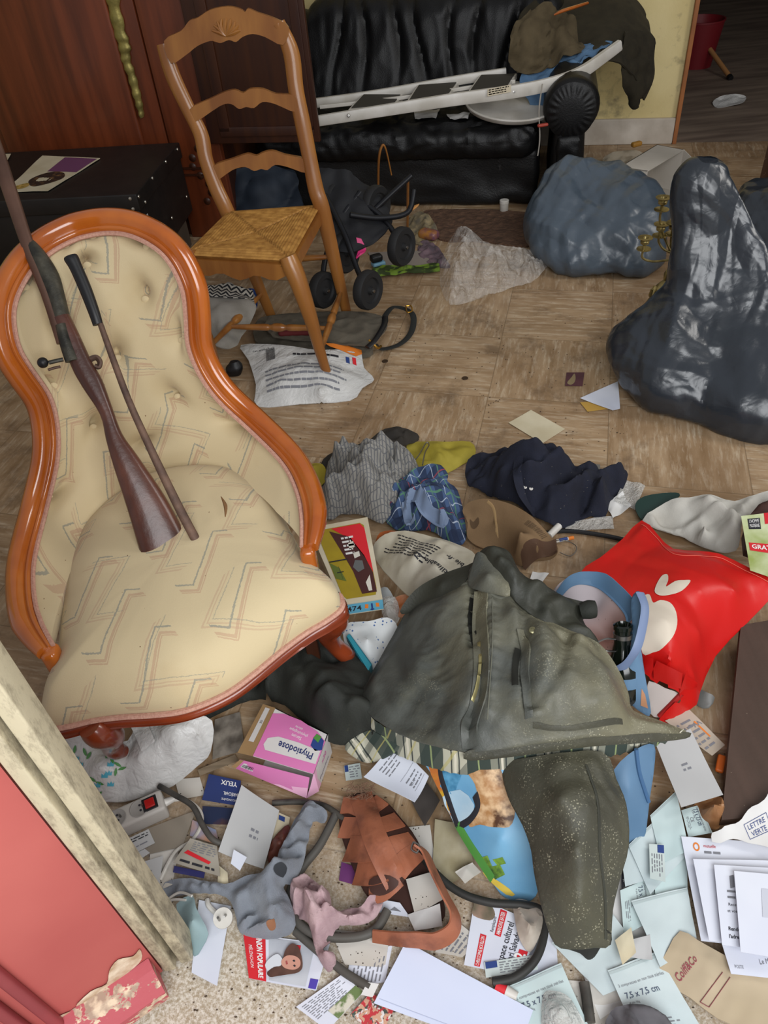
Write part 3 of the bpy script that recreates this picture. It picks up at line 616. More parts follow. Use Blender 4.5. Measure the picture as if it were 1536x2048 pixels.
for q in ([(380, 218), (420, 198), (450, 184), (470, 180), (486, 186), (500, 178), (525, 178), (552, 188), (590, 192), (592, 224), (550, 208), (525, 204), (508, 216), (492, 214), (478, 218), (462, 208), (440, 212), (386, 246)], [(424, 334), (465, 318), (495, 308), (512, 312), (525, 306), (545, 302), (570, 310), (612, 320), (614, 346), (575, 334), (550, 330), (535, 340), (522, 338), (508, 342), (490, 334), (465, 340), (430, 362)]): slat(q, 'back_slat')
cv = MB()
for k in range(9):
    t = math.pi*(.1+.8*k/8); c0 = V(452, 72); e = c0+V(-math.cos(t)*30, -math.sin(t)*36); m_ = (c0+e)/2+V(4*math.cos(k), 0)
    cv.tube([PY(x, y, Yat(x, y)-.013) for x, y in (c0, m_, e)], [.003, .007, .003], 6, 4)
cv.obj('carved_shell', m_walnut, cr)
zs = .455; sc4 = [P(368, 510, zs), P(580, 522, zs), P(642, 410, zs+.01), P(455, 424, zs)]; cc = sum(sc4)/4
def seat_fn(u, v):
    p = (sc4[0][None]*(1-u[:, None])+sc4[1][None]*u[:, None])*(1-v[:, None])+(sc4[3][None]*(1-u[:, None])+sc4[2][None]*u[:, None])*v[:, None]
    e = np.minimum(np.minimum(u, 1-u), np.minimum(v, 1-v)); p[:, 2] += .012*np.clip(e*9, 0, 1)-.014*np.clip((e-.1)*2, 0, 1)
    d = np.where(np.minimum(v, 1-v) < np.minimum(u, 1-u), v, u); p[:, 2] += .0026*np.abs(np.sin(d*math.pi*34)); p[:, 2] -= .006*(np.abs(np.minimum(u, 1-u)-np.minimum(v, 1-v)) < .02); return p
surf('rush_seat', seat_fn, 150, 150, m_rush, ch, t=.03, sharp=80, flip=False)
for a, b, nm in ((0, 1, 'seat_rail'), (1, 2, 'seat_rail'), (2, 3, 'seat_rail'), (3, 0, 'seat_rail')):
    p, q = sc4[a], sc4[b]; d = unit(q-p); out_ = unit(np.cross(d, V(0, 0, 1))); k = 14; pl = []
    for i in range(k+1):
        t = i/k; pl.append(p+(q-p)*t+V(0, 0, -.012))
    for i in range(k, -1, -1):
        t = i/k; pl.append(p+(q-p)*t+V(0, 0, -.052-(.014*math.sin(t*math.pi)-.010*math.cos(t*6*math.pi) if a == 0 else 0)))
    MB().slab(np.array(pl)+out_*.006, -out_*.02).obj(nm, m_walnut, ch, 50)
def leg(top, ft, bow, nm='front_leg'):
    ps = []; rs = []
    for t, r, k in ((0, .031, 0), (.08, .034, .15), (.2, .031, .35), (.45, .025, .3), (.7, .02, -.1), (.88, .017, -.2), (.95, .019, -.05), (1, .013, .1)): ps.append(top+(ft-top)*t+bow*k*.06); rs.append(r)
    return MB().tube(ps, rs, 12, flat=.95).obj(nm, m_walnut, ch)
t1 = sc4[1]+V(-.005, .012, .012); t0 = sc4[0]+V(.012, .015, .01); f1, f0 = P(666, 776, 0.0), P(437, 769, 0.0); leg(t1, f1, V(.35, -.6, 0)); leg(t0, f0, V(-.4, -.5, 0))
def turned(a, b, nm='stretcher', r=.011):
    ps = [a+(b-a)*t for t in (0, .1, .25, .38, .42, .46, .5, .54, .58, .62, .75, .9, 1)]; MB().tube(ps, [r*k for k in (.7, .85, 1.05, 1.2, .9, 1.35, 1.45, 1.35, .9, 1.2, 1.05, .85, .7)], 10, 3).obj(nm, m_walnut, ch)
at = lambda p, q, t: p+(q-p)*t
turned(at(t1, f1, .70), at(sc4[2], rf, .72)); turned(at(t0, f0, .70), at(sc4[3], lf, .72)); turned(at(at(t0, f0, .7), at(sc4[3], lf, .72), .35), at(at(t1, f1, .7), at(sc4[2], rf, .72), .35)); turned(at(sc4[2], rf, .42), at(sc4[3], lf, .42))
# ---------------------------------------------------------------- upholstered nursing chair
AF = frame(-.445, 1.14, 15.8)
def fabric_fn(out):
    u, v, _ = xyz(coords('UV')); n = noise_(coords(), 30, 2)-.5; n2 = noise_(coords(), 260, 2)-.5
    def zig(a, b, lam, amp, per, off, w_, jag): t = ((b+(a/lam).tri()*amp)/per+off+n*.03+n2*jag).fr(); return (t-.5).abs().lt(w_)
    # lines lie on two slants; a slow mask breaks each line so chevrons nest instead of crossing everywhere
    p = u*.94+v*.34; q = v*.94-u*.34
    m1 = ((p/.21+.13).fr()).lt(.74); m2 = ((q/.26+.4).fr()).lt(.7)
    blue = zig(p, q, .21, .10, .135, .0, .019, .05); pk = zig(p, q, .21, .10, .135, .14, .03, .02).mx(zig(p, q, .21, .10, .135, .20, .013, .02))
    pk2 = zig(q, p, .19, .12, .16, .3, .014, .02).mx(zig(q, p, .19, .12, .16, .37, .02, .02)); bl2 = zig(q, p, .19, .12, .16, .22, .010, .05)
    o = mix((pk*m1)*.55, out, '#b08a70'); o = mix((pk2*m2)*.45, o, '#b29076'); o = mix((blue*m1)*.75, o, '#85867a'); o = mix((bl2*m2)*.6, o, '#8a897b')
    o = mix(noise_(coords(), 4, 4, .6).ramp(.55, .8)*.35, o, '#ac8f5e'); return mix(voro(coords(), 34).lt(.045)*noise_(coords(), 6, 2).gt(.52), o, '#6b4a2c')
m_fab = mat('cream_chevron_brocade', '#c8b690', .72, fn=fabric_fn, bump=.12, bs=400, sheen=.15)
m_gimp = mat('pink_gimp_braid', '#c69a86', .85, col2='#b58473', ns=220, bump=.4, bs=300)
ac = thing('nursing_chair', 'low cream chevron-upholstered armchair with a polished orange wood frame', 'armchair', AF(0, .05, 0))
def A(x, y, z): return AF(x, y, z+.12*x)                # the chair leans a little to the left on the rubbish
fpath = np.array([(.265, -.103, .385), (.295, -.02, .392), (.305, .07, .397), (.296, .16, .412), (.25, .27, .452), (.194, .335, .53), (.172, .376, .62), (.186, .39, .695), (.194, .402, .76), (.174, .435, .83), (.12, .492, .870), (.06, .532, .884), (0, .545, .888)])
cent = np.array([(.385, .33), (.386, .35), (.388, .385), (.40, .42), (.415, .46), (.43, .53), (.445, .61), (.46, .68), (.482, .745), (.512, .81), (.532, .848), (.544, .87), (.549, .882)])
fp = catmull(fpath, 8); ce = catmull(cent, 8); NT = len(fp)
tuft = [(r, c) for r, cs in ((.93, (-.28, .28)), (.80, (-.62, 0, .62)), (.67, (-.33, .33)), (.54, (-.62, 0, .62)), (.40, (-.3, .3)), (.27, (-.55, 0, .55))) for c in cs]
def back_pt(t, s, off=0.0):
    t = np.atleast_1d(t)*(NT-1); s = np.atleast_1d(s); i = np.clip(t.astype(int), 0, NT-2); f = (t-i)[:, None]
    F = fp[i]*(1-f)+fp[i+1]*f; G = ce[i]*(1-f)+ce[i+1]*f; ph = s*math.pi/2
    k = np.cos(ph); x = F[:, 0]*np.sin(ph); y = F[:, 1]+(G[:, 0]-F[:, 1])*k; z = F[:, 2]+(G[:, 1]-F[:, 2])*k
    e = np.clip((1-np.abs(s))*5, 0, 1)*np.clip((.99-t/(NT-1))*6, 0, 1); pad = .022*e
    for tr_, sc_ in tuft:
        d2 = ((t/(NT-1)-tr_)/.05)**2+((s-sc_)/.13)**2; pad = pad-.034*np.exp(-d2*1.6)*e
        for a_, b_ in ((.13, .32), (.13, -.32), (-.13, .32), (-.13, -.32)):   # soft pleats running to the neighbours
            q = ((t/(NT-1)-tr_)*a_/.0169*.13+(s-sc_)*b_/.1024*.32)/2; q = np.clip(q, 0, .5); dd = ((t/(NT-1)-tr_-a_*q)/.012)**2+((s-sc_-b_*q)/.03)**2; pad = pad-.010*np.exp(-dd)*e
    x = x-pad*np.sin(ph)*.8-off*np.sin(ph); y = y-pad*np.cos(ph)*.85-off*np.cos(ph); z = z+pad*.35
    return x, y, z, F, ph
def back_fn(u, v):
    x, y, z, _, _ = back_pt(v*.965, u*2-1); return np.array([A(a, b, c) for a, b, c in zip(x, y, z)])
nu, nv = 90, 110; U, W_ = np.meshgrid(np.linspace(0, 1, nu+1), np.linspace(0, 1, nv+1), indexing='ij'); p = back_fn(U.ravel(), W_.ravel())
x, y, z, F, ph = back_pt(W_.ravel()*.965, U.ravel()*2-1); uv = np.c_[x+np.sign(x)*np.abs(y-.4)*.55, z*1.12+.1]
f = [(i*(nv+1)+j, (i+1)*(nv+1)+j, (i+1)*(nv+1)+j+1, i*(nv+1)+j+1) for i in range(nu) for j in range(nv)]
v2, f2 = thicken(p, f, .035); mkobj('backrest', v2, f2, m_fab, ac, np.concatenate([uv, uv]), 80)
bu = MB()
for r, c in tuft:
    x, y, z, _, _ = back_pt(r*.965, c); o = A(x[0], y[0], z[0]); d = unit(A(-.6*x[0], y[0]-.35, z[0]+.1)-A(0, y[0], z[0]))
    MB().lathe([(0, .004), (.006, .0035), (.009, .001), (.009, -.003), (0, -.004)], o+d*.002, d, 12).obj('tuft_button', m_fab, ac)
# polished frame: moulded section swept round the whole back
half = fp[:-1]; full = np.concatenate([half, [fp[-1]], (half*V(-1, 1, 1))[::-1]]); W3 = np.array([A(*q) for q in full]); 
for _ in range(5): W3[1:-1] = (W3[:-2]+2*W3[1:-1]+W3[2:])/4
t_ = np.gradient(W3, axis=0); rings = []; inner = []
ctr = A(0, .2, .62)
for i in range(len(W3)):
    t = unit(t_[i]); fwd = unit(A(0, -.75, .66)-A(0, 0, 0)); k = abs(i/(len(W3)-1)-.5)*2; fwd = unit(fwd*(1-.4*k**3)+V(0, 0, 1)*k**3*.8-unit((ctr-W3[i])*V(1, 1, 0))*(-.25))
    fwd = unit(fwd-t*fwd.dot(t)); out_ = np.cross(t, fwd); out_ = -out_ if out_.dot(W3[i]-ctr) < 0 else out_
    e = min(1, .62+.38*min(i, len(W3)-1-i)/8)
    prof = [(-.012, -.016), (-.012, .010), (-.008, .016), (-.002, .0165), (.0005, .012), (.003, .013), (.012, .022), (.024, .0225), (.036, .016), (.042, .004), (.040, -.010), (.032, -.018)]
    rings.append(np.array([W3[i]+out_*a*e*.92+fwd*b*e*1.05 for a, b in prof])); inner.append(W3[i]-out_*.0155*e+fwd*.008*e)
MB().loft(rings).obj('carved_frame', m_cherry, ac, 75)
for q in (W3[0], W3[-1]): MB().rbox(lambda x, y, z, q=q: q+V(x, y, z), -.016, .016, -.02, .02, -.085, .004, .012, (3, 3, 5)).obj('arm_post', m_cherry, ac)
MB().tube(inner[::2], .0052, 6, 2).obj('braid_trim', m_gimp, ac)
# seat
hs = np.array([(0, .39), (.11, .362), (.198, .28), (.25, .14), (.262, .02), (.27, -.07), (.294, -.13), (.304, -.172), (.296, -.202), (.26, -.216), (.215, -.225), (.16, -.243), (.10, -.268), (.05, -.285), (0, -.290)])
full_s = np.concatenate([hs, (hs*V(-1, 1)[None])[::-1][1:-1]]); sc_ = catmull(full_s, 7, True); sc_[:, 0] -= .004; n = len(sc_)
SZ = .352
prof = [(0, .032), (.15, .0318), (.3, .030), (.45, .027), (.6, .021), (.72, .015), (.82, .006), (.9, -.003), (.955, -.014), (.985, -.028), (1.0, -.045), (1.0, -.062), (.99, -.078)]
vs = []; fs = []; uv = []
for s, dz in prof:
    for i, (x, y) in enumerate(sc_):
        q = V(x*s, .03*(1-s)+y*s); d = np.hypot(sc_[:, 0]-q[0], sc_[:, 1]-q[1]).min(); k = np.clip(d/.11, 0, 1)
        top_ = -.016+.05*(k*(2-k)) if s < .95 else dz
        vs.append(A(q[0], q[1], SZ+top_+.010*(1-s*s))); uv.append((q[0], q[1]+dz*1.0*(1 if y < 0 else -1)*(s > .9)))
for k in range(len(prof)-1):
    for i in range(n): a, b = k*n+i, k*n+(i+1) % n; fs.append((a, a+n, b+n, b))
fs.append(tuple((len(prof)-1)*n+i for i in range(n)))
vs = np.array(vs); vs[:, 2] += .0035*fbm(vs, 9, 2)
seat_o = mkobj('seat', vs, fs, m_fab, ac, np.array(uv)+.33, 70)
bm = bmesh.new(); bm.from_mesh(seat_o.data); bmesh.ops.remove_doubles(bm, verts=bm.verts, dist=1e-5); bmesh.ops.recalc_face_normals(bm, faces=bm.faces); bm.to_mesh(seat_o.data); bm.free()
fr_i = [i for i in range(n) if sc_[i, 1] < -.16]; fr_i.sort(key=lambda i: sc_[i, 0])
def edge_z(x, y): return SZ-.058
pts = [A(sc_[i, 0]*1.0, sc_[i, 1]*1.0, edge_z(*sc_[i])-.006) for i in fr_i]
MB().tube([q+unit(q-A(0, 0, .3))*.004 for q in pts], .006, 6, 2).obj('braid_trim', m_gimp, ac)
top = [A(sc_[i, 0]*1.012, sc_[i, 1]*1.012, edge_z(*sc_[i])-.012) for i in fr_i]; rl = MB(); rings = []
for k, q in enumerate(top):
    o = unit((q-A(0, 0, .3))*V(1, 1, 0)); h = .016+.018*abs(2*k/(len(top)-1)-1)**2
    rings.append(np.array([q-o*.015, q+o*.004, q+o*.010-V(0, 0, .006), q+o*.008-V(0, 0, .014), q+o*.011-V(0, 0, h*.8), q+o*.004-V(0, 0, h), q-o*.02-V(0, 0, h)]))
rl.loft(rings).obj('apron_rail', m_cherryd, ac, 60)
for pl in ([(664, 1226, .285), (668, 1243, .245), (655, 1262, .20), (668, 1288, .14), (690, 1308, .10), (702, 1308, .085)], [(180, 1452, .255), (198, 1464, .23), (222, 1472, .19), (220, 1488, .145), (232, 1500, .11), (250, 1503, .09)]):
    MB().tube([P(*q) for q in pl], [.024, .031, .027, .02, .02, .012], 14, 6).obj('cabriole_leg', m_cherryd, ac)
for s in (-1, 1): MB().tube([A(.15*s, .38, .34), A(.15*s, .41, .2), A(.16*s, .45, .06)-V(0, 0, .011)], [.022, .02, .016], 10).obj('rear_leg', m_cherry, ac)
for s in (-1, 1): MB().box(lambda x, y, z, s=s: A(.23*s, -.13, .27)+V(x, y, z), -.014, .014, -.014, .014, -.2, .03, .004).obj('inner_block', m_mahogd, ac)
mk = MB()
for y0, y1 in ((0, 1),): mk.tube([A(.12+.012, .1, .425), A(.135, .065, .4255), A(.128, .03, .427)], [.001, .004, .001], 6, 4)
tag(mk.obj('dried_leaf_stalk', mat('brown_stalk', '#7d5a38', .8)), 'small dry brown stalk on the cream seat', 'stalk')
# ---------------------------------------------------------------- rifle and handled rod leaning in the armchair
ra, rb = P(338, 1098, .372), PY(48, 495, 1.60)
dr_ = unit(rb-ra); sd = unit(np.cross(dr_, EYE-ra)); nv_ = np.cross(sd, dr_); nv_ = nv_ if nv_.dot(EYE-ra) > 0 else -nv_
def onax(px, py): r = ray(px, py); t = np.dot(ra-EYE, nv_)/np.dot(r, nv_); q = EYE+r*t-ra; return q.dot(dr_), q.dot(sd)
def body(pairs, th, nm, mat_, par, lift=0.0, seg=18, sm=4, pw=1.0):
    st = []
    for k, (l, r) in enumerate(pairs):
        a, b = onax(*l), onax(*r); st.append((a[0], a[1], b[0], b[1], th[k] if hasattr(th, '__len__') else th))
    st = catmull(st, sm); rings = []
    for s0, w0, s1, w1, h in st:
        L_ = ra+dr_*s0+sd*w0; R_ = ra+dr_*s1+sd*w1; c = (L_+R_)/2; hw = (R_-L_)/2; an = np.arange(seg)*2*math.pi/seg
        rings.append(np.array([c+hw*np.sign(math.cos(a))*abs(math.cos(a))**pw+nv_*(lift+h*np.sign(math.sin(a))*abs(math.sin(a))**pw) for a in an]))
    return MB().loft(rings).obj(nm, mat_, par, 60)
rf_ = thing('bolt_action_rifle', 'old bolt-action rifle with a dark worn stock leaning in the armchair', 'rifle', ra-V(0, 0, .01))
stock = body([((283, 1108), (387, 1098)), ((278, 1098), (380, 1088)), ((255, 1020), (335, 1000)), ((226, 930), (278, 915)), ((212, 880), (245, 868)), ((200, 830), (226, 818)), ((165, 775), (205, 760)), ((143, 735), (185, 725)), ((118, 670), (155, 660)), ((105, 640), (140, 630))], [.018, .02, .021, .019, .017, .016, .017, .018, .019, .018], 'butt_stock', m_stock, rf_, pw=.8)
body([((108, 655), (143, 645)), ((92, 600), (130, 590)), ((75, 560), (118, 548)), ((58, 520), (95, 510)), ((42, 492), (70, 482)), ((46, 485), (62, 480))], [.017, .018, .018, .017, .013, .006], 'fore_stock', m_gunm, rf_)
body([((114, 690), (136, 684)), ((82, 590), (104, 586)), ((44, 496), (70, 491)), ((16, 416), (44, 409)), ((-18, 318), (12, 310)), ((-48, 232), (-20, 224))], .0085, 'barrel', mat('brown_barrel_steel', '#6b4f41', .45, .5, col2='#523b31', ns=9), rf_, .006)
body([((132, 728), (160, 722)), ((120, 690), (146, 684)), ((112, 655), (136, 650))], .010, 'receiver', m_gunm, rf_, .012)
q = lambda px, py, l=0.0: (lambda s: ra+dr_*s[0]+sd*s[1]+nv_*l)(onax(px, py))
MB().tube([q(128, 722, .014), q(112, 726, .016), q(100, 729, .016)], .0045, 8).obj('bolt_handle', m_gunm, rf_); MB().rbox(lambda x, y, z: q(88, 729, .016)+V(x, y, z), -.011, .011, -.011, .011, -.011, .011, .0109, (2, 2, 2), rs=5).obj('bolt_knob', m_black, rf_)
MB().tube([q(165, 738, .004), q(178, 722, .004), q(192, 716, .004), q(200, 724, .004), q(198, 735, .004), q(190, 732, .004)], .005, 8, flat=1.4).obj('trigger', m_rust, rf_)
MB().tube([q(168, 742), q(176, 757), q(190, 748), q(196, 760), q(205, 772), q(196, 778), q(190, 790), q(198, 808)], .0048, 8, flat=1.6).obj('trigger_guard', m_rust, rf_)
MB().tube([q(98, 742, .01), q(108, 738, .008), q(122, 735, .008)], .003, 8).obj('loose_lever', m_rust, rf_)
body([((283, 1111), (388, 1101)), ((284, 1107), (387, 1097))], .019, 'butt_plate', m_gunm, rf_, pw=.8)
ra2, rb2 = P(408, 1110, .372), PY(142, 518, 1.53); ra = ra2; dr_ = unit(rb2-ra2); sd = unit(np.cross(dr_, EYE-ra2)); nv_ = np.cross(sd, dr_); nv_ = nv_ if nv_.dot(EYE-ra2) > 0 else -nv_
hr = thing('handled_rod', 'rusty metal rod with a long black grip beside the rifle', 'rod', ra2)
body([((405, 1118), (412, 1116)), ((384, 1085), (402, 1080)), ((340, 1000), (358, 995)), ((262, 830), (276, 826)), ((225, 735), (238, 731)), ((192, 640), (203, 637))], [.003, .005, .005, .005, .005, .005], 'rod', m_rust, hr)
body([((186, 652), (206, 646)), ((178, 630), (200, 624)), ((160, 585), (184, 577)), ((140, 540), (165, 532)), ((128, 520), (156, 511)), ((131, 514), (150, 508))], [.008, .0115, .012, .012, .012, .006], 'grip', m_black, hr)
# ---------------------------------------------------------------- sacks, candelabra and things in the middle of the room
T = tag
def PXZ(px, y, z):
    """the point at distance y and height z that stands over picture column px"""
    c0 = ROT.T @ (V(0, y, z)-EYE); c1 = ROT.T @ V(1, 0, 0); k = (px-768)/F_PX; return V(-(c0[0]+k*c0[2])/(c1[0]+k*c1[2]), y, z)
def sack(name, rows, mat_, amp=.012, lam=.16, seed=0, seg=210, sub=24, ex=.85, parent=None, fine=1.0):
    R_ = catmull([np.concatenate([PXZ(l, y, z), PXZ(r, y, z), [d]]) for l, r, z, y, d in rows], sub); rings = []
    an = np.arange(seg)*2*math.pi/seg; ca = np.sign(np.cos(an))*np.abs(np.cos(an))**ex; sa = np.sign(np.sin(an))*np.abs(np.sin(an))**ex
    for q in R_:
        c = (q[:3]+q[3:6])/2; h = (q[3:6]-q[:3])/2; hw = np.linalg.norm(h[:2]); d = unit(V(c[0], c[1], 0)); hx = unit(V(d[1], -d[0], 0))
        rings.append(c+np.outer(ca*hw, hx)+np.outer(sa*hw*q[6], d)+np.outer(ca, V(0, 0, h[2])))
    v = np.concatenate(rings); m = len(rings); g = np.array(rings); du = np.roll(g, -1, 1)-np.roll(g, 1, 1); dv = np.gradient(g, axis=0); n = np.cross(du.reshape(-1, 3), dv.reshape(-1, 3)); n /= np.maximum(np.linalg.norm(n, axis=1), 1e-9)[:, None]
    if n[len(n)//2].dot(v[len(n)//2]-v.mean(0)) < 0: n = -n
    va = v*V(1, 1, .6); h = crease(va, lam*1.2, seed, 3, .3)*amp*2.0+crease(va, lam*.5, seed+9, 3, .4)*amp*1.0*fine+crease(va, lam*.24, seed+4, 3, .5)*amp*.22*fine
    v = v+n*h[:, None]; v[:, 2] = np.maximum(v[:, 2], .001+.002*(np.abs(h) > 0)); f = []
    for i in range(m-1):
        for j in range(seg): a, b = i*seg+j, i*seg+(j+1) % seg; f.append((a, b, b+seg, a+seg))
    f += [tuple(range(seg))[::-1], tuple((m-1)*seg+j for j in range(seg))]
    mb = MB(); mb.add(v, f); return mb.obj(name, mat_, parent, 22, merge=False)
T(sack('rubbish_bag', [(1150, 1250, 0, 3.10, .5), (1105, 1300, .004, 3.1, .7), (1075, 1320, .05, 3.12, .75), (1062, 1328, .12, 3.17, .8), (1066, 1325, .2, 3.22, .8), (1080, 1290, .27, 3.28, .75), (1102, 1215, .33, 3.34, .6), (1122, 1165, .36, 3.36, .5), (1134, 1146, .37, 3.37, .5)], m_bagb, .03, .24, 3), 'blue-grey plastic rubbish bag on the floor in front of the sofa', 'rubbish bag')
T(sack('rubbish_bag', [(1330, 1640, 0, 2.02, .4), (1265, 1690, .004, 2.02, .55), (1232, 1700, .06, 2.05, .6), (1229, 1690, .14, 2.08, .6), (1284, 1660, .23, 2.11, .5), (1345, 1600, .31, 2.16, .4), (1356, 1545, .40, 2.2, .32), (1360, 1512, .48, 2.24, .28), (1358, 1494, .55, 2.27, .28), (1366, 1478, .60, 2.29, .3), (1384, 1450, .645, 2.31, .35), (1400, 1430, .655, 2.31, .35)], m_bag, .026, .26, 8, seg=260, sub=26), 'tall dark grey plastic sack standing at the right, its top flapping up', 'rubbish bag')
T(sack('rubbish_bag', [(1500, 1800, 0, 2.9, .5), (1480, 1800, .06, 2.9, .5), (1480, 1800, .16, 2.95, .5), (1500, 1780, .24, 3.0, .5), (1560, 1700, .28, 3.0, .5)], m_bag, .02, .2, 21), 'dark plastic sack half hidden behind the tall sack at the right edge', 'rubbish bag')
# clear plastic sheet, crumpled
cl = Drape([(885, 520, .02), (900, 480, .08), (925, 450, .16), (965, 482, .10), (1010, 492, .10), (1060, 497, .08), (1100, 500, .04), (1098, 530, .02), (1060, 565, .01), (1000, 585, .005), (940, 605, .004), (900, 610, .004), (880, 570, .01)], [(930, 490, .13), (950, 520, .06), (985, 515, .14), (1020, 535, .05), (1010, 515, .12), (915, 545, .09), (940, 575, .03), (975, 560, .09), (1000, 570, .02), (1060, 520, .09), (1040, 545, .04), (900, 590, .04), (950, 595, .03)], .006, 3, lambda p: crease(p, .11, 5, 6)*.08+crease(p, .05, 8, 6)*.05+crease(p, .022, 3, 5)*.015, .03, .0006)
T(cl.obj('plastic_sheet', m_clear, None, 18), 'crumpled clear plastic sheet beside the blue-grey bag', 'plastic sheet')
# candelabra
cd = thing('candelabra', 'brass figure candelabra leaning behind the tall dark sack', 'candelabra', P(1308, 690, 0)); cb = P(1292, 686, 0); YC = cb[1]+.02
MB().lathe([(0, .001), (.06, .001), (.062, .02), (.045, .035), (.05, .05), (.03, .065), (0, .07)], cb, (0, 0, 1), 20).obj('base', mat('dark_marble', '#2a2320', .3, col2='#4a2a22', ns=12), cd)
ft, hd = cb+V(.0, 0, .06), PY(1334, 538, YC); ax = unit(hd-ft); L = np.linalg.norm(hd-ft); rings = []
sx = unit(np.cross(ax, V(0, 1, 0)));
for t, r, e in ((0, .03, 0), (.08, .034, .2), (.2, .031, .3), (.35, .027, .3), (.48, .022, .2), (.55, .019, .1), (.64, .024, .1), (.72, .024, 0), (.78, .016, 0), (.82, .010, 0), (.86, .014, 0), (.93, .017, 0), (.98, .012, 0), (1, .004, 0)):
    c = ft+ax*L*t+sx*.012*math.sin(t*5); rings.append(np.array([c+(sx*math.cos(a)+V(0, 1, 0)*math.sin(a)*.85)*r*(1+e*.7*math.cos(a*7+t*6)) for a in np.arange(42)*2*math.pi/42]))
MB().loft(rings).obj('figure', m_brass, cd)
MB().tube([ft+ax*L*.7+sx*.022, ft+ax*L*.6+sx*.04-V(0, .02, 0), ft+ax*L*.72+sx*.045-V(0, .03, 0)], [.008, .007, .005], 8).obj('figure_arm', m_brass, cd); MB().tube([ft+ax*L*.7-sx*.02, ft+ax*L*.82-sx*.036, ft+ax*L*.97-sx*.02], [.008, .007, .005], 8).obj('figure_arm', m_brass, cd)
cup = [(0, -.03), (.004, -.03), (.004, -.012), (.012, -.010), (.016, -.002), (.013, .004), (.022, .009), (.022, .011), (.010, .010), (.008, .014), (.004, .0), (0, .0)]
for px, py, r, bx, by in ((1290, 482, 1.05, 1338, 520), (1326, 402, 1.1, 1340, 500), (1322, 455, .85, 1342, 505), (1347, 452, .85, 1345, 505)):
    o = PY(px, py, YC); b_ = PY(bx, by, YC); mid = o-V(0, 0, .055*r)
    n_ = MB().tube([b_, (b_*.4+mid*.6)-V(0, 0, .01), mid, o-V(0, 0, .025)], .004, 8).obj('branch', m_brass, cd)
    MB().lathe([(0, -.03), (.005, -.03), (.005, -.014), (.014, -.008), (.015, 0), (.012, .004), (.024, .010), (.025, .012), (.010, .011), (.007, .004), (0, .004)], o, (0, 0, 1), 20).obj('candle_cup', m_brass, n_)
    MB().lathe([(0, 0), (.012, .001), (.024, .006), (.024, .008), (.010, .003), (0, .003)], o-V(0, 0, .034), (0, 0, 1), 20).obj('drip_pan', m_brass, n_)
# open white box and litter in the corner
bz = .20; t4 = [P(1239, 334, bz), P(1314, 289, bz), P(1367, 299, bz), P(1295, 342, bz)]; wb = thing('white_box', 'open white cardboard box on its side by the yellow wall', 'box', (t4[0]+t4[2])/2*V(1, 1, 0)); m_wc = mat('white_card', '#c8c1b6', .7, col2='#b7afa3', ns=5)
dn = V(0, 0, -bz+.002)
MB().slab(t4, V(0, 0, -.004)).obj('top_panel', m_wc, wb); MB().slab([q+dn+V(0, 0, .004) for q in t4], V(0, 0, -.004)).obj('bottom_panel', m_wc, wb)
for a, b in ((0, 1), (1, 2), (3, 0)):
    q = t4; MB().slab([q[a], q[b], q[b]+dn, q[a]+dn], unit(sum(q)/4-(q[a]+q[b])/2)*V(1, 1, 0)*.004).obj('side_panel', m_wc, wb)
MB().slab([t4[2], t4[2]+dn, t4[2]+dn*.98+V(.03, -.09, 0), t4[2]+V(.03, -.09, -.03)], V(.003, .001, 0)).obj('flap', m_wc, wb)
T(sheet('cardboard_flap', [(1195, 330), (1240, 325), (1300, 385), (1235, 395)], [.1, .1, .06, .05], mat('brown_cardboard', '#5d4534', .85, col2='#4e3929'), None, .004, 5, 4, .004)[0], 'brown cardboard flap between blue-grey bag and white box', 'cardboard')
T(Drape([(1205, 318, .02), (1225, 305, .05), (1260, 300, .06), (1285, 305, .05), (1278, 322, .03), (1245, 335, .01), (1215, 332, .01)], [(1245, 315, .09)], .008, 3, lambda p: crease(p, .06, 4, 6)*.05, .02, .002).obj('wrapping_paper', mat('cream_tissue', '#b5aa97', .7, col2='#9c8d76', ns=14), None, 25), 'crumpled cream wrapper on the floor behind the white box', 'wrapper')
T(MB().rbox(frame(*P(1271, 303, .06)[:2], 20), -.03, .03, -.015, .015, .085, .11, .01).obj('orange_wrapper', mat('amber_plastic', '#a5762f', .5)), 'small amber wrapper on the crumpled cream paper', 'wrapper')
# through the doorway
T(MB().lathe([(0, .0), (.11, .0), (.15, .28), (.155, .28), (.155, .29), (.145, .29), (.108, .01), (0, .01)], P(1385, 140, 0)+V(.05, .1, 0), (0, 0, 1), 26).obj('red_bucket', mat('dark_red_plastic', '#6d131b', .5)), 'red plastic bucket in the dark hall', 'bucket')
st = thing('broom_stick', 'wooden stick with a black tip leaning in the dark hall', 'stick', P(1462, 157, 0)); s0, s1 = P(1462, 157, .012), PY(1388, 55, P(1462, 157, 0)[1]+.55)
MB().tube([s0+(s1-s0)*.04, s1], .016, 10, 0).obj('handle', mat('raw_wood_stick', '#a9794a', .6), st); MB().tube([s0-V(0, 0, 0), s0+(s1-s0)*.045], .018, 10, 0).obj('black_tip', m_black, st)
hp = Drape([(1425, 205, .01), (1440, 192, .03), (1470, 188, .04), (1492, 192, .03), (1485, 205, .02), (1455, 212, .005), (1435, 215, .003)], [(1462, 198, .06)], .012, 3, lambda p: crease(p, .08, 4, 6)*.05, .02, .002)
T(hp.obj('plastic_wrap', m_bagw, None, 25), 'crumpled white plastic on the hall floor', 'plastic wrap')
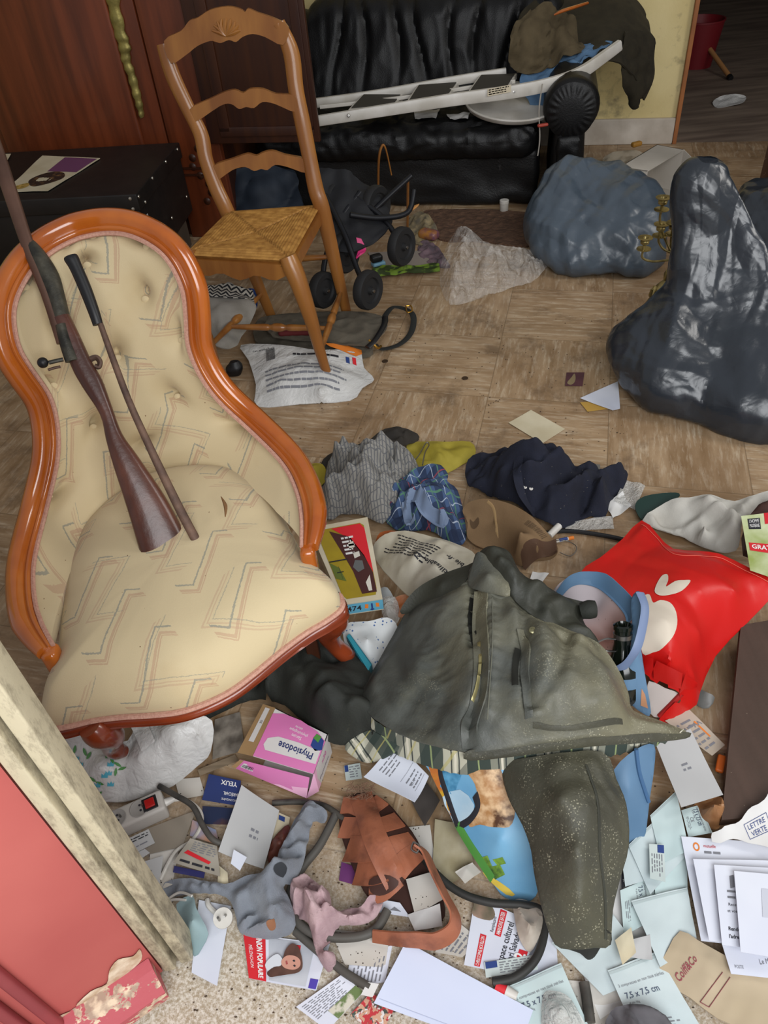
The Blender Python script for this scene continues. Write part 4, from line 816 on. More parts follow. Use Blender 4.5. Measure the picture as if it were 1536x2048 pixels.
# ---- pushchair chassis in the shade under the rush chair
pc = thing('pushchair', 'black folded pushchair with double wheels beside the rush chair', 'pushchair', P(735, 600, 0)); WH = []
for px, py, y, r in ((803, 493, 2.98, .076), (690, 505, 2.98, .08), (736, 580, 2.72, .074), (646, 580, 2.80, .07), (752, 412, 3.15, .08), (672, 400, 3.2, .07)):
    o = PY(px, py, y); o[2] = max(o[2], r+.001) if o[2] < r+.05 else o[2]; WH.append(o); axw = unit(V(.75, -.62, .05))
    wl = MB().lathe([(.016, -.017), (r*.62, -.019), (r*.93, -.02), (r, -.011), (r, .011), (r*.93, .02), (r*.66, .018), (r*.6, .01), (.016, .01), (.012, .024), (0, .026)], o, axw, 30).obj('wheel', m_rubber, pc)
    MB().lathe([(0, .026), (.007, .026), (.006, .030), (0, .031)], o, axw, 10).obj('hub_cap', m_steel, wl)
cfr = lambda *p: MB().tube([PY(*q) for q in p], .011, 10).obj('frame_tube', m_tubed, pc)
cfr((803, 493, 2.97), (770, 440, 3.05), (720, 400, 3.12), (660, 360, 3.25)); cfr((690, 505, 3.0), (720, 450, 3.05), (770, 400, 3.12), (822, 352, 3.2)); cfr((736, 580, 2.74), (715, 540, 2.85), (690, 470, 2.95), (650, 390, 3.1)); cfr((646, 580, 2.82), (650, 520, 2.92), (680, 440, 3.05), (720, 385, 3.15)); cfr((700, 430, 3.0), (760, 436, 3.02), (815, 425, 3.05), (828, 380, 3.1))
hang('seat_fabric', [[(636, 340, 3.25), (690, 345, 3.22), (745, 380, 3.2)], [(645, 390, 3.15), (700, 400, 3.12), (765, 405, 3.14)], [(648, 440, 3.05), (710, 450, 3.02), (785, 440, 3.07)], [(655, 500, 2.95), (715, 505, 2.92), (770, 470, 3.0)]], mat('black_nylon', '#121317', .7), pc, .02, 9, 4)
# things around it
T(hang('navy_bag', [[(455, 345, 4.0), (520, 335, 4.0), (590, 345, 4.0)], [(450, 385, 3.95), (520, 375, 3.92), (600, 385, 3.94)], [(460, 420, 3.9), (530, 425, 3.86), (610, 430, 3.86)], [(480, 470, 3.82), (540, 480, 3.76), (610, 470, 3.76)]], mat('navy_nylon', '#1b2430', .7, col2='#252f3c', ns=9), None, .04, 6, 3, .02), 'dark navy bag on the floor behind the rush chair', 'bag')
hp_ = [(756, 372, 3.66), (757, 330, 3.66), (764, 292, 3.66), (772, 300, 3.66), (783, 350, 3.66)]
T(MB().tube([P(757, 443, .012)]+[PY(*q) for q in hp_][1:], [.012, .011, .011, .008, .006], 10, flat=.5).obj('wooden_hoop', m_walnut), 'bent wooden strip standing in front of the sofa', 'wooden strip')
T(MB().tube([P(815, 470, .0)+V(0, 0, .008), PY(816, 360, 3.36)], .006, 8, 0).obj('wooden_dowel', m_walnut), 'thin upright wooden dowel by the pushchair wheels', 'dowel')
T(MB().tube([PY(778, 441, 3.1), PY(805, 428, 3.1), PY(828, 415, 3.11), PY(838, 408, 3.12)], [.008, .016, .014, .003], 12, flat=.4).obj('wooden_spatula', mat('pale_orange_wood', '#b98146', .5)), 'pale wooden spatula lying over the pushchair frame', 'spatula')
T(Drape([(815, 440, .02), (845, 420, .06), (868, 445, .05), (875, 470, .02), (850, 490, .005), (820, 480, .005)], [(845, 455, .1)], .009, 3, lambda p: (ridge(p, 14, 3)-.8)*.03, .02, .004).obj('floral_cloth', mat('floral_cloth', '#8d7d5c', .9, col2='#5a5346', ns=30)), 'small crumpled beige floral cloth by the pushchair wheel', 'cloth')
T(MB().rbox(frame(*P(858, 478, 0)[:2], -40), -.05, .05, -.03, .03, .001, .045, .02).obj('chocolate_wrapper', mat('gold_brown_foil', '#a7702a', .4, col2='#5d3b52', ns=22)), 'gold and purple foil packet near the sofa rug', 'packet')
T(Drape([(845, 480, .005), (872, 490, .02), (890, 515, .01), (900, 535, .003), (860, 530, .003), (835, 505, .003)], [(868, 510, .03)], .009, 3, lambda p: (ridge(p, 14, 5)-.8)*.02, .02, .003).obj('mauve_cloth', mat('mauve_cloth', '#6f5a61', .9, col2='#4c4047', ns=30)), 'mauve patterned cloth beside the clear plastic', 'cloth')
rg = Drape([(845, 430, .012), (880, 418, .015), (1060, 425, .015), (1075, 470, .012), (1055, 492, .008), (950, 480, .01), (880, 478, .008)], (), .012, 3, lambda p: fbm(p, 30, 3)*.006, .02, .01)
T(rg.obj('brown_rug', mat('brown_shaggy_rug', '#4a3629', .95, col2='#6b4f3c', ns=40, nsc=(1, 3, 1), bump=.8, bs=150)), 'brown shaggy rug along the sofa front', 'rug')
cy = thing('film_canister', 'small white cylinder standing at the foot of the sofa', 'container', P(1008, 421, 0)); MB().lathe([(0, .001), (.02, .001), (.021, .003), (.021, .05), (.019, .052), (0, .052)], P(1008, 421, .013), (0, 0, 1), 20).obj('container_body', m_white, cy); MB().lathe([(.0215, .035), (.0225, .036), (.0225, .05), (.0215, .051)], P(1008, 421, .013), (0, 0, 1), 20).obj('rim', m_white, cy)
lf_, mp = sheet('leafy_packet', [(747, 535), (878, 528), (880, 545), (742, 553)], .012, mat('green_leaf_packet', '#6d8a2c', .45, col2='#2c3c1a', ns=26, nlo=.45, nhi=.55), None, .012, 12, 4, .002, crump=.02)
T(lf_, 'green leafy food packet by the clear plastic sheet', 'packet')
T(hang('magenta_strap', [[(712, 475, 2.95), (722, 478, 2.95)], [(716, 500, 2.93), (732, 500, 2.93)], [(713, 518, 2.9), (722, 510, 2.9)]], mat('magenta_plastic', '#c02a6a', .5), None, 0), 'magenta plastic strap between the pushchair wheels', 'strap')
cp = thing('bottle_cap', 'black and pale-blue sports cap on the floor by the pushchair', 'cap', P(757, 535, 0)); cf = frame(*P(757, 532, 0)[:2], 20); MB().rbox(cf, -.03, .03, -.02, .02, .001, .022, .008).obj('blue_collar', mat('pale_blue_plastic', '#6d97ad', .5), cp); MB().rbox(cf, -.035, .02, -.018, .022, .022, .055, .012).obj('black_top', m_black, cp)
T(sheet('worn_paper', [(735, 505), (870, 500), (868, 530), (760, 535)], .003, mat('dirty_grey_paper', '#857b72', .85), None, .002, 8, 3)[0], 'dirty grey paper under the pushchair wheels', 'paper')
# zigzag cloth and blue bit behind the rush chair's front legs
def zz_fn(out): u, v, _ = xyz(coords('UV')); return mix((((v*55+(u*26).tri()*1.3).fr()-.5).abs().lt(.22))*v.gt(.0), out, '#23242a')
zc = hang('zigzag_cloth', [[(408, 575, 2.85), (455, 572, 2.87), (505, 585, 2.88)], [(405, 605, 2.77), (450, 600, 2.77), (510, 610, 2.8)], [(410, 645, 2.68), (450, 640, 2.66), (500, 640, 2.72)], [(425, 690, 2.6), (450, 700, 2.58), (470, 690, 2.62)]], mat('grey_white_cloth', '#8f8a82', .9, col2='#7c776e', ns=12, bump=.3, bs=200), None, .03, 9, 5, .004)
T(zc, 'pale grey cloth with black zigzags under the rush chair', 'cloth')
zs_ = hang('zigzag_stripes', [[(410, 572, 2.84), (455, 570, 2.86), (505, 582, 2.87)], [(410, 584, 2.80), (452, 584, 2.8), (507, 596, 2.82)], [(408, 598, 2.755), (450, 596, 2.755), (508, 606, 2.78)]], mat('zigzag_print', '#b5b0a6', .9, fn=lambda o: (lambda c: mix(((c[1]*4+(c[0]*6).tri()*.9).fr()).lt(.5), o, '#1d1e22'))(xyz(coords('UV')))), zc, .01, 9, 5, .003)
T(sack('blue_pouch', [(478, 512, .0, 2.95, .6), (472, 515, .04, 2.95, .6), (482, 512, .09, 2.97, .5), (492, 504, .1, 2.97, .4)], mat('royal_blue_cloth', '#1d3a78', .8), .01, .1, 3, 30, 5), 'small royal-blue pouch behind the grey zigzag cloth', 'pouch')
# grey shoulder bag
sb = thing('shoulder_bag', 'flat grey canvas shoulder bag with a black strap on the floor', 'bag', P(650, 670, 0)); m_can = mat('grey_brown_canvas', '#5b5448', .9, col2='#4b463c', ns=20, bump=.3, bs=300)
bd = Drape([(515, 640, .03), (560, 628, .05), (700, 622, .05), (765, 632, .05), (772, 650, .05), (745, 680, .045), (738, 705, .03), (650, 705, .03), (560, 700, .02), (510, 680, .02)], [(640, 660, .065)], .008, 3, lambda p: (ridge(p, 9, 2)-.8)*.01, .02, .02)
bd.obj('bag_body', m_can, sb); fl = Drape([(540, 632, .072), (700, 622, .075), (768, 633, .072), (772, 650, .07), (735, 690, .062), (640, 680, .066), (545, 672, .066)], [(640, 655, .082)], .008, 2, lambda p: (ridge(p, 9, 3)-.8)*.008, .02, .006); fl.obj('flap', m_can, sb)
MB().tube([P(735, 695, .06), P(750, 680, .068), P(768, 650, .075), P(770, 634, .075)], .012, 8, flat=.5).obj('side_binding', m_black, sb)
MB().tube([P(765, 640, .06), P(785, 615, .03), P(815, 620, .03), P(827, 635, .025), P(822, 665, .012), P(800, 688, .01), P(765, 698, .012), P(752, 690, .03)], .012, 8, 8, flat=.2, upv=(0, 0, 1)).obj('shoulder_strap', mat('black_webbing', '#20211f', .8), sb)
MB().tube([P(738, 680, .065), P(748, 690, .05), P(756, 696, .035), P(762, 692, .03)], .005, 8).obj('clasp', mat('gold_clasp', '#b5883a', .3, .9), sb)
MB().tube([P(812, 612, .045), P(822, 612, .045), P(824, 622, .04), P(814, 624, .04), P(812, 612, .045)], .003, 6).obj('strap_slider', mat('gold_slider', '#b5883a', .3, .9), sb)
# white printed carrier bag under the rush chair leg
wd = Drape([(482, 690, .03), (560, 690, .06), (640, 700, .06), (715, 700, .04), (728, 735, .02), (748, 758, .01), (725, 775, .01), (700, 800, .004), (600, 808, .004), (515, 812, .004), (512, 770, .02), (497, 720, .03)], [(600, 740, .075), (650, 740, .07), (560, 760, .06), (640, 780, .05)], .007, 3, lambda p: crease(p, .1, 4, 6)*.02+crease(p, .05, 7, 5)*.008, .02, .003)
wbg = wd.obj('carrier_bag', m_bagw, None, 25); T(wbg, 'white printed carrier bag under the rush chair front leg', 'carrier bag')
mp = wd.map([(500, 690), (730, 700), (740, 800), (510, 810)], .002); lines(mp, wbg, .12, .08, .82, .48, 5, m_inkg, .32, 4, .1); barcode(mp, wbg, .14, .62, .22, .86, m_ink, 4); write(mp, wbg, 'cet emballage', .02, .86, .011, m_ink, width=.09); lines(mp, wbg, .38, .66, .78, .74, 1, m_ink, .5, 4, .1); panel(mp, wbg, 'blue_mark', .83, .62, .86, .74, m_inkb, 2); panel(mp, wbg, 'red_mark', .885, .64, .915, .76, m_inkr, 2); shape(mp, wbg, 'orange_flash', [(.66, .98), (.8, .86), (.92, .8), (.97, .98)], m_inko, 2)
T(MB().rbox(frame(*P(600, 695, 0)[:2], -8), -.07, .06, -.03, .03, .062, .085, .012, fn=None).obj('red_pouch', mat('dark_red_cloth', '#5d1a1c', .8)), 'dark red pouch lying on the white carrier bag', 'pouch')
T(sack('black_ball', [(455, 480, .0, 2.5, .8), (452, 484, .03, 2.5, .8), (460, 476, .055, 2.5, .7)], m_black, .004, .06, 3, 24, 5), 'small black lump beside the white carrier bag', 'lump')
for k, (x, y) in enumerate(((770, 723), (930, 757))):
    T(MB().lathe([(0, .0005), (.011, .0005), (.0115, .001), (.0115, .002), (.011, .0026), (.009, .0022), (0, .0022)], P(x, y, 0), (0, 0, 1), 20).obj('coin', mat('dull_copper', '#4d3c2e', .5, .6)), ('dark coin on the floor, nearer the carrier bag', 'dark coin on the floor, farther right of the two')[k], 'coin', 'coins on the floor')
cdv, mp = sheet('picture_card', [(1133, 745), (1169, 745), (1165, 772), (1130, 772)], .002, mat('dark_purple_card', '#4a2a33', .5, col2='#5b343d', ns=12)); T(cdv, 'small dark purple card lying on the bare floor', 'card'); shape(mp, cdv, 'card_figure', [(.1, .2), (.3, .6), (.45, .9), (.55, .55), (.5, .2), (.3, .05)], mat('ochre_figure', '#8c7a5a', .6), 3)
T(sheet('blank_card', [(1062, 820), (1130, 858), (1085, 887), (1017, 846)], .002, m_papery, None, .0015, 8, 5)[0], 'blank cream card lying alone on the bare floor', 'card')
T(sheet('yellow_envelope', [(1160, 805), (1215, 800), (1240, 815), (1175, 824)], .002, mat('ochre_paper', '#b58f42', .7), None, .002, 8, 5)[0], 'ochre envelope under the folded white paper', 'envelope')
T(sheet('folded_paper', [(1160, 797), (1236, 763), (1240, 818), (1225, 822)], .005, m_paperw, None, .004, 8, 5)[0], 'folded white paper tucked under the tall dark sack', 'paper')
# debris on the floor that nobody could count
db = MB(); r = random.Random(5)
for k in range(1500):
    zone = r.random()
    x, y = (r.uniform(330, 1500), r.uniform(1480, 2040)) if zone < .7 else (r.uniform(560, 1250), r.uniform(620, 1000))
    c = P(x, y, 0); s = r.uniform(.0006, .0022)*(1 if zone < .7 else 1.1); c[2] = s*.5; a = r.random()*6
    p = [c+V(math.cos(a+j*1.57)*s*(1+r.random()), math.sin(a+j*1.57)*s*(.6+r.random()*.5), 0) for j in range(4)]; db.add(p+[q*.3+c*.7+V(0, 0, s) for q in p], [(4, 5, 6, 7), (0, 1, 5, 4), (1, 2, 6, 5), (2, 3, 7, 6), (3, 0, 4, 7)])
T(db.obj('crumbs', mat('earth_crumbs', '#3a2d22', .95, col2='#5a4836'), None, 40, False), 'dark crumbs and dirt scattered over the floor', 'dirt', None, 'stuff')
# ---------------------------------------------------------------- the heap of clothes, bags and papers in front
def onto(d, px, py, lift=0.0):
    z = .1
    for _ in range(36): q = P(px, py, z); z = .6*z+.4*float(d.z(q[None, :2])[0])
    return P(px, py, z)+V(0, 0, lift)
def ribbon(d, pts, w_, nm, mat_, par, lift=.002, th=.002, n=6):
    q = catmull(np.array([onto(d, *p) for p in pts]), n); t = np.gradient(q, axis=0); s = np.array([unit(np.cross(k, V(0, 0, 1))) for k in t]); cols = []
    for a in np.linspace(-1, 1, 5): c = q+s*w_*a; c[:, 2] = np.maximum(d.z(c[:, :2]), q[:, 2]-.01)+lift+.001*(1-a*a); cols.append(c)
    g = np.array(cols).transpose(1, 0, 2); m = len(q); v = g.reshape(-1, 3); f = [(i*5+j, i*5+j+1, i*5+j+6, i*5+j+5) for i in range(m-1) for j in range(4)]
    v, f = thicken(v, f, th); return mkobj(nm, v, f, mat_, par)
def onpoly(d, pts, nm, mat_, par, lift=.0015, sm=3):
    q = [onto(d, *p) for p in pts]; xy = catmull(np.array(q), sm, True) if sm else np.array(q); n = len(xy); lo, hi = xy[:, :2].min(0), xy[:, :2].max(0); st = max(.006, (hi-lo).max()/24); g = [(x, y) for x in np.arange(lo[0], hi[0], st) for y in np.arange(lo[1], hi[1], st)]
    vo, _, fo, _, _, _ = geometry.delaunay_2d_cdt([Vector(t[:2]) for t in xy]+[Vector(t) for t in g], [(i, (i+1) % n) for i in range(n)], [], 1, 1e-7)
    p = np.array([tuple(t) for t in vo]); return mkobj(nm, np.c_[p, d.z(p)+lift], [tuple(t) for t in fo], mat_, par)
folds = lambda a, s, seed=0, c=0, lam=.08: (lambda p: soft(p, 1.2/s, seed, 5)*a*4.4+soft(p, .5/s, seed+7, 4)*a*1.9+(ridge(p, s*1.2, seed, 2)-.9)*a*.25)
paperc = lambda a, lam, seed=0: (lambda p: crease(p, lam, seed, 6)*a+crease(p, lam*.4, seed+3, 5)*a*.35)
# ---- garments strewn across the middle
T(Drape([(600, 945, .01), (625, 930, .03), (650, 935, .03), (650, 965, .02), (615, 990, .004), (598, 985, .004)], (), .007, 4, folds(.02, 14, 1)).obj('yellow_cloth', mat('mustard_cloth', '#8a7a1d', .85, col2='#9a8a2c', ns=12, bump=.2, bs=200)), 'mustard yellow cloth end beside the armchair frame', 'cloth')
T(Drape([(820, 886, .02), (880, 884, .025), (940, 883, .02), (950, 912, .01), (915, 935, .01), (885, 948, .008), (835, 935, .02), (815, 905, .03)], [(880, 910, .04)], .007, 3, folds(.012, 9, 3)).obj('yellow_garment', mat('olive_yellow_cloth', '#8d7f22', .8, col2='#9b8d33', ns=8, bump=.2, bs=200)), 'flat olive-yellow garment between grey and navy shirts', 'garment')
T(Drape([(655, 910, .02), (700, 895, .04), (740, 878, .06), (770, 858, .05), (805, 857, .05), (835, 868, .03), (832, 885, .02), (780, 900, .05), (730, 905, .06), (690, 915, .05), (660, 945, .02), (642, 935, .01)], [(750, 885, .07)], .007, 3, folds(.025, 11, 5)).obj('black_garment', mat('black_brown_cloth', '#231f1b', .85, col2='#2f2a24', ns=10, bump=.2, bs=200)), 'black-brown garment lying behind the grey striped shirt', 'garment')
MB_ = MB(); MB_.tube([P(845, 930, .05), P(850, 905, .055), P(858, 890, .05), P(852, 886, .05), P(838, 910, .05), P(825, 925, .05)], .002, 6); T(MB_.obj('wire_hanger', m_steel), 'bent wire hanger hook on the olive-yellow garment', 'hanger')
stripe = lambda c2, per, wd: (lambda out: (lambda uv, n: mix((((uv[0]+n*.03)/per).fr()).lt(wd), mix((((uv[1]+n*.03)/per).fr()).lt(wd*.5), out, c2), c2))(xyz(coords('UV')), noise_(coords(), 9, 2)))
gs = Drape([(648, 960, .02), (665, 920, .05), (700, 895, .09), (745, 893, .10), (790, 895, .10), (825, 910, .08), (838, 940, .06), (835, 985, .05), (800, 1010, .05), (765, 1045, .03), (730, 1030, .03), (690, 1025, .02), (655, 1040, .01), (640, 1000, .01)], [(720, 930, .13), (770, 930, .13), (700, 980, .09), (790, 960, .11), (740, 990, .10), (690, 945, .11)], .006, 3, folds(.055, 10, 11), .03, .004)
T(gs.obj('striped_shirt', mat('grey_striped_cotton', '#83807a', .9, fn=stripe('#5f5f60', .0095, .35), bump=.15, bs=300)), 'crumpled grey-striped shirt heaped by the armchair', 'shirt')
pb = [(0, .06, 0, .30, '#1c2740', .75), (1, .06, .1, .30, '#1c2740', .75), (0, .06, .35, .05, '#4f7a5c', .8), (1, .06, .45, .06, '#4f7a5c', .8), (0, .06, .62, .03, '#a8b2c0', .8), (1, .06, .72, .03, '#a8b2c0', .8), (0, .12, .2, .02, '#8a3a44', .8), (1, .12, .85, .02, '#8a3a44', .8)]
ps = Drape([(775, 995, .05), (800, 960, .09), (830, 940, .11), (870, 932, .12), (895, 945, .11), (895, 965, .1), (915, 985, .07), (928, 1030, .03), (932, 1080, .01), (905, 1090, .01), (870, 1065, .03), (830, 1060, .03), (790, 1055, .03), (770, 1035, .03)], [(850, 975, .15), (830, 1020, .11), (880, 1020, .12), (900, 1050, .06)], .0055, 3, folds(.045, 11, 14), .03, .004, 20)
pso = ps.obj('plaid_shirt', mat('blue_plaid_cotton', '#3c5072', .9, fn=plaid(None, 1, '', pb), bump=.15, bs=300)); T(pso, 'crumpled blue and green plaid shirt beside the game box', 'shirt')
ribbon(ps, [(812, 1005), (815, 1035), (822, 1058)], .012, 'tie_strap', mat('pale_blue_strap', '#6f7f99', .85), pso, .012); ribbon(ps, [(838, 1000), (850, 1025), (875, 1045), (892, 1052)], .013, 'tie_strap', mat('pale_blue_strap_b', '#6f7f99', .85), pso, .012); ribbon(ps, [(812, 1008), (825, 1000), (840, 1003)], .012, 'tie_strap', mat('pale_blue_strap_c', '#6f7f99', .85), pso, .014)
ns_ = Drape([(930, 945, .03), (945, 910, .06), (1000, 905, .08), (1045, 905, .1), (1060, 895, .11), (1105, 893, .11), (1125, 905, .1), (1145, 925, .08), (1155, 940, .05), (1200, 940, .04), (1235, 938, .03), (1255, 955, .02), (1240, 985, .01), (1220, 1005, .008), (1210, 1035, .004), (1170, 1035, .006), (1130, 1055, .01), (1090, 1045, .03), (1040, 1010, .04), (1000, 1000, .03), (970, 985, .02), (940, 975, .02)], [(1000, 945, .10), (1060, 940, .13), (1110, 940, .12), (1090, 1000, .07), (1050, 975, .10), (1160, 985, .06), (1200, 975, .06)], .0065, 3, folds(.05, 9, 21), .03, .004)
nso = ns_.obj('navy_shirt', m_navy); T(nso, 'crumpled dark navy shirt with two white buttons', 'shirt')
for x, y in ((1050, 975), (1062, 978)): q = onto(ns_, x, y, .001); MB().lathe([(0, 0), (.0055, 0), (.0055, .0015), (.004, .0025), (.002, .0015), (0, .0015)], q, (0, -.3, 1), 14).obj('button', m_white, nso)
ribbon(ns_, [(1042, 905), (1035, 940), (1045, 985), (1070, 1025)], .012, 'button_placket', m_navy, nso, .002)
# beige cap
bc = Drape([(935, 1045, .05), (925, 1020, .06), (940, 1003, .08), (975, 998, .1), (1020, 1008, .11), (1060, 1030, .11), (1090, 1060, .09), (1112, 1088, .07), (1115, 1105, .05), (1100, 1118, .03), (1070, 1122, .03), (1040, 1130, .02), (1000, 1105, .01), (960, 1095, .01), (935, 1075, .02)], [(990, 1040, .135), (1040, 1060, .13), (970, 1065, .1), (1020, 1090, .08), (1075, 1090, .08)], .006, 4, folds(.008, 7, 2), .02, .004)
m_tan = mat('tan_brushed_cotton', '#7d6447', .88, col2='#6f573c', ns=9, bump=.2, bs=260); bco = bc.obj('tan_cap', m_tan); T(bco, 'tan peaked cap lying on its side below the navy shirt', 'cap')
ribbon(bc, [(975, 1003), (990, 1030), (995, 1070)], .003, 'seam', mat('tan_seam', '#927751', .9), bco, .0005); ribbon(bc, [(1045, 1130), (1070, 1108), (1100, 1100), (1113, 1092)], .012, 'cap_rim', mat('brown_rim', '#4d3524', .8), bco, .001)
mp = bc.map([(1055, 1035), (1105, 1075), (1085, 1090), (1040, 1050)], .0015); barcode(mp, bco, .1, .2, .9, .8, mat('faded_brown_ink', '#55422e', .9), 3, 'cap_print')
mp = bc.map([(940, 1035), (958, 1035), (958, 1060), (940, 1060)], .0015); shape(mp, bco, 'cap_patch', [(0, .8), (.4, .6), (.9, 1), (1, .5), (.6, .1), (.1, .2)], mat('dark_brown_patch', '#4f3c28', .9), 3)
MB_ = MB().tube([P(1095, 1085, .02), P(1125, 1080, .015), P(1150, 1090, .01), P(1152, 1102, .008), P(1140, 1112, .006), P(1120, 1105, .005)], .0012, 6); T(MB_.obj('wire_piece', m_steel), 'thin bent wire on the floor beside the tan cap', 'wire')
pn = thing('pen', 'white and orange pen on the floor beside the tan cap', 'pen', P(1125, 1080, .0)); a_, b_ = P(1105, 1084, .012), P(1147, 1075, .012); MB().tube([a_, a_*.25+b_*.75], .005, 8, 0).obj('pen_barrel', m_white, pn); MB().tube([a_*.25+b_*.75, b_], .0052, 8, 0).obj('pen_cap', m_inko, pn); MB().tube([a_*.7+b_*.3+V(0, 0, .0008), a_*.3+b_*.7+V(0, 0, .0008)], .0048, 8, 0).obj('pen_stripe', m_inkb, pn)
T(MB().tube([P(1098, 1072, .02), P(1118, 1052, .02)], .010, 10, 0).obj('paper_roll', m_white), 'small white roll against the tan cap', 'roll')
T(MB().tube([P(1080, 1068, .008), P(1130, 1062, .008), P(1190, 1068, .008), P(1250, 1080, .008), P(1290, 1095, .008)], .006, 8).obj('grey_cable', m_rubber), 'dark cable on the floor behind the red bag', 'cable')
for k, (q, lb, m_) in enumerate((([(1135, 1045), (1225, 1035), (1228, 1058), (1128, 1066)], 'wrinkled clear strip beside the navy shirt', m_clearg), ([(1210, 1010), (1245, 985), (1262, 1015), (1225, 1040)], 'crumpled white tissue by the navy shirt end', m_paper), ([(1250, 960), (1290, 975), (1270, 1020), (1228, 1005)], 'clear wrapper between navy shirt and tall sack', m_clearg), ([(1065, 1145), (1098, 1150), (1085, 1165), (1060, 1160)], 'small white paper scrap below the tan cap', m_paper), ([(1162, 932), (1200, 930), (1200, 942), (1165, 945)], 'grey card scrap behind the navy shirt', mat('grey_card', '#6d6a64', .8)))):
    T(sheet('paper_scrap', q, .006, m_, None, .008, 18, k, crump=.012)[0], lb, 'scrap')
# white cloth, dark green board, brown case and leaflet at the right
T(Drape([(1270, 1010, .03), (1290, 992, .04), (1340, 985, .05), (1360, 990, .05), (1330, 1015, .03), (1300, 1035, .02), (1282, 1038, .02)], (), .008, 3, None, .02, .004).obj('green_board', mat('dark_green_plastic', '#18302a', .4)), 'dark green plastic board under the tall sack', 'board')
T(Drape([(1285, 1040, .03), (1330, 1005, .06), (1370, 995, .08), (1420, 993, .09), (1470, 1000, .1), (1536, 985, .12), (1560, 990, .12), (1545, 1010, .11), (1490, 1035, .1), (1480, 1070, .08), (1470, 1105, .04), (1420, 1100, .03), (1370, 1075, .02), (1320, 1060, .02)], [(1360, 1030, .09), (1410, 1040, .11), (1440, 1070, .09)], .007, 3, folds(.045, 8, 31), .03, .004).obj('white_cloth', mat('off_white_cloth', '#b9b6ae', .85, col2='#a9a59c', ns=8, bump=.2, bs=240)), 'bundled off-white cloth behind the red bag', 'cloth')
T(Drape([(1500, 1030, .13), (1540, 1000, .15), (1600, 1010, .15), (1600, 1120, .12), (1490, 1100, .1)], (), .012, 2, folds(.01, 6, 2), .02, .02).obj('brown_case', mat('brown_leatherette', '#49302a', .6, bump=.2, bs=90)), 'brown leatherette case at the right edge behind the red bag', 'case')
lf_, mp = sheet('leaflet', [(1482, 1032), (1565, 1022), (1575, 1165), (1500, 1142)], [.165, .17, .15, .14], mat('green_meadow_print', '#8b9a4c', .4, col2='#c9cfa8', ns=12), None, .004, 5, 3); T(lf_, 'green leaflet with a red banner at the right edge', 'leaflet')
mpu = up_(mp); panel(mp, lf_, 'black_logo', .14, .74, .44, .93, m_ink); write(mpu, lf_, "L'HOMME", .17, .85, mp[2]*.06, m_inkw, width=mp[1]*.24); write(mpu, lf_, 'MODERNE', .17, .77, mp[2]*.06, m_inkw, width=mp[1]*.24); panel(mp, lf_, 'red_corner', .55, .82, 1, 1, m_inkr); panel(mp, lf_, 'red_banner', .08, .36, 1, .5, m_inkr); write(mpu, lf_, 'GRATUIT', .14, .4, mp[2]*.07, m_inkw, width=mp[1]*.8, bold=.02)
# ---- game box, cardboard box corner, printed bags, paisley bag, teal book
T(MB().box(frame(*P(612, 1020, 0)[:2], 20), -.10, .03, -.04, .06, .001, .07, .004).obj('cardboard_box', m_kraft), 'brown cardboard box corner behind the armchair arm', 'box')
gz = .125; gq = [P(*q, gz) for q in ((618, 1056), (735, 1034), (765, 1197), (684, 1209))]; gb = thing('game_box', 'old game box with a ship picture beside the armchair', 'box', sum(gq)/4*V(1, 1, 0)+V(0, 0, .085)); m_card = mat('aged_white_card', '#c9bfa8', .7, col2='#b8ad93', ns=9)
MB().slab(gq, V(0, 0, -.04)).obj('box_lid', m_card, gb)
def quadmap(q, off):
    n = unit(np.cross(q[1]-q[0], q[3]-q[0])); n = n if n.dot(EYE-q[0]) > 0 else -n
    def f(u, v): u = np.asarray(u, float)[:, None]; v = np.asarray(v, float)[:, None]; return (q[3]*(1-u)+q[2]*u)*(1-v)+(q[0]*(1-u)+q[1]*u)*v+n*off
    return f, float(np.linalg.norm(q[1]-q[0])), float(np.linalg.norm(q[0]-q[3]))
mp = quadmap(gq, .0008); mp2 = quadmap(gq, .0014); mp3 = quadmap(gq, .002); mp4 = quadmap(gq, .0026)
shape(mp, gb, 'yellow_picture', [(.09, .1), (.16, .05), (.86, .05), (.91, .12), (.91, .9), (.85, .94), (.14, .94), (.09, .88)], mat('mustard_print', '#a08a1e', .5, col2='#8f7a1c', ns=12), 0)
shape(mp2, gb, 'red_hull', [(.35, .93), (.85, .93), (.91, .86), (.91, .3), (.8, .5), (.62, .75)], m_inkr, 0); shape(mp2, gb, 'dark_hull', [(.3, .9), (.62, .78), (.8, .52), (.9, .3), (.9, .08), (.55, .08), (.5, .35), (.42, .55)], mat('maroon_print', '#42201f', .5), 0); shape(mp2, gb, 'green_patch', [(.1, .5), (.25, .42), (.3, .25), (.1, .3)], mat('olive_print', '#5d6a2a', .5), 0)
for k, q in enumerate(([(.55, .62), (.66, .64), (.66, .72), (.56, .7)], [(.6, .5), (.72, .52), (.72, .58), (.6, .57)], [(.7, .2), (.82, .28), (.8, .1), (.72, .1)])): shape(mp3, gb, 'pale_deck', q, mat('pale_print%s' % 'abc'[k], '#c9c3b8', .5), 0)
shape(mp3, gb, 'grey_turret', [(.52, .4), (.6, .48), (.74, .46), (.74, .36), (.6, .33)], mat('grey_print', '#5d5f5e', .5), 0); lines(mp3, gb, .46, .55, .7, .8, 5, m_paper, .5, 4, .4, 'rigging'); panel(mp3, gb, 'crane_line', .24, .28, .245, .44, m_ink, 2); panel(mp3, gb, 'crane_line', .17, .36, .31, .37, m_ink, 2); panel(mp3, gb, 'crane_line', .1, .5, .46, .515, m_ink, 2)
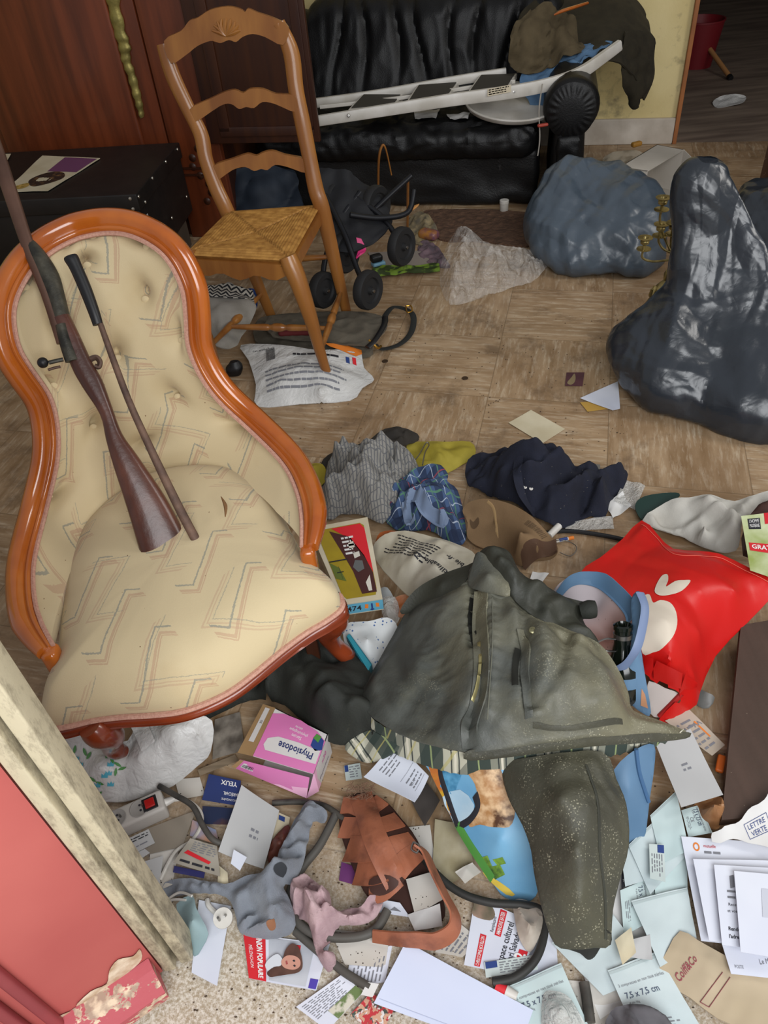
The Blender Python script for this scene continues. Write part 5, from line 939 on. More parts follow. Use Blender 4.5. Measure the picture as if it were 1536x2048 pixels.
eq = [gq[3], gq[2], gq[2]-V(0, 0, .04), gq[3]-V(0, 0, .04)]; mpe = quadmap(eq, .0006); mpe2 = quadmap(eq, .0012); panel(mpe, gb, 'blue_band', .0, .08, 1, .92, mat('sky_blue_band', '#5d9fb8', .5)); write(mpe2, gb, '474', .1, .3, .017, m_ink, width=.035, bold=.01)
shape(mpe2, gb, 'anchor_emblem', [(.66, .2), (.72, .12), (.78, .2), (.745, .3), (.745, .75), (.7, .75), (.7, .3)], m_inkb, 0); shape(mpe2, gb, 'crest', [(.54, .4), (.62, .35), (.64, .7), (.56, .75)], m_inko, 0); shape(mpe2, gb, 'crest', [(.82, .4), (.9, .35), (.9, .7), (.82, .75)], m_inko, 0)
pbg = Drape([(745, 1095, .06), (770, 1068, .1), (810, 1062, .12), (860, 1072, .13), (920, 1092, .14), (950, 1110, .15), (940, 1140, .16), (900, 1180, .16), (840, 1195, .12), (815, 1190, .1), (785, 1160, .08), (758, 1130, .06)], [(830, 1110, .16), (800, 1140, .12), (870, 1140, .17)], .006, 3, paperc(.03, .09, 5), .02, .003)
pbo = pbg.obj('printed_bag', mat('cream_plastic', '#bdb7a8', .4, col2='#b0a996', ns=8, bump=.15, bs=50), None, 25); T(pbo, 'crumpled cream bag printed with text above the wax jacket', 'carrier bag')
mp = pbg.map([(885, 1190), (745, 1110), (795, 1062), (945, 1120)], .0016)
lines(mp, pbo, .35, .1, .95, .8, 7, m_ink, .35, 3, .25); write(mp, pbo, 'utilisable, 60', .02, .62, .014, m_ink, width=.14, bold=.015); write(mp, pbo, 'ble .fr', .02, .2, .014, m_ink, width=.06, bold=.015)
T(Drape([(750, 1090, .05), (760, 1065, .08), (790, 1062, .09), (800, 1075, .08), (765, 1095, .06), (755, 1105, .05)], (), .006, 3, paperc(.02, .05, 2), .01).obj('orange_paper', mat('orange_brown_plastic', '#a3572a', .4, col2='#8a4622', ns=20), None, 25), 'orange plastic piece behind the cream printed bag', 'wrapper')
T(Drape([(790, 1195, .06), (830, 1188, .09), (825, 1215, .08), (805, 1235, .06), (790, 1225, .05)], (), .006, 3, paperc(.02, .05, 4), .01).obj('orange_wrapper', mat('orange_foil', '#b5622c', .4, col2='#cfa084', ns=20), None, 25), 'orange crumpled wrapper at the upper left of the wax jacket', 'wrapper')
T(Drape([(762, 1200, .06), (790, 1195, .07), (800, 1235, .05), (780, 1260, .04), (768, 1240, .05)], (), .006, 3, paperc(.02, .05, 6), .01).obj('clear_wrapper', m_clearg, None, 25), 'clear crumpled wrapper beside the game box', 'wrapper')
pais = lambda out: mix(voro(coords('Object'), 95).lt(.22)*noise_(coords(), 22, 3).gt(.48), out, '#44608f')
pz = Drape([(690, 1250, .085), (735, 1243, .09), (775, 1235, .09), (795, 1255, .08), (780, 1290, .05), (755, 1335, .05), (735, 1358, .03), (710, 1335, .05), (690, 1290, .07)], [(735, 1280, .1)], .006, 3, paperc(.02, .08, 3), .02, .003)
T(pz.obj('paisley_bag', mat('white_blue_paisley', '#c3c6c6', .5, fn=pais), None, 25), 'white bag with blue flower print under the game box', 'bag')
T(Drape([(758, 1180, .03), (775, 1175, .05), (790, 1205, .05), (765, 1200, .04)], (), .006, 3, None, .02, .003).obj('paisley_cloth', mat('white_blue_floral_cloth', '#bcc2c4', .7, fn=pais)), 'small blue flowered cloth corner by the game box', 'cloth')
tb = thing('teal_book', 'teal book standing on edge beside the armchair front leg', 'book', P(715, 1310, 0)); tq = [P(693, 1275, .09), P(700, 1268, .09), P(744, 1328, .09), P(736, 1345, .09)]
MB().slab(tq, V(0, 0, -.05)).obj('cover', mat('teal_cover', '#1d6b7c', .45), tb); MB().slab([tq[0]*.9+tq[1]*.1+V(0, 0, .001), tq[0]*.2+tq[1]*.8+V(0, 0, .001), tq[3]*.2+tq[2]*.8+V(0, 0, .001), tq[3]*.9+tq[2]*.1+V(0, 0, .001)], V(0, 0, .003)).obj('pages', mat('teal_edge', '#2a8596', .5), tb)
# ---- dark rain trousers
dt = Drape([(385, 1438, .01), (400, 1412, .03), (470, 1372, .05), (525, 1325, .07), (560, 1292, .08), (620, 1278, .085), (680, 1290, .083), (740, 1345, .09), (765, 1400, .12), (755, 1455, .12), (720, 1480, .09), (680, 1490, .06), (645, 1478, .05), (600, 1440, .03), (555, 1405, .03), (500, 1400, .02), (440, 1425, .01), (410, 1440, .005)], [(600, 1330, .12), (660, 1370, .13), (700, 1430, .12), (530, 1360, .1), (640, 1430, .09)], .0065, 3, folds(.045, 7, 41), .03, .004)
T(dt.obj('rain_trousers', m_dkcloth), 'dark green-black waxed trousers on the floor in front of the armchair', 'trousers')
# ---- blue tote bag with a dog picture
m_tote = mat('sky_blue_tote', '#5d96bd', .45, col2='#79aecd', ns=5, bump=.1, bs=60); m_toteb = mat('grey_blue_tote', '#5f7f9c', .5, col2='#53728f', ns=5)
tg = thing('tote_bag', 'blue picture tote bag standing under the wax jacket', 'bag', P(1120, 1560, 0))
tf = Drape([(842, 1500, .14), (862, 1545, .12), (890, 1600, .09), (915, 1650, .06), (950, 1710, .04), (985, 1765, .02), (1012, 1795, .012), (1062, 1800, .012), (1080, 1760, .05), (1070, 1680, .10), (1050, 1600, .14), (1080, 1500, .2), (960, 1500, .2)], [(960, 1580, .15), (1000, 1680, .1)], .006, 3, lambda p: crease(p, .16, 4, 5)*.03, .02, .003)
tfo = tf.obj('front_panel', m_tote, tg, 35)
onpoly(tf, [(918, 1508), (985, 1508), (1000, 1535), (1018, 1590), (1030, 1625), (1018, 1655), (985, 1655), (960, 1650), (940, 1655), (938, 1640), (955, 1615), (950, 1570), (930, 1540)], 'dog_fur', mat('dog_fur_print', '#a5784a', .5, fn=lambda o: mix(noise_(coords('Object', (1, 1, 1)), 60, 4).ramp(.4, .65), o, '#d0ae86'), col2='#4d301c', ns=13, nlo=.5, nhi=.62), tfo, .0016, 3)
onpoly(tf, [(885, 1540), (905, 1525), (925, 1540), (915, 1570), (905, 1590), (880, 1575)], 'tree_print', mat('blue_tree_print', '#2f6d92', .5, col2='#5c9cc0', ns=50), tfo, .0016, 2); onpoly(tf, [(885, 1595), (920, 1580), (948, 1610), (940, 1640), (915, 1655), (900, 1630)], 'snow_print', mat('snow_print', '#b5c9d4', .5, col2='#9fbdd0', ns=20), tfo, .0016, 2)
for q in ([(850, 1502), (868, 1512), (885, 1560), (905, 1620), (915, 1650), (905, 1640), (885, 1595), (862, 1550)],): onpoly(tf, q, 'orange_border', mat('yellow_orange_print', '#c49a2c', .5, col2='#b5682c', ns=20, nlo=.45, nhi=.55), tfo, .0016, 2)
ribbon(tf, [(868, 1505), (878, 1520), (882, 1555), (900, 1610), (916, 1655)], .004, 'black_line', m_ink, tfo); ribbon(tf, [(916, 1655), (940, 1640), (955, 1615), (950, 1590)], .005, 'black_line', m_ink, tfo); ribbon(tf, [(915, 1650), (945, 1700), (985, 1760)], .005, 'green_line', m_inkgr, tfo)
for q in ([(955, 1718), (975, 1712), (985, 1735), (968, 1742)], [(978, 1735), (1000, 1730), (1010, 1750), (990, 1760)], [(985, 1720), (1005, 1715), (1012, 1728), (995, 1732)]): onpoly(tf, q, 'green_letter', mat('lime_print', '#7da53a', .5, col2='#33552a', ns=60), tfo, .0016, 0)
for q in ([(965, 1745), (1000, 1765), (1030, 1790), (1012, 1790), (985, 1768)],): onpoly(tf, q, 'yellow_flash', mat('yellow_print', '#d0b64a', .5), tfo, .0016, 2)
ti = Drape([(1105, 1190, .16), (1130, 1158, .2), (1160, 1147, .22), (1200, 1152, .23), (1240, 1180, .24), (1270, 1215, .24), (1268, 1280, .2), (1258, 1345, .13), (1225, 1345, .14), (1190, 1300, .16), (1140, 1240, .16)], [(1190, 1220, .15), (1220, 1280, .13)], .006, 3, lambda p: crease(p, .15, 3, 5)*.015, .02, .003)
tio = ti.obj('inner_lining', mat('pale_pink_lining', '#b9a09a', .55, fn=lambda o: mix(voro(coords(), 75).lt(.07), mix(xyz(coords('Generated'))[1].ramp(.75, .35), '#b7adb0', o), '#3a322c'), col2='#c08f7f', ns=3), tg)
ribbon(ti, [(1116, 1192), (1138, 1168), (1165, 1161), (1198, 1168), (1230, 1192), (1256, 1222), (1262, 1242)], .009, 'rim_band', m_toteb, tio, .006, .002)
ts = Drape([(1262, 1200, .26), (1278, 1182, .28), (1287, 1215, .27), (1280, 1270, .24), (1290, 1350, .17), (1302, 1425, .10), (1285, 1425, .10), (1258, 1398, .13), (1256, 1335, .19), (1265, 1260, .24)], [(1272, 1300, .23)], .006, 3, None, .02, .002)
tso = ts.obj('side_panel', m_toteb, tg); onpoly(ts, [(1281, 1412), (1296, 1418), (1290, 1390), (1283, 1378)], 'orange_print', mat('peach_print', '#b98562', .5), tso, .0016, 0)
MB().tube([P(1280, 1185, .285), P(1290, 1215, .28), P(1284, 1260, .265), P(1272, 1300, .24), P(1250, 1330, .2), P(1222, 1348, .17)], .010, 8, 8, flat=.2, upv=(.3, -.6, .7)).obj('handle', mat('lilac_strap', '#6f7f9f', .5), tg)
t2 = Drape([(1212, 1600, .10), (1228, 1540, .15), (1270, 1500, .19), (1308, 1490, .18), (1308, 1540, .14), (1300, 1595, .09), (1295, 1640, .06), (1288, 1675, .03), (1262, 1690, .02), (1225, 1670, .05)], [(1260, 1580, .13)], .006, 3, lambda p: crease(p, .15, 6, 5)*.03, .02, .003)
t2o = t2.obj('back_panel', m_toteb, tg); MB().tube([onto(t2, *q, .003) for q in ((1272, 1500), (1278, 1545), (1290, 1585), (1297, 1605))], .004, 8).obj('piping', mat('blue_piping', '#3f6288', .5), t2o)
# bottle in the tote
bo = thing('glass_bottle', 'dark green glass bottle with a wired neck inside the tote', 'bottle', P(1240, 1380, .02)); b0, b1 = P(1246, 1248, .25), P(1246, 1395, .10); ab = unit(b0-b1); Lb = np.linalg.norm(b0-b1)
MB().lathe([(0, 0), (.036, 0), (.038, .01), (.037, Lb*.45), (.024, Lb*.6), (.0185, Lb*.75), (.0175, Lb*.93), (.0195, Lb*.94), (.0195, Lb*.985), (.015, Lb), (.012, Lb-.01), (0, Lb-.01)], b1, ab, 28).obj('glass_body', mat('dark_green_glass', '#0e140e', .12, spec=.7), bo)
MB().lathe([(.0178, Lb*.82), (.0196, Lb*.825), (.0196, Lb*.88), (.0178, Lb*.885)], b1, ab, 24).obj('metal_collar', m_steel, bo); MB().tube([b1+ab*Lb*.86+V(-.018, -.01, 0), P(1210, 1278, .235), P(1185, 1290, .23)], .002, 6).obj('wire', m_steel, bo); MB().tube([b1+ab*Lb*.7+V(-.018, -.01, 0), P(1215, 1302, .215), P(1190, 1296, .22)], .002, 6).obj('wire', m_steel, bo)
MB().lathe([(.0375, Lb*.22), (.0385, Lb*.225), (.0385, Lb*.36), (.0375, Lb*.365)], b1, ab, 24).obj('label', m_toteb, bo)
# ---- red carrier bag with a white fruit emblem
m_redb = mat('red_woven_plastic', '#c81511', .42, col2='#bd120f', ns=3, bump=.06, bs=200)
rb = Drape([(1156, 1150, .17), (1200, 1115, .14), (1245, 1078, .11), (1283, 1042, .09), (1315, 1070, .10), (1347, 1098, .12), (1400, 1102, .12), (1440, 1106, .12), (1500, 1135, .13), (1560, 1170, .14), (1545, 1192, .12), (1490, 1250, .09), (1432, 1310, .07), (1400, 1385, .05), (1395, 1405, .045), (1365, 1430, .03), (1330, 1452, .02), (1318, 1440, .03), (1350, 1405, .08), (1366, 1388, .10), (1330, 1372, .12), (1300, 1358, .13), (1285, 1310, .17), (1270, 1270, .19), (1220, 1200, .19)], [(1290, 1110, .15), (1330, 1160, .19), (1400, 1180, .19), (1330, 1240, .22), (1400, 1260, .17), (1340, 1320, .20), (1390, 1350, .12), (1470, 1180, .17), (1240, 1140, .17)], .0065, 2, lambda p: crease(p, .22, 12, 5)*.05+crease(p, .07, 3, 5)*.008, .03, .003)
rbo = rb.obj('red_carrier_bag', m_redb, None, 30); T(rbo, 'bright red carrier bag with a white fruit emblem', 'carrier bag')
m_emb = mat('white_emblem', '#cfc3b2', .5)
onpoly(rb, [(1265, 1197), (1285, 1192), (1299, 1190), (1306, 1206), (1320, 1201), (1340, 1206), (1352, 1225), (1354, 1250), (1345, 1275), (1325, 1297), (1305, 1306), (1285, 1308), (1278, 1270), (1270, 1235)], 'fruit_emblem', m_emb, rbo)
onpoly(rb, [(1309, 1182), (1315, 1165), (1325, 1151), (1335, 1150), (1336, 1162), (1332, 1174), (1350, 1163), (1368, 1161), (1381, 1162), (1370, 1177), (1350, 1188), (1330, 1192), (1315, 1190)], 'leaf_emblem', m_emb, rbo)
ribbon(rb, [(1283, 1050), (1315, 1078), (1347, 1108), (1400, 1112), (1440, 1116), (1500, 1146), (1550, 1172)], .0012, 'stitching', mat('pale_red_thread', '#d8604f', .8), rbo, .001, .0006)
rw = Drape([(1298, 1362, .11), (1330, 1376, .1), (1362, 1390, .085), (1340, 1412, .06), (1318, 1434, .03), (1300, 1425, .04), (1292, 1395, .07)], (), .007, 2, None, .02, .002); rwo = rw.obj('white_gusset', mat('white_lining', '#c3b8b2', .5), rbo)
rf2 = Drape([(1285, 1312, .185), (1320, 1325, .2), (1360, 1345, .18), (1395, 1366, .12), (1385, 1378, .11), (1350, 1372, .13), (1315, 1358, .14), (1290, 1345, .15)], [(1340, 1350, .2)], .006, 2, None, .02, .003); rf2.obj('folded_base', m_redb, rbo)
MB().tube([onto(rw, 1362, 1390, .004), onto(rw, 1345, 1408, .004), onto(rw, 1318, 1436, .006)], .006, 8).obj('seam_edge', mat('dark_red_seam', '#a31513', .5), rbo)
# ---- the wax jacket
wax = lambda out: (lambda c: mix(voro(c, 240).lt(.3)*(noise_(c, 30, 3, .7).ramp(.45, .6))*.75*(noise_(c, 5, 4, .6)+xyz(coords('Generated'))[0]*.3).ramp(.55, .8), mix((noise_(c, 4, 5, .6)+xyz(coords('Generated'))[0]*.35).ramp(.52, .85)*.8, out, '#7d7860'), '#a9a58e'))(coords())
m_wax = mat('waxed_green_grey_cotton', '#50524d', .5, col2='#434641', ns=5, fn=wax, bump=.25, bs=150, spec=.45)
m_waxd = mat('dark_waxed_cotton', '#2e2f28', .55, col2='#383930', ns=5, bump=.2, bs=150)
wax2 = lambda out: (lambda c: mix((voro(c, 230).lt(.3)*noise_(c, 28, 3, .7).ramp(.47, .6)*.8)*noise_(c, 6, 4, .6).ramp(.45, .65), mix(noise_(c, 5, 5, .6).ramp(.5, .75)*.6, out, '#55523e'), '#a39f88'))(coords())
m_waxs = mat('waxed_sleeve_cotton', '#3b3a30', .55, col2='#47463a', ns=5, fn=wax2, bump=.3, bs=150)
jk = thing('wax_jacket', 'large dusty dark green waxed jacket spread over the heap', 'jacket', P(1000, 1420, 0))
JV = [([(950, 1185), (944, 1290), (958, 1300), (962, 1390), (940, 1440), (938, 1505)], -.022, .011), ([(975, 1185), (978, 1300), (975, 1440)], .012, .016), ([(1038, 1235), (1046, 1300), (1040, 1360), (1056, 1440)], -.018, .012), ([(1075, 1300), (1095, 1400), (1075, 1450)], .016, .02), ([(900, 1190), (830, 1300), (760, 1400)], .014, .03), ([(860, 1250), (890, 1380), (830, 1460)], -.012, .022), ([(1010, 1190), (1075, 1275), (1180, 1330)], -.014, .016), ([(1130, 1300), (1110, 1380), (1075, 1440)], -.016, .014), ([(1150, 1310), (1200, 1370), (1230, 1440)], .012, .02), ([(720, 1405), (830, 1440), (940, 1470)], .008, .012)]
JW = [(catmull(np.array([P(x, y, .24)[:2] for x, y in q]), 8), a, s_) for q, a, s_ in JV]
def jv(p): return sum(a*np.exp(-(np.linalg.norm(p[:, None, :2]-c[None], axis=2).min(1)/s_)**2) for c, a, s_ in JW)
def jf(p): return jv(p)+soft(p*V(1, .55, 1), .26, 51, 4, .5, .05)*.16+soft(p*V(1, .7, 1), .09, 52, 4)*.035+(ridge(p, 12, 52, 2)-.9)*.004
jb = Drape([(948, 1122, .275), (925, 1165, .25), (880, 1190, .21), (822, 1215, .15), (778, 1288, .10), (738, 1365, .085), (722, 1402, .095), (748, 1440, .14), (830, 1478, .19), (940, 1505, .22), (1060, 1492, .235), (1180, 1478, .235), (1300, 1470, .21), (1374, 1466, .18), (1335, 1450, .19), (1285, 1432, .2), (1262, 1420, .205), (1255, 1385, .21), (1232, 1335, .22), (1195, 1288, .24), (1140, 1268, .26), (1085, 1240, .27), (1045, 1212, .28), (1015, 1175, .29), (1000, 1135, .285), (975, 1110, .285)], [(960, 1290, .27), (850, 1340, .19), (900, 1420, .23), (1130, 1370, .285), (1050, 1300, .28), (1060, 1410, .275), (1190, 1420, .27), (800, 1400, .15), (960, 1180, .285)], .006, 3, jf, .035, .004)
jbo = jb.obj('jacket_body', m_wax, jk, 60)
hem = Drape([(712, 1418, .085), (724, 1404, .092), (748, 1440, .136), (830, 1478, .186), (940, 1505, .216), (1060, 1492, .231), (1180, 1478, .231), (1300, 1472, .206), (1366, 1468, .18), (1300, 1497, .165), (1180, 1520, .175), (1060, 1541, .17), (940, 1551, .155), (830, 1524, .125), (748, 1484, .085), (712, 1448, .07)], (), .006, 3, None, .02, .003, 0)
lp_ = [(0, .085, 0, .5, '#243430', .9), (1, .045, .3, .4, '#243430', .55), (0, .085, .5, .05, '#d5cfbc', .95), (0, .085, .42, .03, '#20282a', .9), (0, .085, .58, .03, '#20282a', .9), (1, .045, .8, .07, '#b0a662', .6), (0, .085, .0, .035, '#8d9a6a', .9)]
m_plaid = mat('tartan_lining', '#b5b3a0', .9, fn=plaid(None, 1, '', lp_, .006)); hem.obj('tartan_lining', m_plaid, jk)
hl = Drape([(735, 1462, .10), (760, 1470, .12), (800, 1490, .14), (770, 1515, .10), (735, 1525, .07), (705, 1512, .06), (690, 1490, .07)], (), .006, 3, folds(.01, 12, 4), .02, .003, 30); hl.obj('tartan_lining', m_plaid, jk)
hr_ = Drape([(940, 1500, .225), (1060, 1488, .24), (1180, 1474, .24), (1300, 1467, .215), (1376, 1464, .182), (1372, 1474, .178), (1300, 1482, .205), (1180, 1490, .226), (1060, 1506, .226), (940, 1518, .212)], (), .006, 3, None, .02, .006); hr_.obj('rolled_hem', m_waxs, jk)
ribbon(jb, [(962, 1180), (958, 1240), (960, 1290), (962, 1350), (955, 1410), (938, 1460), (940, 1500)], .014, 'front_placket', m_wax, jk, .004, .004)
ribbon(jb, [(946, 1200), (942, 1250), (950, 1290)], .006, 'painted_opening', mat('dark_gap', '#15150f', .9), jk, .004, .001)  # dark strip laid on for the shade in the front fold
ribbon(jb, [(957, 1290), (960, 1330), (955, 1375), (945, 1408)], .0028, 'brass_zip', mat('pale_brass_zip', '#a59b6c', .4, .6), jk, .0085, .002)
ribbon(jb, [(1040, 1262), (1050, 1300), (1048, 1350), (1054, 1400), (1058, 1440)], .007, 'pocket_edge', m_wax, jk, .005, .004); ribbon(jb, [(1036, 1300), (1030, 1340), (1030, 1372)], .006, 'painted_opening', mat('gap_shade_b', '#191913', .9), jk, .004, .001)  # second strip paints the shade beside the pocket edge
ribbon(jb, [(1066, 1452), (1110, 1458), (1180, 1452), (1245, 1445)], .003, 'pocket_seam', m_waxs, jk, .002, .002)
ribbon(jb, [(918, 1172), (950, 1178), (985, 1188), (1015, 1192)], .004, 'yoke_seam', mat('pale_seam', '#5d5d52', .8), jk, .0015, .001); ribbon(jb, [(985, 1195), (985, 1280), (980, 1360), (975, 1440)], .0012, 'stitching', mat('pale_stitching', '#66665a', .8), jk, .001, .0006)
q = onto(jb, 1065, 1262, .001); MB().lathe([(0, .003), (.003, .003), (.004, .0045), (.007, .0035), (.0075, 0), (0, 0)], q, (0, -.3, 1), 16).obj('press_stud', mat('worn_brass_stud', '#8f8a6c', .35, .9), jk)
co = Drape([(948, 1122, .28), (958, 1108, .30), (975, 1097, .315), (1000, 1097, .32), (1022, 1108, .315), (1040, 1145, .3), (1080, 1170, .27), (1130, 1195, .25), (1180, 1208, .245), (1190, 1225, .235), (1165, 1240, .22), (1190, 1275, .225), (1198, 1300, .22), (1150, 1275, .255), (1090, 1245, .28), (1045, 1215, .29), (1012, 1178, .3), (985, 1150, .3), (965, 1138, .292)], [(1000, 1125, .33), (1060, 1190, .30), (1110, 1215, .28), (1030, 1160, .32)], .006, 3, folds(.022, 9, 61), .02, .004); co.obj('collar_and_sleeve', m_waxd, jk)
cl2 = Drape([(935, 1165, .27), (945, 1128, .295), (956, 1105, .31), (985, 1120, .32), (1010, 1150, .315), (1020, 1190, .305), (985, 1185, .30), (955, 1178, .29)], [(975, 1150, .322)], .006, 3, folds(.008, 9, 3), .015, .004); cl2.obj('collar', m_wax, jk)
MB().tube([P(1163, 1222, .245), P(1178, 1219, .25), P(1190, 1218, .25)], [.017, .02, .018], 12, 4).obj('cuff', m_dkcloth, jk)
ls = Drape([(800, 1222, .16), (830, 1180, .20), (880, 1150, .23), (935, 1130, .26), (950, 1125, .27), (925, 1170, .255), (880, 1195, .215), (825, 1222, .16)], [(880, 1170, .235)], .006, 3, None, .02, .004); ls.obj('shoulder_fold', m_waxd, jk)
sl = Drape([(1003, 1530, .17), (1015, 1590, .17), (1045, 1650, .165), (1062, 1700, .155), (1068, 1745, .145), (1085, 1820, .12), (1110, 1888, .085), (1150, 1897, .09), (1190, 1893, .09), (1220, 1888, .08), (1226, 1820, .11), (1240, 1760, .13), (1258, 1690, .15), (1252, 1610, .17), (1232, 1560, .18), (1205, 1505, .20), (1100, 1510, .22), (1030, 1520, .20)], [(1120, 1600, .25), (1150, 1700, .23), (1160, 1800, .18), (1180, 1620, .24)], .006, 3, lambda p: soft(p*V(1, .5, 1), .13, 71, 4)*.11+soft(p, .055, 72, 4)*.03, .03, .004); slo = sl.obj('sleeve', m_waxs, jk)
ribbon(sl, [(1172, 1530), (1195, 1600), (1200, 1700), (1210, 1790), (1212, 1880)], .0025, 'sleeve_seam', m_waxd, slo, .0015, .001)
cu = Drape([(1128, 1892, .06), (1160, 1905, .04), (1176, 1918, .025), (1190, 1912, .03), (1205, 1890, .07), (1222, 1888, .06), (1215, 1860, .1), (1140, 1870, .1)], (), .006, 3, None, .02, .004); cu.obj('cuff_lining', mat('black_cuff', '#24231e', .7), slo)
# ---- dark plank at the right edge
pk = [P(1480, 1245, .10), P(1560, 1215, .12), P(1580, 1640, .035), P(1440, 1650, .03)]
pk = [P(1482, 1250, .09), P(1600, 1230, .09), P(1600, 1625, .05), P(1443, 1640, .05)]
T(MB().slab(pk, V(0, 0, -.022)).obj('dark_plank', mat('dark_brown_board', '#3d2c22', .6, col2='#47342a', ns=3, nsc=(8, 1, 1), bump=.1, specks=('#8a7a68', 45, .035))), 'dark brown board lying at the right edge beside the red bag', 'board')
T(Drape([(1385, 1375, .02), (1415, 1385, .04), (1430, 1395, .03), (1418, 1415, .02), (1395, 1410, .01)], (), .007, 2, None, .02, .003).obj('grey_scrap', mat('grey_plastic_scrap', '#6f6f6c', .5)), 'grey plastic scrap between the red bag and the dark board', 'scrap')
# ---------------------------------------------------------------- papers, pouches and small things in the foreground
def ph(name, c4, z, m_, label, cat='paper', group=None, **k):
    o, mp = sheet(name, c4, z, m_, **k); T(o, label, cat, group); return o, mp
m_pouch = mat('pale_blue_pouch', '#c3cfcf', .55, col2='#b7c4c6', ns=5, bump=.1, bs=40); m_poucht = mat('pale_green_pouch', '#c3d3d2', .45, col2='#b5c8c8', ns=4)
m_greyp = mat('grey_paper', '#b7b7b6', .6, col2='#adadac', ns=4); m_photo = mat('crowd_photo', '#b8363c', .5, fn=lambda o: mix(noise_(coords('Object', (1, 1, 1)), 130, 3).ramp(.52, .56), mix(noise_(coords('Object', (1, 1, 1)), 95, 2).ramp(.55, .6), mix(noise_(coords(), 75, 2).ramp(.5, .56), o, '#46524a'), '#d8d3cf'), '#c79a80'))
# white carrier bag printed with leaves
wl = Drape([(105, 1503, .03), (118, 1470, .05), (140, 1462, .07), (200, 1480, .07), (255, 1480, .08), (275, 1432, .13), (310, 1425, .12), (345, 1440, .12), (378, 1428, .14), (424, 1441, .12), (420, 1500, .06), (395, 1530, .04), (346, 1571, .02), (300, 1588, .02), (251, 1601, .015), (191, 1599, .012), (137, 1562, .015), (110, 1525, .02)], [(200, 1540, .075), (280, 1520, .09), (350, 1490, .12), (395, 1470, .12), (320, 1545, .06)], .006, 3, lambda p: crease(p, .13, 14, 6)*.05+crease(p, .05, 7, 5)*.012, .025, .003)
wlo = wl.obj('leaf_print_bag', m_bagw, None, 28); T(wlo, 'white plastic carrier bag with green and blue leaf print under the armchair front', 'carrier bag')
ribbon(wl, [(265, 1425), (278, 1450), (292, 1480), (300, 1500)], .016, 'handle', m_bagw, wlo, .012, .002)
m_lg = mat('leaf_green_print', '#4f8a4a', .5); m_lb = mat('leaf_blue_print', '#4da3b8', .5); r = random.Random(3)
for x, y, a in ((118, 1500, 50), (128, 1540, 20), (140, 1532, 200), (148, 1522, 60), (155, 1545, 150), (170, 1505, 70), (178, 1512, 120), (170, 1555, 90), (185, 1560, 30), (192, 1580, 80), (198, 1590, 140), (200, 1568, 200), (225, 1522, 60), (236, 1530, 30), (232, 1545, 100), (245, 1538, 160), (215, 1510, 110), (150, 1500, 100)):
    d = V(math.cos(math.radians(a)), math.sin(math.radians(a))); n = V(-d[1], d[0]); c = V(x, y); onpoly(wl, [tuple(c-d*9), tuple(c+n*3.2), tuple(c+d*9), tuple(c-n*3.2)], 'leaf_print', m_lg, wlo, .0022, 2)
for x, y in ((195, 1572), (222, 1570), (210, 1553), (218, 1548), (152, 1518), (160, 1530), (222, 1530)): onpoly(wl, [(x-7, y+4), (x-6, y-5), (x-2, y-1), (x+1, y-6), (x+4, y-1), (x+7, y-5), (x+6, y+4)], 'flower_print', m_lb, wlo, .0024, 0)
ph('navy_packet', [(92, 1440), (120, 1452), (105, 1500), (72, 1480)], .06, mat('navy_packet', '#2b2d4c', .4), 'navy packet end in the shade left of the white leaf-print bag', 'packet', curl=.006)
# power strip
pz_ = .045; q4 = [P(188, 1642, pz_), P(318, 1584, pz_), P(331, 1606, pz_), P(204, 1668, pz_)]; pw = thing('power_strip', 'grey-white socket strip with a red switch beside the door', 'power strip', sum(q4)/4*V(1, 1, 0)); m_pl = mat('grey_white_plastic', '#b3aea7', .5, col2='#a39e97', ns=8)
a_ = unit(q4[1]-q4[0]); b_ = unit(np.cross(V(0, 0, 1), a_)); W_ = np.linalg.norm(q4[1]-q4[0]); cx = (q4[2]+q4[3])/2*.5+(q4[0]+q4[1])/2*.5
SP = lambda x, y, z: cx*V(1, 1, 0)+a_*x+b_*y+V(0, 0, z)
MB().rbox(SP, -W_/2, W_/2, -.024, .024, .002, .045, .007, (4, 3, 3)).obj('housing', m_pl, pw)
for x in (-.028, .018):
    so = MB().lathe([(0, .0452), (.0185, .0452), (.0195, .0462), (.018, .0466), (.0165, .0456), (0, .0456)], SP(x, 0, 0), (0, 0, 1), 30).obj('socket', mat('grey_socket', '#8f8b86', .5), pw)
    for dy, nm, m_ in ((-.006, 'pin_hole', m_ink), (.006, 'pin_hole', m_ink)): MB().lathe([(0, .0458), (.0025, .0458), (.0025, .0464), (0, .0464)], SP(x+.002, dy, 0), (0, 0, 1), 10).obj(nm, m_, so)
    MB().lathe([(0, .0458), (.0024, .0458), (.002, .053), (0, .053)], SP(x+.008, 0.0, 0), (0, 0, 1), 10).obj('earth_pin', m_steel, so)
MB().rbox(SP, W_/2-.042, W_/2-.012, -.015, .015, .044, .047, .002, (2, 2, 2)).obj('switch_frame', m_black, pw); MB().rbox(SP, W_/2-.037, W_/2-.017, -.010, .010, .045, .050, .002, (2, 2, 2)).obj('switch', mat('red_rocker', '#a01a18', .3), pw)
MB().tube([SP(W_/2-.002, 0, .025), SP(W_/2+.02, 0, .025)], [.009, .006], 10, 0).obj('cable_sleeve', m_white, pw); MB().tube([SP(W_/2+.01, 0, .025), P(372, 1600, .02), P(400, 1622, .012), P(402, 1650, .01), P(385, 1680, .008), P(350, 1705, .008), P(320, 1760, .008)], .004, 8).obj('cord', m_white, pw)
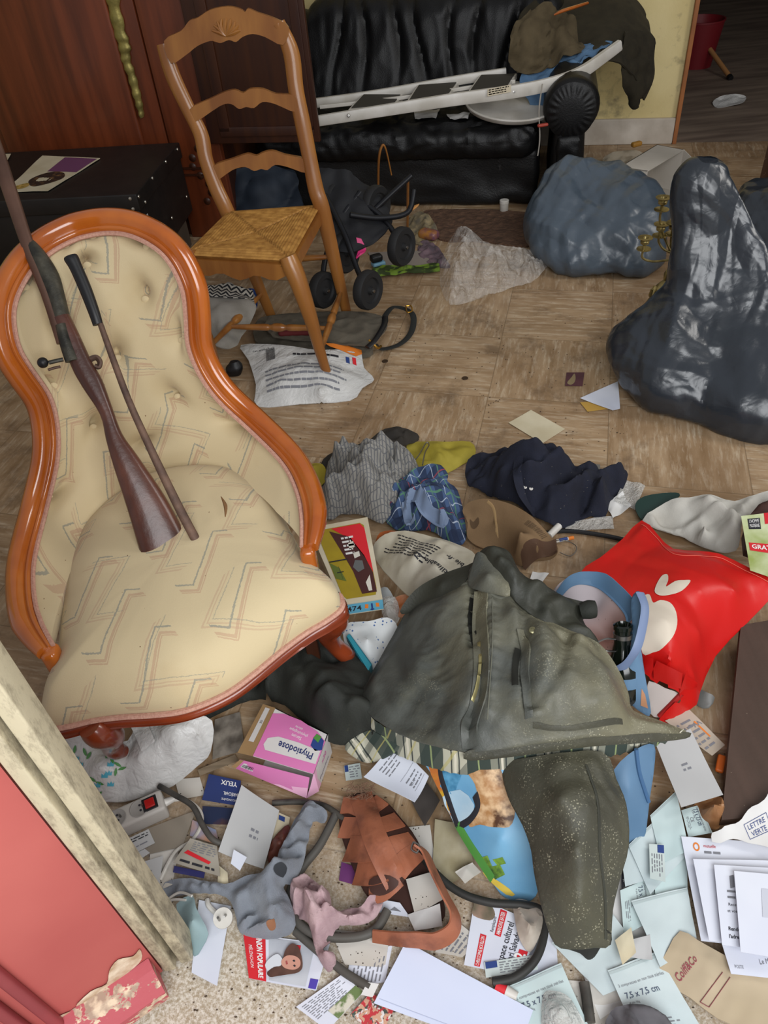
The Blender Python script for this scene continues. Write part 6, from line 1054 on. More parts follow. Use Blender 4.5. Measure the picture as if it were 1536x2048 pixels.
# papers left of the cable loops
for nm, c4, z, m_, lb, cat, k in (
    ('cardboard_sheet', [(290, 1660), (392, 1622), (365, 1695), (285, 1712)], .004, mat('grey_board', '#8f8577', .8, col2='#81786b', ns=5), 'grey-brown board under the socket strip', 'board', {}),
    ('printed_slip', [(228, 1690), (297, 1658), (310, 1686), (240, 1722)], .008, m_greyp, 'grey printed slip with dotted rows below the socket strip', 'slip', {}),
    ('plain_slip', [(240, 1722), (290, 1698), (300, 1706), (252, 1738)], .006, m_greyp, 'plain slip under the dotted printed slip', 'slip', {}),
    ('window_envelope', [(250, 1735), (327, 1712), (312, 1825), (262, 1800)], .010, m_greyp, 'grey window envelope beside the door edge', 'envelope', {}),
    ('under_sheet', [(300, 1700), (360, 1690), (345, 1770), (300, 1790)], .003, m_papers, 'soiled sheet under the silver sachet', 'paper', {}),
    ('bluish_envelope', [(398, 1800), (462, 1812), (434, 1972), (383, 1945)], .006, m_paperw, 'bluish white envelope under the face mask', 'envelope', {}),
    ('navy_card', [(349, 1732), (410, 1745), (408, 1757), (346, 1745)], .010, mat('navy_card', '#35356a', .5), 'navy card under the silver sachet', 'card', {}),
    ('photo_leaflet', [(385, 1640), (432, 1660), (440, 1692), (380, 1672)], .008, mat('blue_photo', '#7d93b5', .5, col2='#b58a70', ns=16), 'small blue photo leaflet left of the grey pouch', 'leaflet', {}),
    ('shade_card', [(350, 1560), (400, 1555), (410, 1590), (360, 1600)], .003, m_papers, 'soiled card under the right of the leaf-print bag', 'card', {}),
    ('torn_newsprint', [(430, 1440), (480, 1425), (490, 1500), (425, 1520)], .006, mat('torn_newsprint', '#8d857a', .8, col2='#5d564e', ns=30), 'torn dirty newsprint between leaf-print bag and pink box', 'paper', dict(crump=.012)),
    ('wood_scrap', [(395, 1540), (470, 1510), (478, 1522), (400, 1552)], .006, mat('weathered_wood', '#8d7c66', .8, col2='#766753', nsc=(1, 12, 1)), 'weathered flat wood scrap below the torn newsprint', 'scrap', {}),
    ('clear_scrap', [(800, 1560), (835, 1545), (880, 1600), (850, 1655)], .012, mat('smoky_film', '#4d4845', .3, alpha=.8), 'smoky plastic film beside the tote bag', 'film', dict(crump=.01)),
    ('gauze', [(870, 1640), (930, 1650), (950, 1740), (862, 1790)], .008, mat('stained_gauze', '#a89f86', .9, col2='#8f8567', ns=18), 'stained gauze pad beside the tote bag', 'gauze', dict(crump=.008)),
    ('tissue', [(910, 1745), (945, 1726), (962, 1745), (930, 1770)], .02, m_papers, 'dirty crumpled tissue below the gauze pad', 'tissue', dict(crump=.025)),
    ('dirty_sheet', [(765, 1660), (860, 1650), (880, 1790), (790, 1810)], .003, m_papers, 'dirty sheet under the brown sandal', 'paper', {}),
    ('speckled_sheet', [(812, 1760), (880, 1740), (885, 1800), (830, 1830)], .014, m_papers, 'speckled white sheet inside the sandal strap', 'paper', dict(crump=.004)),
    ('tag_card', [(765, 1800), (800, 1806), (820, 1835), (755, 1825)], .010, m_paperw, 'small white tag card at the sandal strap', 'card', dict(crump=.004)),
    ('white_tissue', [(815, 1830), (880, 1810), (885, 1855), (830, 1865)], .012, m_paper, 'crumpled white tissue inside the sandal strap', 'tissue', dict(crump=.02)),
    ('speck_envelope', [(660, 1860), (780, 1870), (770, 1935), (690, 1930)], .005, m_papers, 'speckled envelope above the text sheet, left of the big envelope', 'envelope', {}),
    ('floor_sheet', [(1000, 1830), (1110, 1850), (1120, 2000), (1040, 1990)], .0025, m_paperw, 'white sheet under the political leaflet', 'paper', {}),
    ('white_backing', [(1110, 1800), (1260, 1700), (1400, 1900), (1200, 2040)], .003, m_paper, 'large white sheet under the pale blue pouches', 'paper', {}),
    ('corner_sheet', [(1120, 1960), (1260, 1970), (1300, 2070), (1110, 2075)], .002, m_papers, 'soiled white sheet at the bottom under the pouches', 'paper', {})):
    o, mp = ph(nm, c4, z, m_, lb, cat, **dict(curl=.003, fs=8, seed=len(lb), **k))
    if nm == 'printed_slip': lines(mp, o, .05, .6, .95, .9, 2, m_ink, .4, 3, .05); lines(mp, o, .1, .2, .9, .4, 1, m_inkg, .3, 3, .3)
    if nm == 'window_envelope': panel(mp, o, 'window', .45, .1, .85, .45, mat('window_film', '#a9a8a6', .3)); lines(mp, o, .2, .6, .9, .8, 2, m_inkg, .35, 5, .4)
    if nm == 'tag_card': shape(mp, o, 'printed_mark', [(.4, .3), (.6, .6), (.8, .3)], m_inkg, 0)
# navy book cover, upside down
nb, mp = ph('navy_leaflet', [(478, 1612), (404, 1600), (418, 1548), (482, 1562)], .012, mat('navy_cover', '#2b3a72', .5, col2='#26335f', ns=4), 'navy leaflet with white capitals beside the pink box', 'leaflet', curl=.002)
write(mp, nb, 'YEUX', .1, .12, .010, m_inkw, width=.04, bold=.02); write(mp, nb, 'MARÉCHAL', .0, .55, .007, m_inkw, width=.038, bold=.01); write(mp, nb, '& RECONQUÊTE', .0, .8, .004, m_inkw, width=.04)
nb2, mp = ph('dark_leaflet', [(482, 1650), (405, 1648), (405, 1612), (480, 1618)], .009, mat('dark_blue_cover', '#1f2945', .5, col2='#5a3a2c', ns=12, nlo=.55, nhi=.7), 'dark blue leaflet tucked under the navy leaflet', 'leaflet', curl=.002); write(mp, nb2, 'IT', .1, .55, .012, m_inkw, bold=.02)
# grey pouch envelope, silver sachet
gp, mp = ph('grey_pouch', [(484, 1572), (560, 1625), (528, 1740), (438, 1706)], .024, m_greyp, 'pale grey sterile pouch standing out beside the grey cloth', 'pouch', curl=.005, bend=.004); lines(mp, gp, .5, .35, .72, .55, 2, m_inkg, .4, 7, .2)
ph('folded_corner', [(468, 1700), (494, 1715), (480, 1742), (462, 1728)], .036, m_paperw, 'small folded white paper on the grey pouch', 'paper', curl=.004)
o, mp = ph('blue_mark_sachet', [(550, 1622), (580, 1635), (572, 1690), (545, 1680)], .014, m_papery, 'cream sachet with a blue mark behind the grey pouch', 'sachet', curl=.004); panel(mp, o, 'blue_mark', .3, .75, .7, .92, m_inkb, 3)
ss, mp = ph('silver_sachet', [(381, 1677), (434, 1692), (441, 1754), (347, 1726)], .022, mat('silver_film', '#a39c90', .4, col2='#8f887b', ns=8), 'silver printed sachet with a red stripe', 'sachet', curl=.006, crump=.008); lines(mp, ss, .2, .55, .95, .95, 5, m_inkg, .35, 4, .1); shape(mp, ss, 'red_stripe', [(.1, .42), (.75, .28), (.8, .38), (.15, .56)], m_inkr, 0); lines(mp, ss, .1, .05, .9, .25, 1, m_ink, .4, 3, .1)
ph('crumpled_scrap', [(438, 1730), (455, 1745), (458, 1780), (434, 1778)], .02, m_papery, 'crumpled cream scrap below the silver sachet', 'scrap', crump=.02)
T(Drape([(577, 1650, .02), (582, 1680, .03), (573, 1704, .02), (556, 1715, .015), (538, 1727, .006), (536, 1700, .02), (548, 1675, .03)], [(558, 1690, .04)], .005, 3, folds(.012, 30, 2), .01, .003).obj('brown_leaf', mat('red_brown_leather', '#5a3026', .5, col2='#6d3b2d', ns=20)), 'red-brown pleated leaf shape between the grey pouch and grey cloth', 'leaf')
# face mask, plug, elastic
fm = thing('face_mask', 'pale blue face mask folded beside the door', 'face mask', P(385, 1850, 0)); mk_ = Drape([(352, 1808, .02), (384, 1789, .04), (392, 1815, .045), (405, 1840, .04), (417, 1868, .03), (405, 1895, .015), (389, 1914, .006), (375, 1885, .012), (362, 1850, .015)], [(385, 1845, .05)], .005, 2, lambda p: crease(p, .06, 3, 5)*.02, .01, .002); mk_.obj('mask_body', mat('mask_blue', '#8ea3a5', .85, col2='#7d9396', ns=7), fm, 30)
MB().tube([P(384, 1792, .04), P(360, 1785, .02), P(335, 1800, .012), P(318, 1822, .01)], .0025, 6).obj('ear_loop', m_white, fm); MB().tube([P(372, 1800, .03), P(345, 1800, .02), P(325, 1815, .01), P(316, 1835, .01)], .0025, 6).obj('ear_loop', m_white, fm)
pgt = thing('mains_plug', 'white round mains plug with two pins beside the face mask', 'plug', P(442, 1838, 0)); o = P(446, 1836, .03); MB().lathe([(0, -.028), (.006, -.028), (.009, -.012), (.0165, -.008), (.018, 0), (.0175, .003), (0, .003)], o, (.1, -.35, 1), 26).obj('plug_body', m_white, pgt)
for dx in (-.0055, .0055): MB().tube([o+V(dx, .004*dx/.0055, .002), o+V(dx+.001, -.006, .020)], .0024, 8, 0).obj('pin', m_steel, pgt)
MB().tube([o-V(0, -.004, .028), P(420, 1815, .012), P(415, 1800, .008)], .005, 8).obj('plug_cord', m_white, pgt)
# medicine carton, pink
bzz = .075; bq = [P(506, 1512, bzz), P(551, 1416, bzz), P(656, 1468, bzz), P(627, 1548, bzz)]; pbx = thing('medicine_box', 'pink and white medicine carton lying open in front of the trousers', 'box', sum(bq)/4*V(1, 1, 0)); m_cw = mat('white_carton', '#d3cfcc', .5, col2='#c9c4c1', ns=5)
dz = V(0, 0, -bzz+.004)
MB().slab(bq, V(0, 0, -.002)).obj('top_face', m_cw, pbx); MB().slab([q+dz for q in bq], V(0, 0, -.002)).obj('bottom_face', m_cw, pbx)
MB().slab([bq[2], bq[3], bq[3]+dz, bq[2]+dz], unit((bq[0]-bq[3]))*.002).obj('end_face', m_cw, pbx); MB().slab([bq[1], bq[2], bq[2]+dz, bq[1]+dz], unit((bq[0]-bq[1]))*.002).obj('side_face', m_cw, pbx)
mp = quadmap([bq[3], bq[0], bq[1], bq[2]], .0008); mp2 = quadmap([bq[3], bq[0], bq[1], bq[2]], .0014); mp3 = quadmap([bq[3], bq[0], bq[1], bq[2]], .002)
panel(mp, pbx, 'pink_print', .0, .80, 1, 1, m_pink); shape(mp, pbx, 'pink_print', [(0, .8), (1, .8), (1, .12), (.82, .03), (.5, .0), (.18, .06), (0, .2)], m_pink, 0)
shape(mp2, pbx, 'white_band', [(.02, .78), (.86, .83), (.92, .74), (.9, .6), (.75, .5), (.4, .46), (.02, .46)], m_cw, 0); write(mp3, pbx, 'Physiodose', .1, .57, .014, mat('indigo_ink', '#2d3566', .6), width=.082, bold=.02)
write(mp2, pbx, 'Sérum', .38, .33, .007, m_inkw, width=.024); write(mp2, pbx, 'physiologique', .3, .23, .006, m_inkw, width=.045); write(mp2, pbx, 'stérile', .42, .14, .005, m_inkw, width=.018)
shape(mp2, pbx, 'shield_badge', [(-.0, .42), (.02, .2), (.13, .12), (.2, .22), (.2, .42), (.1, .5)], m_inkb, 0); shape(mp3, pbx, 'green_badge', [(.08, .14), (.17, .12), (.2, .24), (.1, .3)], m_inkgr, 0)
mpe = quadmap([bq[2], bq[3], bq[3]+dz, bq[2]+dz], .0006) ; mpe = quadmap([bq[3]+dz, bq[3], bq[2], bq[2]+dz], .0006)
bf = [P(475, 1505, bzz*.9), P(526, 1408, bzz*.9), bq[1], bq[0]]; fo = MB().slab(bf, V(0, 0, -.0015)).obj('brown_flap', m_kraft, pbx); mpf = quadmap(bf, .0006); panel(mpf, fo, 'white_print', .25, .35, .95, .7, m_cw, 3); write(quadmap(bf, .001), fo, '30', .62, .42, .006, m_ink)
ff = [P(463, 1532, .045), P(474, 1514, .05), P(617, 1553, .05), P(612, 1596, .012)]; fl_ = MB().slab([P(480, 1519, .052), P(619, 1555, .05), P(613, 1596, .012), P(463, 1533, .03)], V(0, 0, -.0015)).obj('front_flap', m_pink, pbx); mpf = quadmap([P(480, 1519, .052), P(619, 1555, .05), P(613, 1596, .012), P(463, 1533, .03)], .0008)
panel(mpf, fl_, 'bare_card', .0, .0, .06, 1, m_kraft, 3); panel(mpf, fl_, 'white_label', .09, .3, .26, .75, m_cw, 3); barcode(quadmap([P(480, 1519, .052), P(619, 1555, .05), P(613, 1596, .012), P(463, 1533, .03)], .0014), fl_, .1, .35, .25, .65, m_ink, 5); shape(mpf, fl_, 'pale_print', [(.55, .02), (1, .0), (1, .5), (.8, .3)], m_pinkl, 0)
MB().slab([bq[3], bq[3]+dz, P(613, 1596, .008), P(621, 1572, .04)], V(.002, 0, 0)).obj('side_tab', m_pinkl, pbx)
mpe = quadmap([bq[3], bq[2], bq[2]+dz, bq[3]+dz], .0008); shape(mpe, pbx, 'pink_side_print', [(.0, .0), (.0, 1), (.15, 1), (.1, .5), (.2, .0)], m_pinkl, 0); write(mpe, pbx, 'x30', .45, .55, .012, m_pink, bold=.02); write(mpe, pbx, 'Physiodose', .2, .2, .007, mat('indigo_ink_b', '#3d4576', .6), width=.055)
# receipt sheet and small strips
o, mp = ph('printed_letter', [(728, 1557), (790, 1486), (858, 1556), (830, 1609)], .09, m_paperw, 'folded printed letter leaning on the tote bag', 'letter', curl=.006, bend=.006); lines(mp, o, .3, .62, .9, .9, 4, m_inkg, .3, 3, .4); panel(mp, o, 'table_rule', .35, .1, .95, .105, m_inkg, 2); panel(mp, o, 'table_rule', .35, .42, .95, .425, m_inkg, 2); write(mp, o, '00114', .42, .2, .006, m_ink); lines(mp, o, .4, .12, .9, .36, 3, m_inkg, .3, 8, .3)
def medstrip(c4, z, lb, seed=0):
    o, mp = ph('medicine_strip', c4, z, mat('pale_strip_%d' % seed, '#c5cfcb', .4, col2='#b8c3c0', ns=9), lb, 'medicine strip', 'medicine strips', curl=.002); panel(mp, o, 'blue_block', .02, .55, .24, .98, m_inkb, 3); lines(mp, o, .28, .1, .96, .9, 5, m_inkg, .35, seed, .3); return o, mp
medstrip([(968, 1925), (1073, 1909), (1076, 1939), (972, 1956)], .012, 'white medicine strip with a blue block on the political leaflet', 1)
medstrip([(1328, 1690), (1331, 1764), (1300, 1757), (1298, 1688)], .040, 'medicine strip with a blue block standing on the pouches right of the sleeve', 2)
medstrip([(688, 1532), (720, 1526), (724, 1557), (692, 1562)], .006, 'small medicine strip beside the sandal toe', 3)
ph('purple_card', [(683, 1724), (711, 1734), (714, 1771), (678, 1761)], .005, mat('purple_card', '#5d2a5f', .5, col2='#6d356c', ns=7), 'purple card left of the sandal', 'card', curl=.001)
# newspapers and leaflets
nw, mp = ph('newspaper', [(660, 1888), (633, 1983), (498, 1957), (487, 1867)], .006, m_paperw, 'newspaper with a red banner and portrait photo', 'newspaper', curl=.004)
mp2 = (lambda u, v, f=mp[0]: f(u, v)+V(0, 0, .0006), mp[1], mp[2]); mp3 = (lambda u, v, f=mp[0]: f(u, v)+V(0, 0, .0012), mp[1], mp[2])
panel(mp, nw, 'red_banner', .0, .0, 1, .26, m_inkr); write(mp2, nw, 'UNION POPULAIRE', .02, .15, .011, m_inkw, width=mp[1]*.93, bold=.03); write(mp2, nw, 'MÉLENCHON', .25, .05, .007, m_inkw, width=mp[1]*.5); panel(mp, nw, 'grey_photo', .04, .3, .96, .84, mat('grey_photo', '#a9adb5', .5, col2='#bfc3c9', ns=9))
def flatpoly(pts, z, nm, mat_, par, sm=3):
    q = catmull(np.array([P(x, y, z) for x, y in pts]), sm, True) if sm else np.array([P(x, y, z) for x, y in pts]); return mkobj(nm, q, [tuple(range(len(q)))], mat_, par)
flatpoly([(541, 1915), (556, 1908), (566, 1922), (562, 1938), (540, 1945), (530, 1930)], .0125, 'shirt_print', mat('white_shirt_print', '#c9cdd3', .5), nw)
flatpoly([(534, 1945), (548, 1934), (562, 1931), (566, 1915), (572, 1898), (584, 1887), (596, 1893), (603, 1912), (605, 1934), (596, 1945), (576, 1949), (556, 1952), (540, 1954)], .013, 'hair_print', mat('brown_hair_print', '#4a3028', .5, col2='#5d4035', ns=40), nw)
flatpoly([(563, 1921), (574, 1911), (590, 1912), (600, 1920), (600, 1932), (590, 1939), (575, 1938), (565, 1932)], .0135, 'face_print', mat('skin_print', '#c08c7a', .5), nw)
flatpoly([(585, 1921), (588, 1919), (591, 1922), (588, 1924)], .014, 'eye_print', m_ink, nw, 0); flatpoly([(586, 1931), (589, 1929), (592, 1932), (589, 1934)], .014, 'eye_print', m_ink, nw, 0); flatpoly([(571, 1922), (574, 1921), (576, 1928), (572, 1929)], .014, 'mouth_print', mat('lip_print', '#9c4a48', .5), nw, 0)
panel(mp3, nw, 'red_tag', .12, .6, .34, .68, m_inkr, 3); write(mp3, nw, 'POPULAIRE', .13, .62, .004, m_inkw, width=mp[1]*.18)
panel(mp, nw, 'violet_block', .78, .88, .98, .99, mat('violet_block', '#4d3fa0', .5), 3)
lf2, mp = ph('green_leaflet', [(592, 2014), (684, 1949), (727, 1984), (655, 2062)], .010, m_paperw, 'white leaflet with a green landscape picture at the bottom edge', 'leaflet', curl=.003); lines(mp, lf2, .06, .35, .95, .92, 9, m_inkg, .3, 3, .3); panel(mp, lf2, 'landscape_photo', .3, .0, 1, .36, mat('landscape_photo', '#66794a', .5, col2='#c9c4b3', ns=45, nlo=.52, nhi=.6))
ph('crowd_leaflet', [(700, 2030), (742, 1985), (790, 2015), (760, 2075)], .008, m_photo, 'colourful crowd photo leaflet left of the big envelope', 'leaflet', curl=.003)
ph('white_tab', [(735, 1965), (758, 1968), (745, 1995), (722, 1990)], .016, m_paper, 'small white tab over the crowd photo leaflet', 'paper', curl=.003)
o, mp = ph('text_sheet', [(690, 1975), (700, 1920), (785, 1890), (770, 1965)], .004, m_paperw, 'white sheet with fine print left of the big envelope', 'paper', curl=.003); lines(mp, o, .05, .1, .9, .9, 8, m_inkg, .35, 4, .3)
be, mp = ph('big_envelope', [(812, 1884), (1066, 2022), (1035, 2110), (748, 2008)], .016, mat('blue_white_envelope', '#ccd3e6', .6, col2='#c2cae0', ns=3), 'large plain bluish-white envelope at the bottom centre', 'envelope', curl=.003, bend=.003); ribbon_pts = None
panel(mp, be, 'flap_line', .02, .08, .98, .086, mat('pale_fold_line', '#aab4cc', .6), 8)
o, mp = ph('text_page', [(870, 1905), (905, 1835), (960, 1880), (925, 1915)], .007, m_papers, 'printed page behind the sandal heel strap', 'paper', curl=.003); lines(mp, o, .1, .1, .9, .9, 5, m_inkg, .35, 4, .3)
pl_, mp = ph('political_leaflet', [(928, 1930), (950, 1795), (1082, 1850), (1040, 1955)], .009, m_paperw, 'white leaflet with red bars and large lettering under the black cable', 'leaflet', curl=.004)
mp2 = (lambda u, v, f=mp[0]: f(u, v)+V(0, 0, .0006), mp[1], mp[2]); w_ = mp[1]
shape(mp, pl_, 'portrait_photo', [(.72, .98), (.74, .72), (.86, .66), (.98, .76), (.99, .96), (.86, 1.0)], mat('green_portrait', '#3d4a36', .5, col2='#a08472', ns=22), 3); panel(mp, pl_, 'red_bar', .55, .5, .98, .6, m_inkr); write(mp2, pl_, 'AMANDINE BATIER', .57, .52, .006, m_inkw, width=w_*.38, bold=.01); panel(mp, pl_, 'red_bar', .02, .72, .5, .82, m_inkr); write(mp2, pl_, 'CHRISTOPHE BOUILLON', .03, .74, .006, m_inkw, width=w_*.44, bold=.01)
write(mp, pl_, 'Remplaçants', .58, .63, .005, m_ink, width=w_*.25); write(mp, pl_, 'Espace culturel', .12, .36, .010, m_ink, width=w_*.72, bold=.01); write(mp, pl_, 'Henri Salvador', .1, .22, .010, m_ink, width=w_*.68, bold=.01); panel(mp, pl_, 'red_block', .1, .03, .46, .17, m_inkr); write(mp2, pl_, '2', .3, .05, .016, m_inkw, bold=.03)
T(Drape([(1028, 1800, .02), (1065, 1805, .03), (1085, 1830, .03), (1080, 1870, .02), (1060, 1905, .01), (1040, 1880, .02), (1030, 1840, .02)], [(1058, 1850, .045)], .005, 3, paperc(.03, .05, 3), .01, .002).obj('wrinkled_film', mat('beige_film', '#a09486', .35, col2='#bdb3a6', ns=18), None, 25), 'wrinkled beige plastic film right of the political leaflet', 'film')
rt = thing('red_tube', 'small tube with a red cap beside the big envelope', 'tube', P(1015, 1982, 0)); MB().tube([P(992, 1972, .014), P(1012, 1982, .014)], .009, 10, 0).obj('red_cap', m_inkr, rt); MB().tube([P(1012, 1982, .014), P(1034, 1994, .014)], [.010, .008], 10, 0).obj('tube_body', m_white, rt)
# pale blue dressing pouches
def pouch(c4, z, lb, text=0, seed=0, m_=None, **k):
    o, mp = ph('dressing_pouch', c4, z, m_ or (m_pouch, m_poucht)[seed % 2], lb, 'pouch', 'dressing pouches', **dict(dict(curl=.005, seed=seed, fs=11, crump=.004), **k))
    if text:
        write(mp, o, '2 compresses en non tissé stériles', .06, .72, .0042, m_inkg, width=mp[1]*.85); write(mp, o, '7,5 x 7,5 cm', .1, .55, .0085, mat('slate_ink_%d' % seed, '#4a5568', .6), width=mp[1]*.6, bold=.01)
        if text > 1: write(mp, o, '4 plis 30g', .12, .47, .003, m_inkg); write(mp, o, 'CE', .35, .28, .006, m_inkg); lines(mp, o, .3, .1, .8, .24, 3, m_inkg, .3, seed, .3)
    panel(mp, o, 'seal_band', .0, .93, 1, .97, mat('seal_%d' % seed, '#aebbbb', .5), 6); return o, mp
pouch([(1103, 1886), (1222, 1826), (1312, 1945), (1206, 1992)], .012, 'large blank pouch under the cuff of the jacket sleeve', 0, 0)
pouch([(1014, 1974), (1122, 1926), (1178, 2056), (1062, 2085)], .014, 'printed pouch right of the big envelope', 2, 1)
pouch([(1215, 1941), (1312, 1904), (1408, 2065), (1275, 2080)], .018, 'printed pouch at the bottom, left of the brown paper bag', 2, 2)
pouch([(1303, 1755), (1320, 1832), (1248, 1872), (1240, 1782)], .016, 'printed pouch turned sideways beside the sleeve', 2, 3)
pouch([(1262, 1802), (1374, 1776), (1395, 1890), (1320, 1935)], .024, 'blank pouch with its corner over the sideways printed pouch', 0, 4)
pouch([(1300, 1632), (1352, 1583), (1378, 1702), (1322, 1728)], .03, 'blank pouch below the grey envelope, beside the blue tote', 0, 5)
pouch([(1256, 1692), (1312, 1640), (1372, 1712), (1300, 1790)], .026, 'blank pouch under the standing medicine strip', 0, 6)
pouch([(1302, 1690), (1372, 1700), (1375, 1785), (1310, 1790)], .018, 'blank pouch behind the standing medicine strip, beside the letters', 0, 7)
pouch([(1240, 1700), (1290, 1690), (1300, 1760), (1250, 1775)], .022, 'small pouch with a blue tick at the right edge of the sleeve', 0, 8)
pouch([(1400, 1612), (1424, 1668), (1376, 1676), (1362, 1622)], .02, 'printed pouch corner between the brown paper and the letters', 2, 9)
ph('opened_packet', [(1230, 1880), (1262, 1855), (1272, 1905), (1245, 1930)], .03, m_papery, 'small opened paper packet on the large blank pouch', 'packet', crump=.01)
ph('opened_slip', [(1262, 1880), (1300, 1870), (1305, 1920), (1262, 1915)], .028, m_greyp, 'grey printed slip beside the small opened paper packet', 'slip', crump=.01)
o, mp = ph('dark_leaflet', [(1243, 1735), (1262, 1722), (1263, 1765), (1243, 1778)], .014, m_ink, 'small dark leaflet edge beside the sleeve', 'leaflet'); write(mp, o, 'TACO', .1, .25, .005, m_inkw, width=.012)
T(Drape([(1086, 1990, .02), (1110, 1982, .03), (1136, 1992, .03), (1155, 2020, .03), (1168, 2060, .02), (1090, 2070, .02)], [(1120, 2025, .05)], .005, 3, paperc(.03, .05, 9), .01, .0015).obj('clear_sachet', m_clearg, None, 25), 'clear crumpled sachet on the printed pouch at the bottom', 'sachet')
T(Drape([(1222, 2022, .03), (1260, 2008, .04), (1300, 2015, .045), (1335, 2040, .04), (1340, 2075, .03), (1215, 2075, .03)], (), .006, 3, folds(.02, 14, 9), .01, .003).obj('grey_cloth_scrap', mat('dark_grey_felt', '#5d5b5e', .9, col2='#504e52', ns=12)), 'dark grey cloth at the very bottom right', 'cloth')
# letters on the right
hz = .05
o, mp = ph('grey_envelope', [(1312, 1490), (1380, 1460), (1446, 1590), (1362, 1616)], .06, m_greyp, 'grey-white envelope below the jacket hem at the right', 'envelope', curl=.005); lines(mp, o, .4, .45, .6, .6, 2, m_inkg, .4, 3, .2)
o, mp = ph('letter', [(1450, 1490), (1424, 1512), (1330, 1442), (1378, 1420)], .035, mat('cream_letter', '#b5a99a', .7, col2='#a89c8c', ns=5), 'cream printed letter under the red bag, behind the grey envelope', 'letter', curl=.004); write(mp, o, 'We', .04, .3, .010, m_inkg, bold=.01); panel(mp, o, 'orange_square', .2, .28, .27, .7, m_inko, 3); lines(mp, o, .3, .15, .95, .9, 6, m_inkg, .35, 3, .2)
T(MB().rbox(frame(*P(1440, 1530, .02)[:2], 60), -.02, .02, -.008, .008, .02, .03, .004).obj('orange_scrap', mat('bright_orange', '#c9601c', .5)), 'small bright orange scrap beside the dark board', 'scrap')
T(Drape([(1385, 1612, .02), (1420, 1595, .04), (1448, 1600, .04), (1446, 1640, .03), (1430, 1662, .01), (1400, 1645, .01)], [(1425, 1620, .06)], .005, 3, paperc(.05, .05, 3), .01, .002).obj('brown_film', mat('brown_crinkled_film', '#7d5436', .35, col2='#a87a50', ns=18), None, 22), 'brown crinkled film between grey envelope and dark board', 'film')
for k, (c4, z, lb) in enumerate((([(1362, 1673), (1575, 1690), (1570, 1900), (1402, 1882)], .036, 'letter with an orange ring emblem, lowest of the fanned letters'), ([(1405, 1760), (1560, 1765), (1575, 1960), (1462, 1948)], .042, 'letter sticking out below in the fanned pile, with handwriting'), ([(1386, 1718), (1575, 1722), (1575, 1900), (1418, 1882)], .050, 'plain letter second from the top left of the fanned pile'), ([(1428, 1729), (1575, 1738), (1575, 1905), (1444, 1890)], .060, 'window letter with bold print in the fanned pile'), ([(1468, 1742), (1575, 1752), (1575, 1920), (1481, 1904)], .070, 'topmost plain letter of the fanned pile at the right edge'))):
    o, mp = ph('letter', c4, z, m_paperw, lb, 'letter', 'letters fanned at the right edge', curl=.002, seed=k, t=.001)
    if k == 0:
        a = np.linspace(0, 2*math.pi, 25)[:-1]; x0, y0 = .13, .9; ring = [(x0+.032*math.cos(t), y0+.045*math.sin(t)) for t in a]+[(x0+.032, y0+.001)]
        MBt = [mp[0](np.array([x0+r_*.7*math.cos(t) for t in a]), np.array([y0+r_*math.sin(t) for t in a])) for r_ in (.045, .028)]; n_ = len(a); mkobj('ring_emblem', np.concatenate(MBt), [(i, (i+1) % n_, (i+1) % n_+n_, i+n_) for i in range(n_)], m_inko, o)
        write(mp, o, 'mutuelle', .2, .9, .006, m_inkr, width=.022); lines(mp, o, .2, .82, .36, .88, 1, m_inkg, .4, 3, .1)
    if k == 1: write(mp, o, 'Le Mee', .55, .12, .008, m_inkg, ang=8); write(mp, o, 'POSTE', .1, .06, .005, m_inkg)
    if k == 3: shape(mp, o, 'window_mark', [(.2, .86), (.26, .88), (.26, .72), (.2, .7)], m_inkg, 0); lines(mp, o, .15, .55, .6, .7, 2, m_inkg, .35, 2, .2); write(mp, o, 'Recevez', .15, .48, .005, m_ink); write(mp, o, 'et votre', .13, .4, .005, m_ink); write(mp, o, 'Rendez-v', .12, .18, .006, m_ink, bold=.02); write(mp, o, "l'adresse", .12, .09, .006, m_ink, bold=.02)
    if k == 4: panel(mp, o, 'window', .5, .45, 1, .8, mat('pale_window', '#bfc2cc', .35), 3)
te = Drape([(1430, 1662, .05), (1450, 1648, .06), (1475, 1645, .06), (1500, 1625, .07), (1520, 1610, .075), (1536, 1590, .08), (1580, 1590, .08), (1580, 1692, .06), (1500, 1690, .055), (1432, 1680, .05)], (), .006, 1, None, .02, .001, 0, .03); teo = te.obj('torn_envelope', m_paper); T(teo, 'torn white envelope with a blue stamp print above the fanned letters', 'envelope')
mp = te.map([(1487, 1650), (1532, 1625), (1545, 1660), (1500, 1680)], .0012); write(mp, teo, 'LETTRE', .1, .55, .008, m_inkb, width=mp[1]*.75); write(mp, teo, 'VERTE', .15, .1, .008, m_inkb, width=mp[1]*.65)
for q in ((0, 0, 1, .03), (0, .97, 1, 1), (0, 0, .02, 1), (.98, 0, 1, 1)): panel(mp, teo, 'stamp_frame', *q, m_inkb, 3)
kb = Drape([(1360, 1862, .03), (1395, 1880, .035), (1435, 1902, .035), (1536, 1955, .035), (1580, 1975, .03), (1580, 2075, .02), (1500, 2060, .02), (1436, 2037, .02), (1380, 1995, .02), (1317, 1952, .018), (1335, 1900, .03)], [(1420, 1960, .04)], .006, 2, lambda p: crease(p, .09, 4, 6)*.018+crease(p, .035, 8, 5)*.004, .01, .002)
kbo = kb.obj('brown_paper_bag', mat('pale_kraft_paper', '#b3a389', .75, col2='#a6967b', ns=7), None, 25); T(kbo, 'crumpled pale brown paper bag with red lettering at the bottom right', 'paper bag')
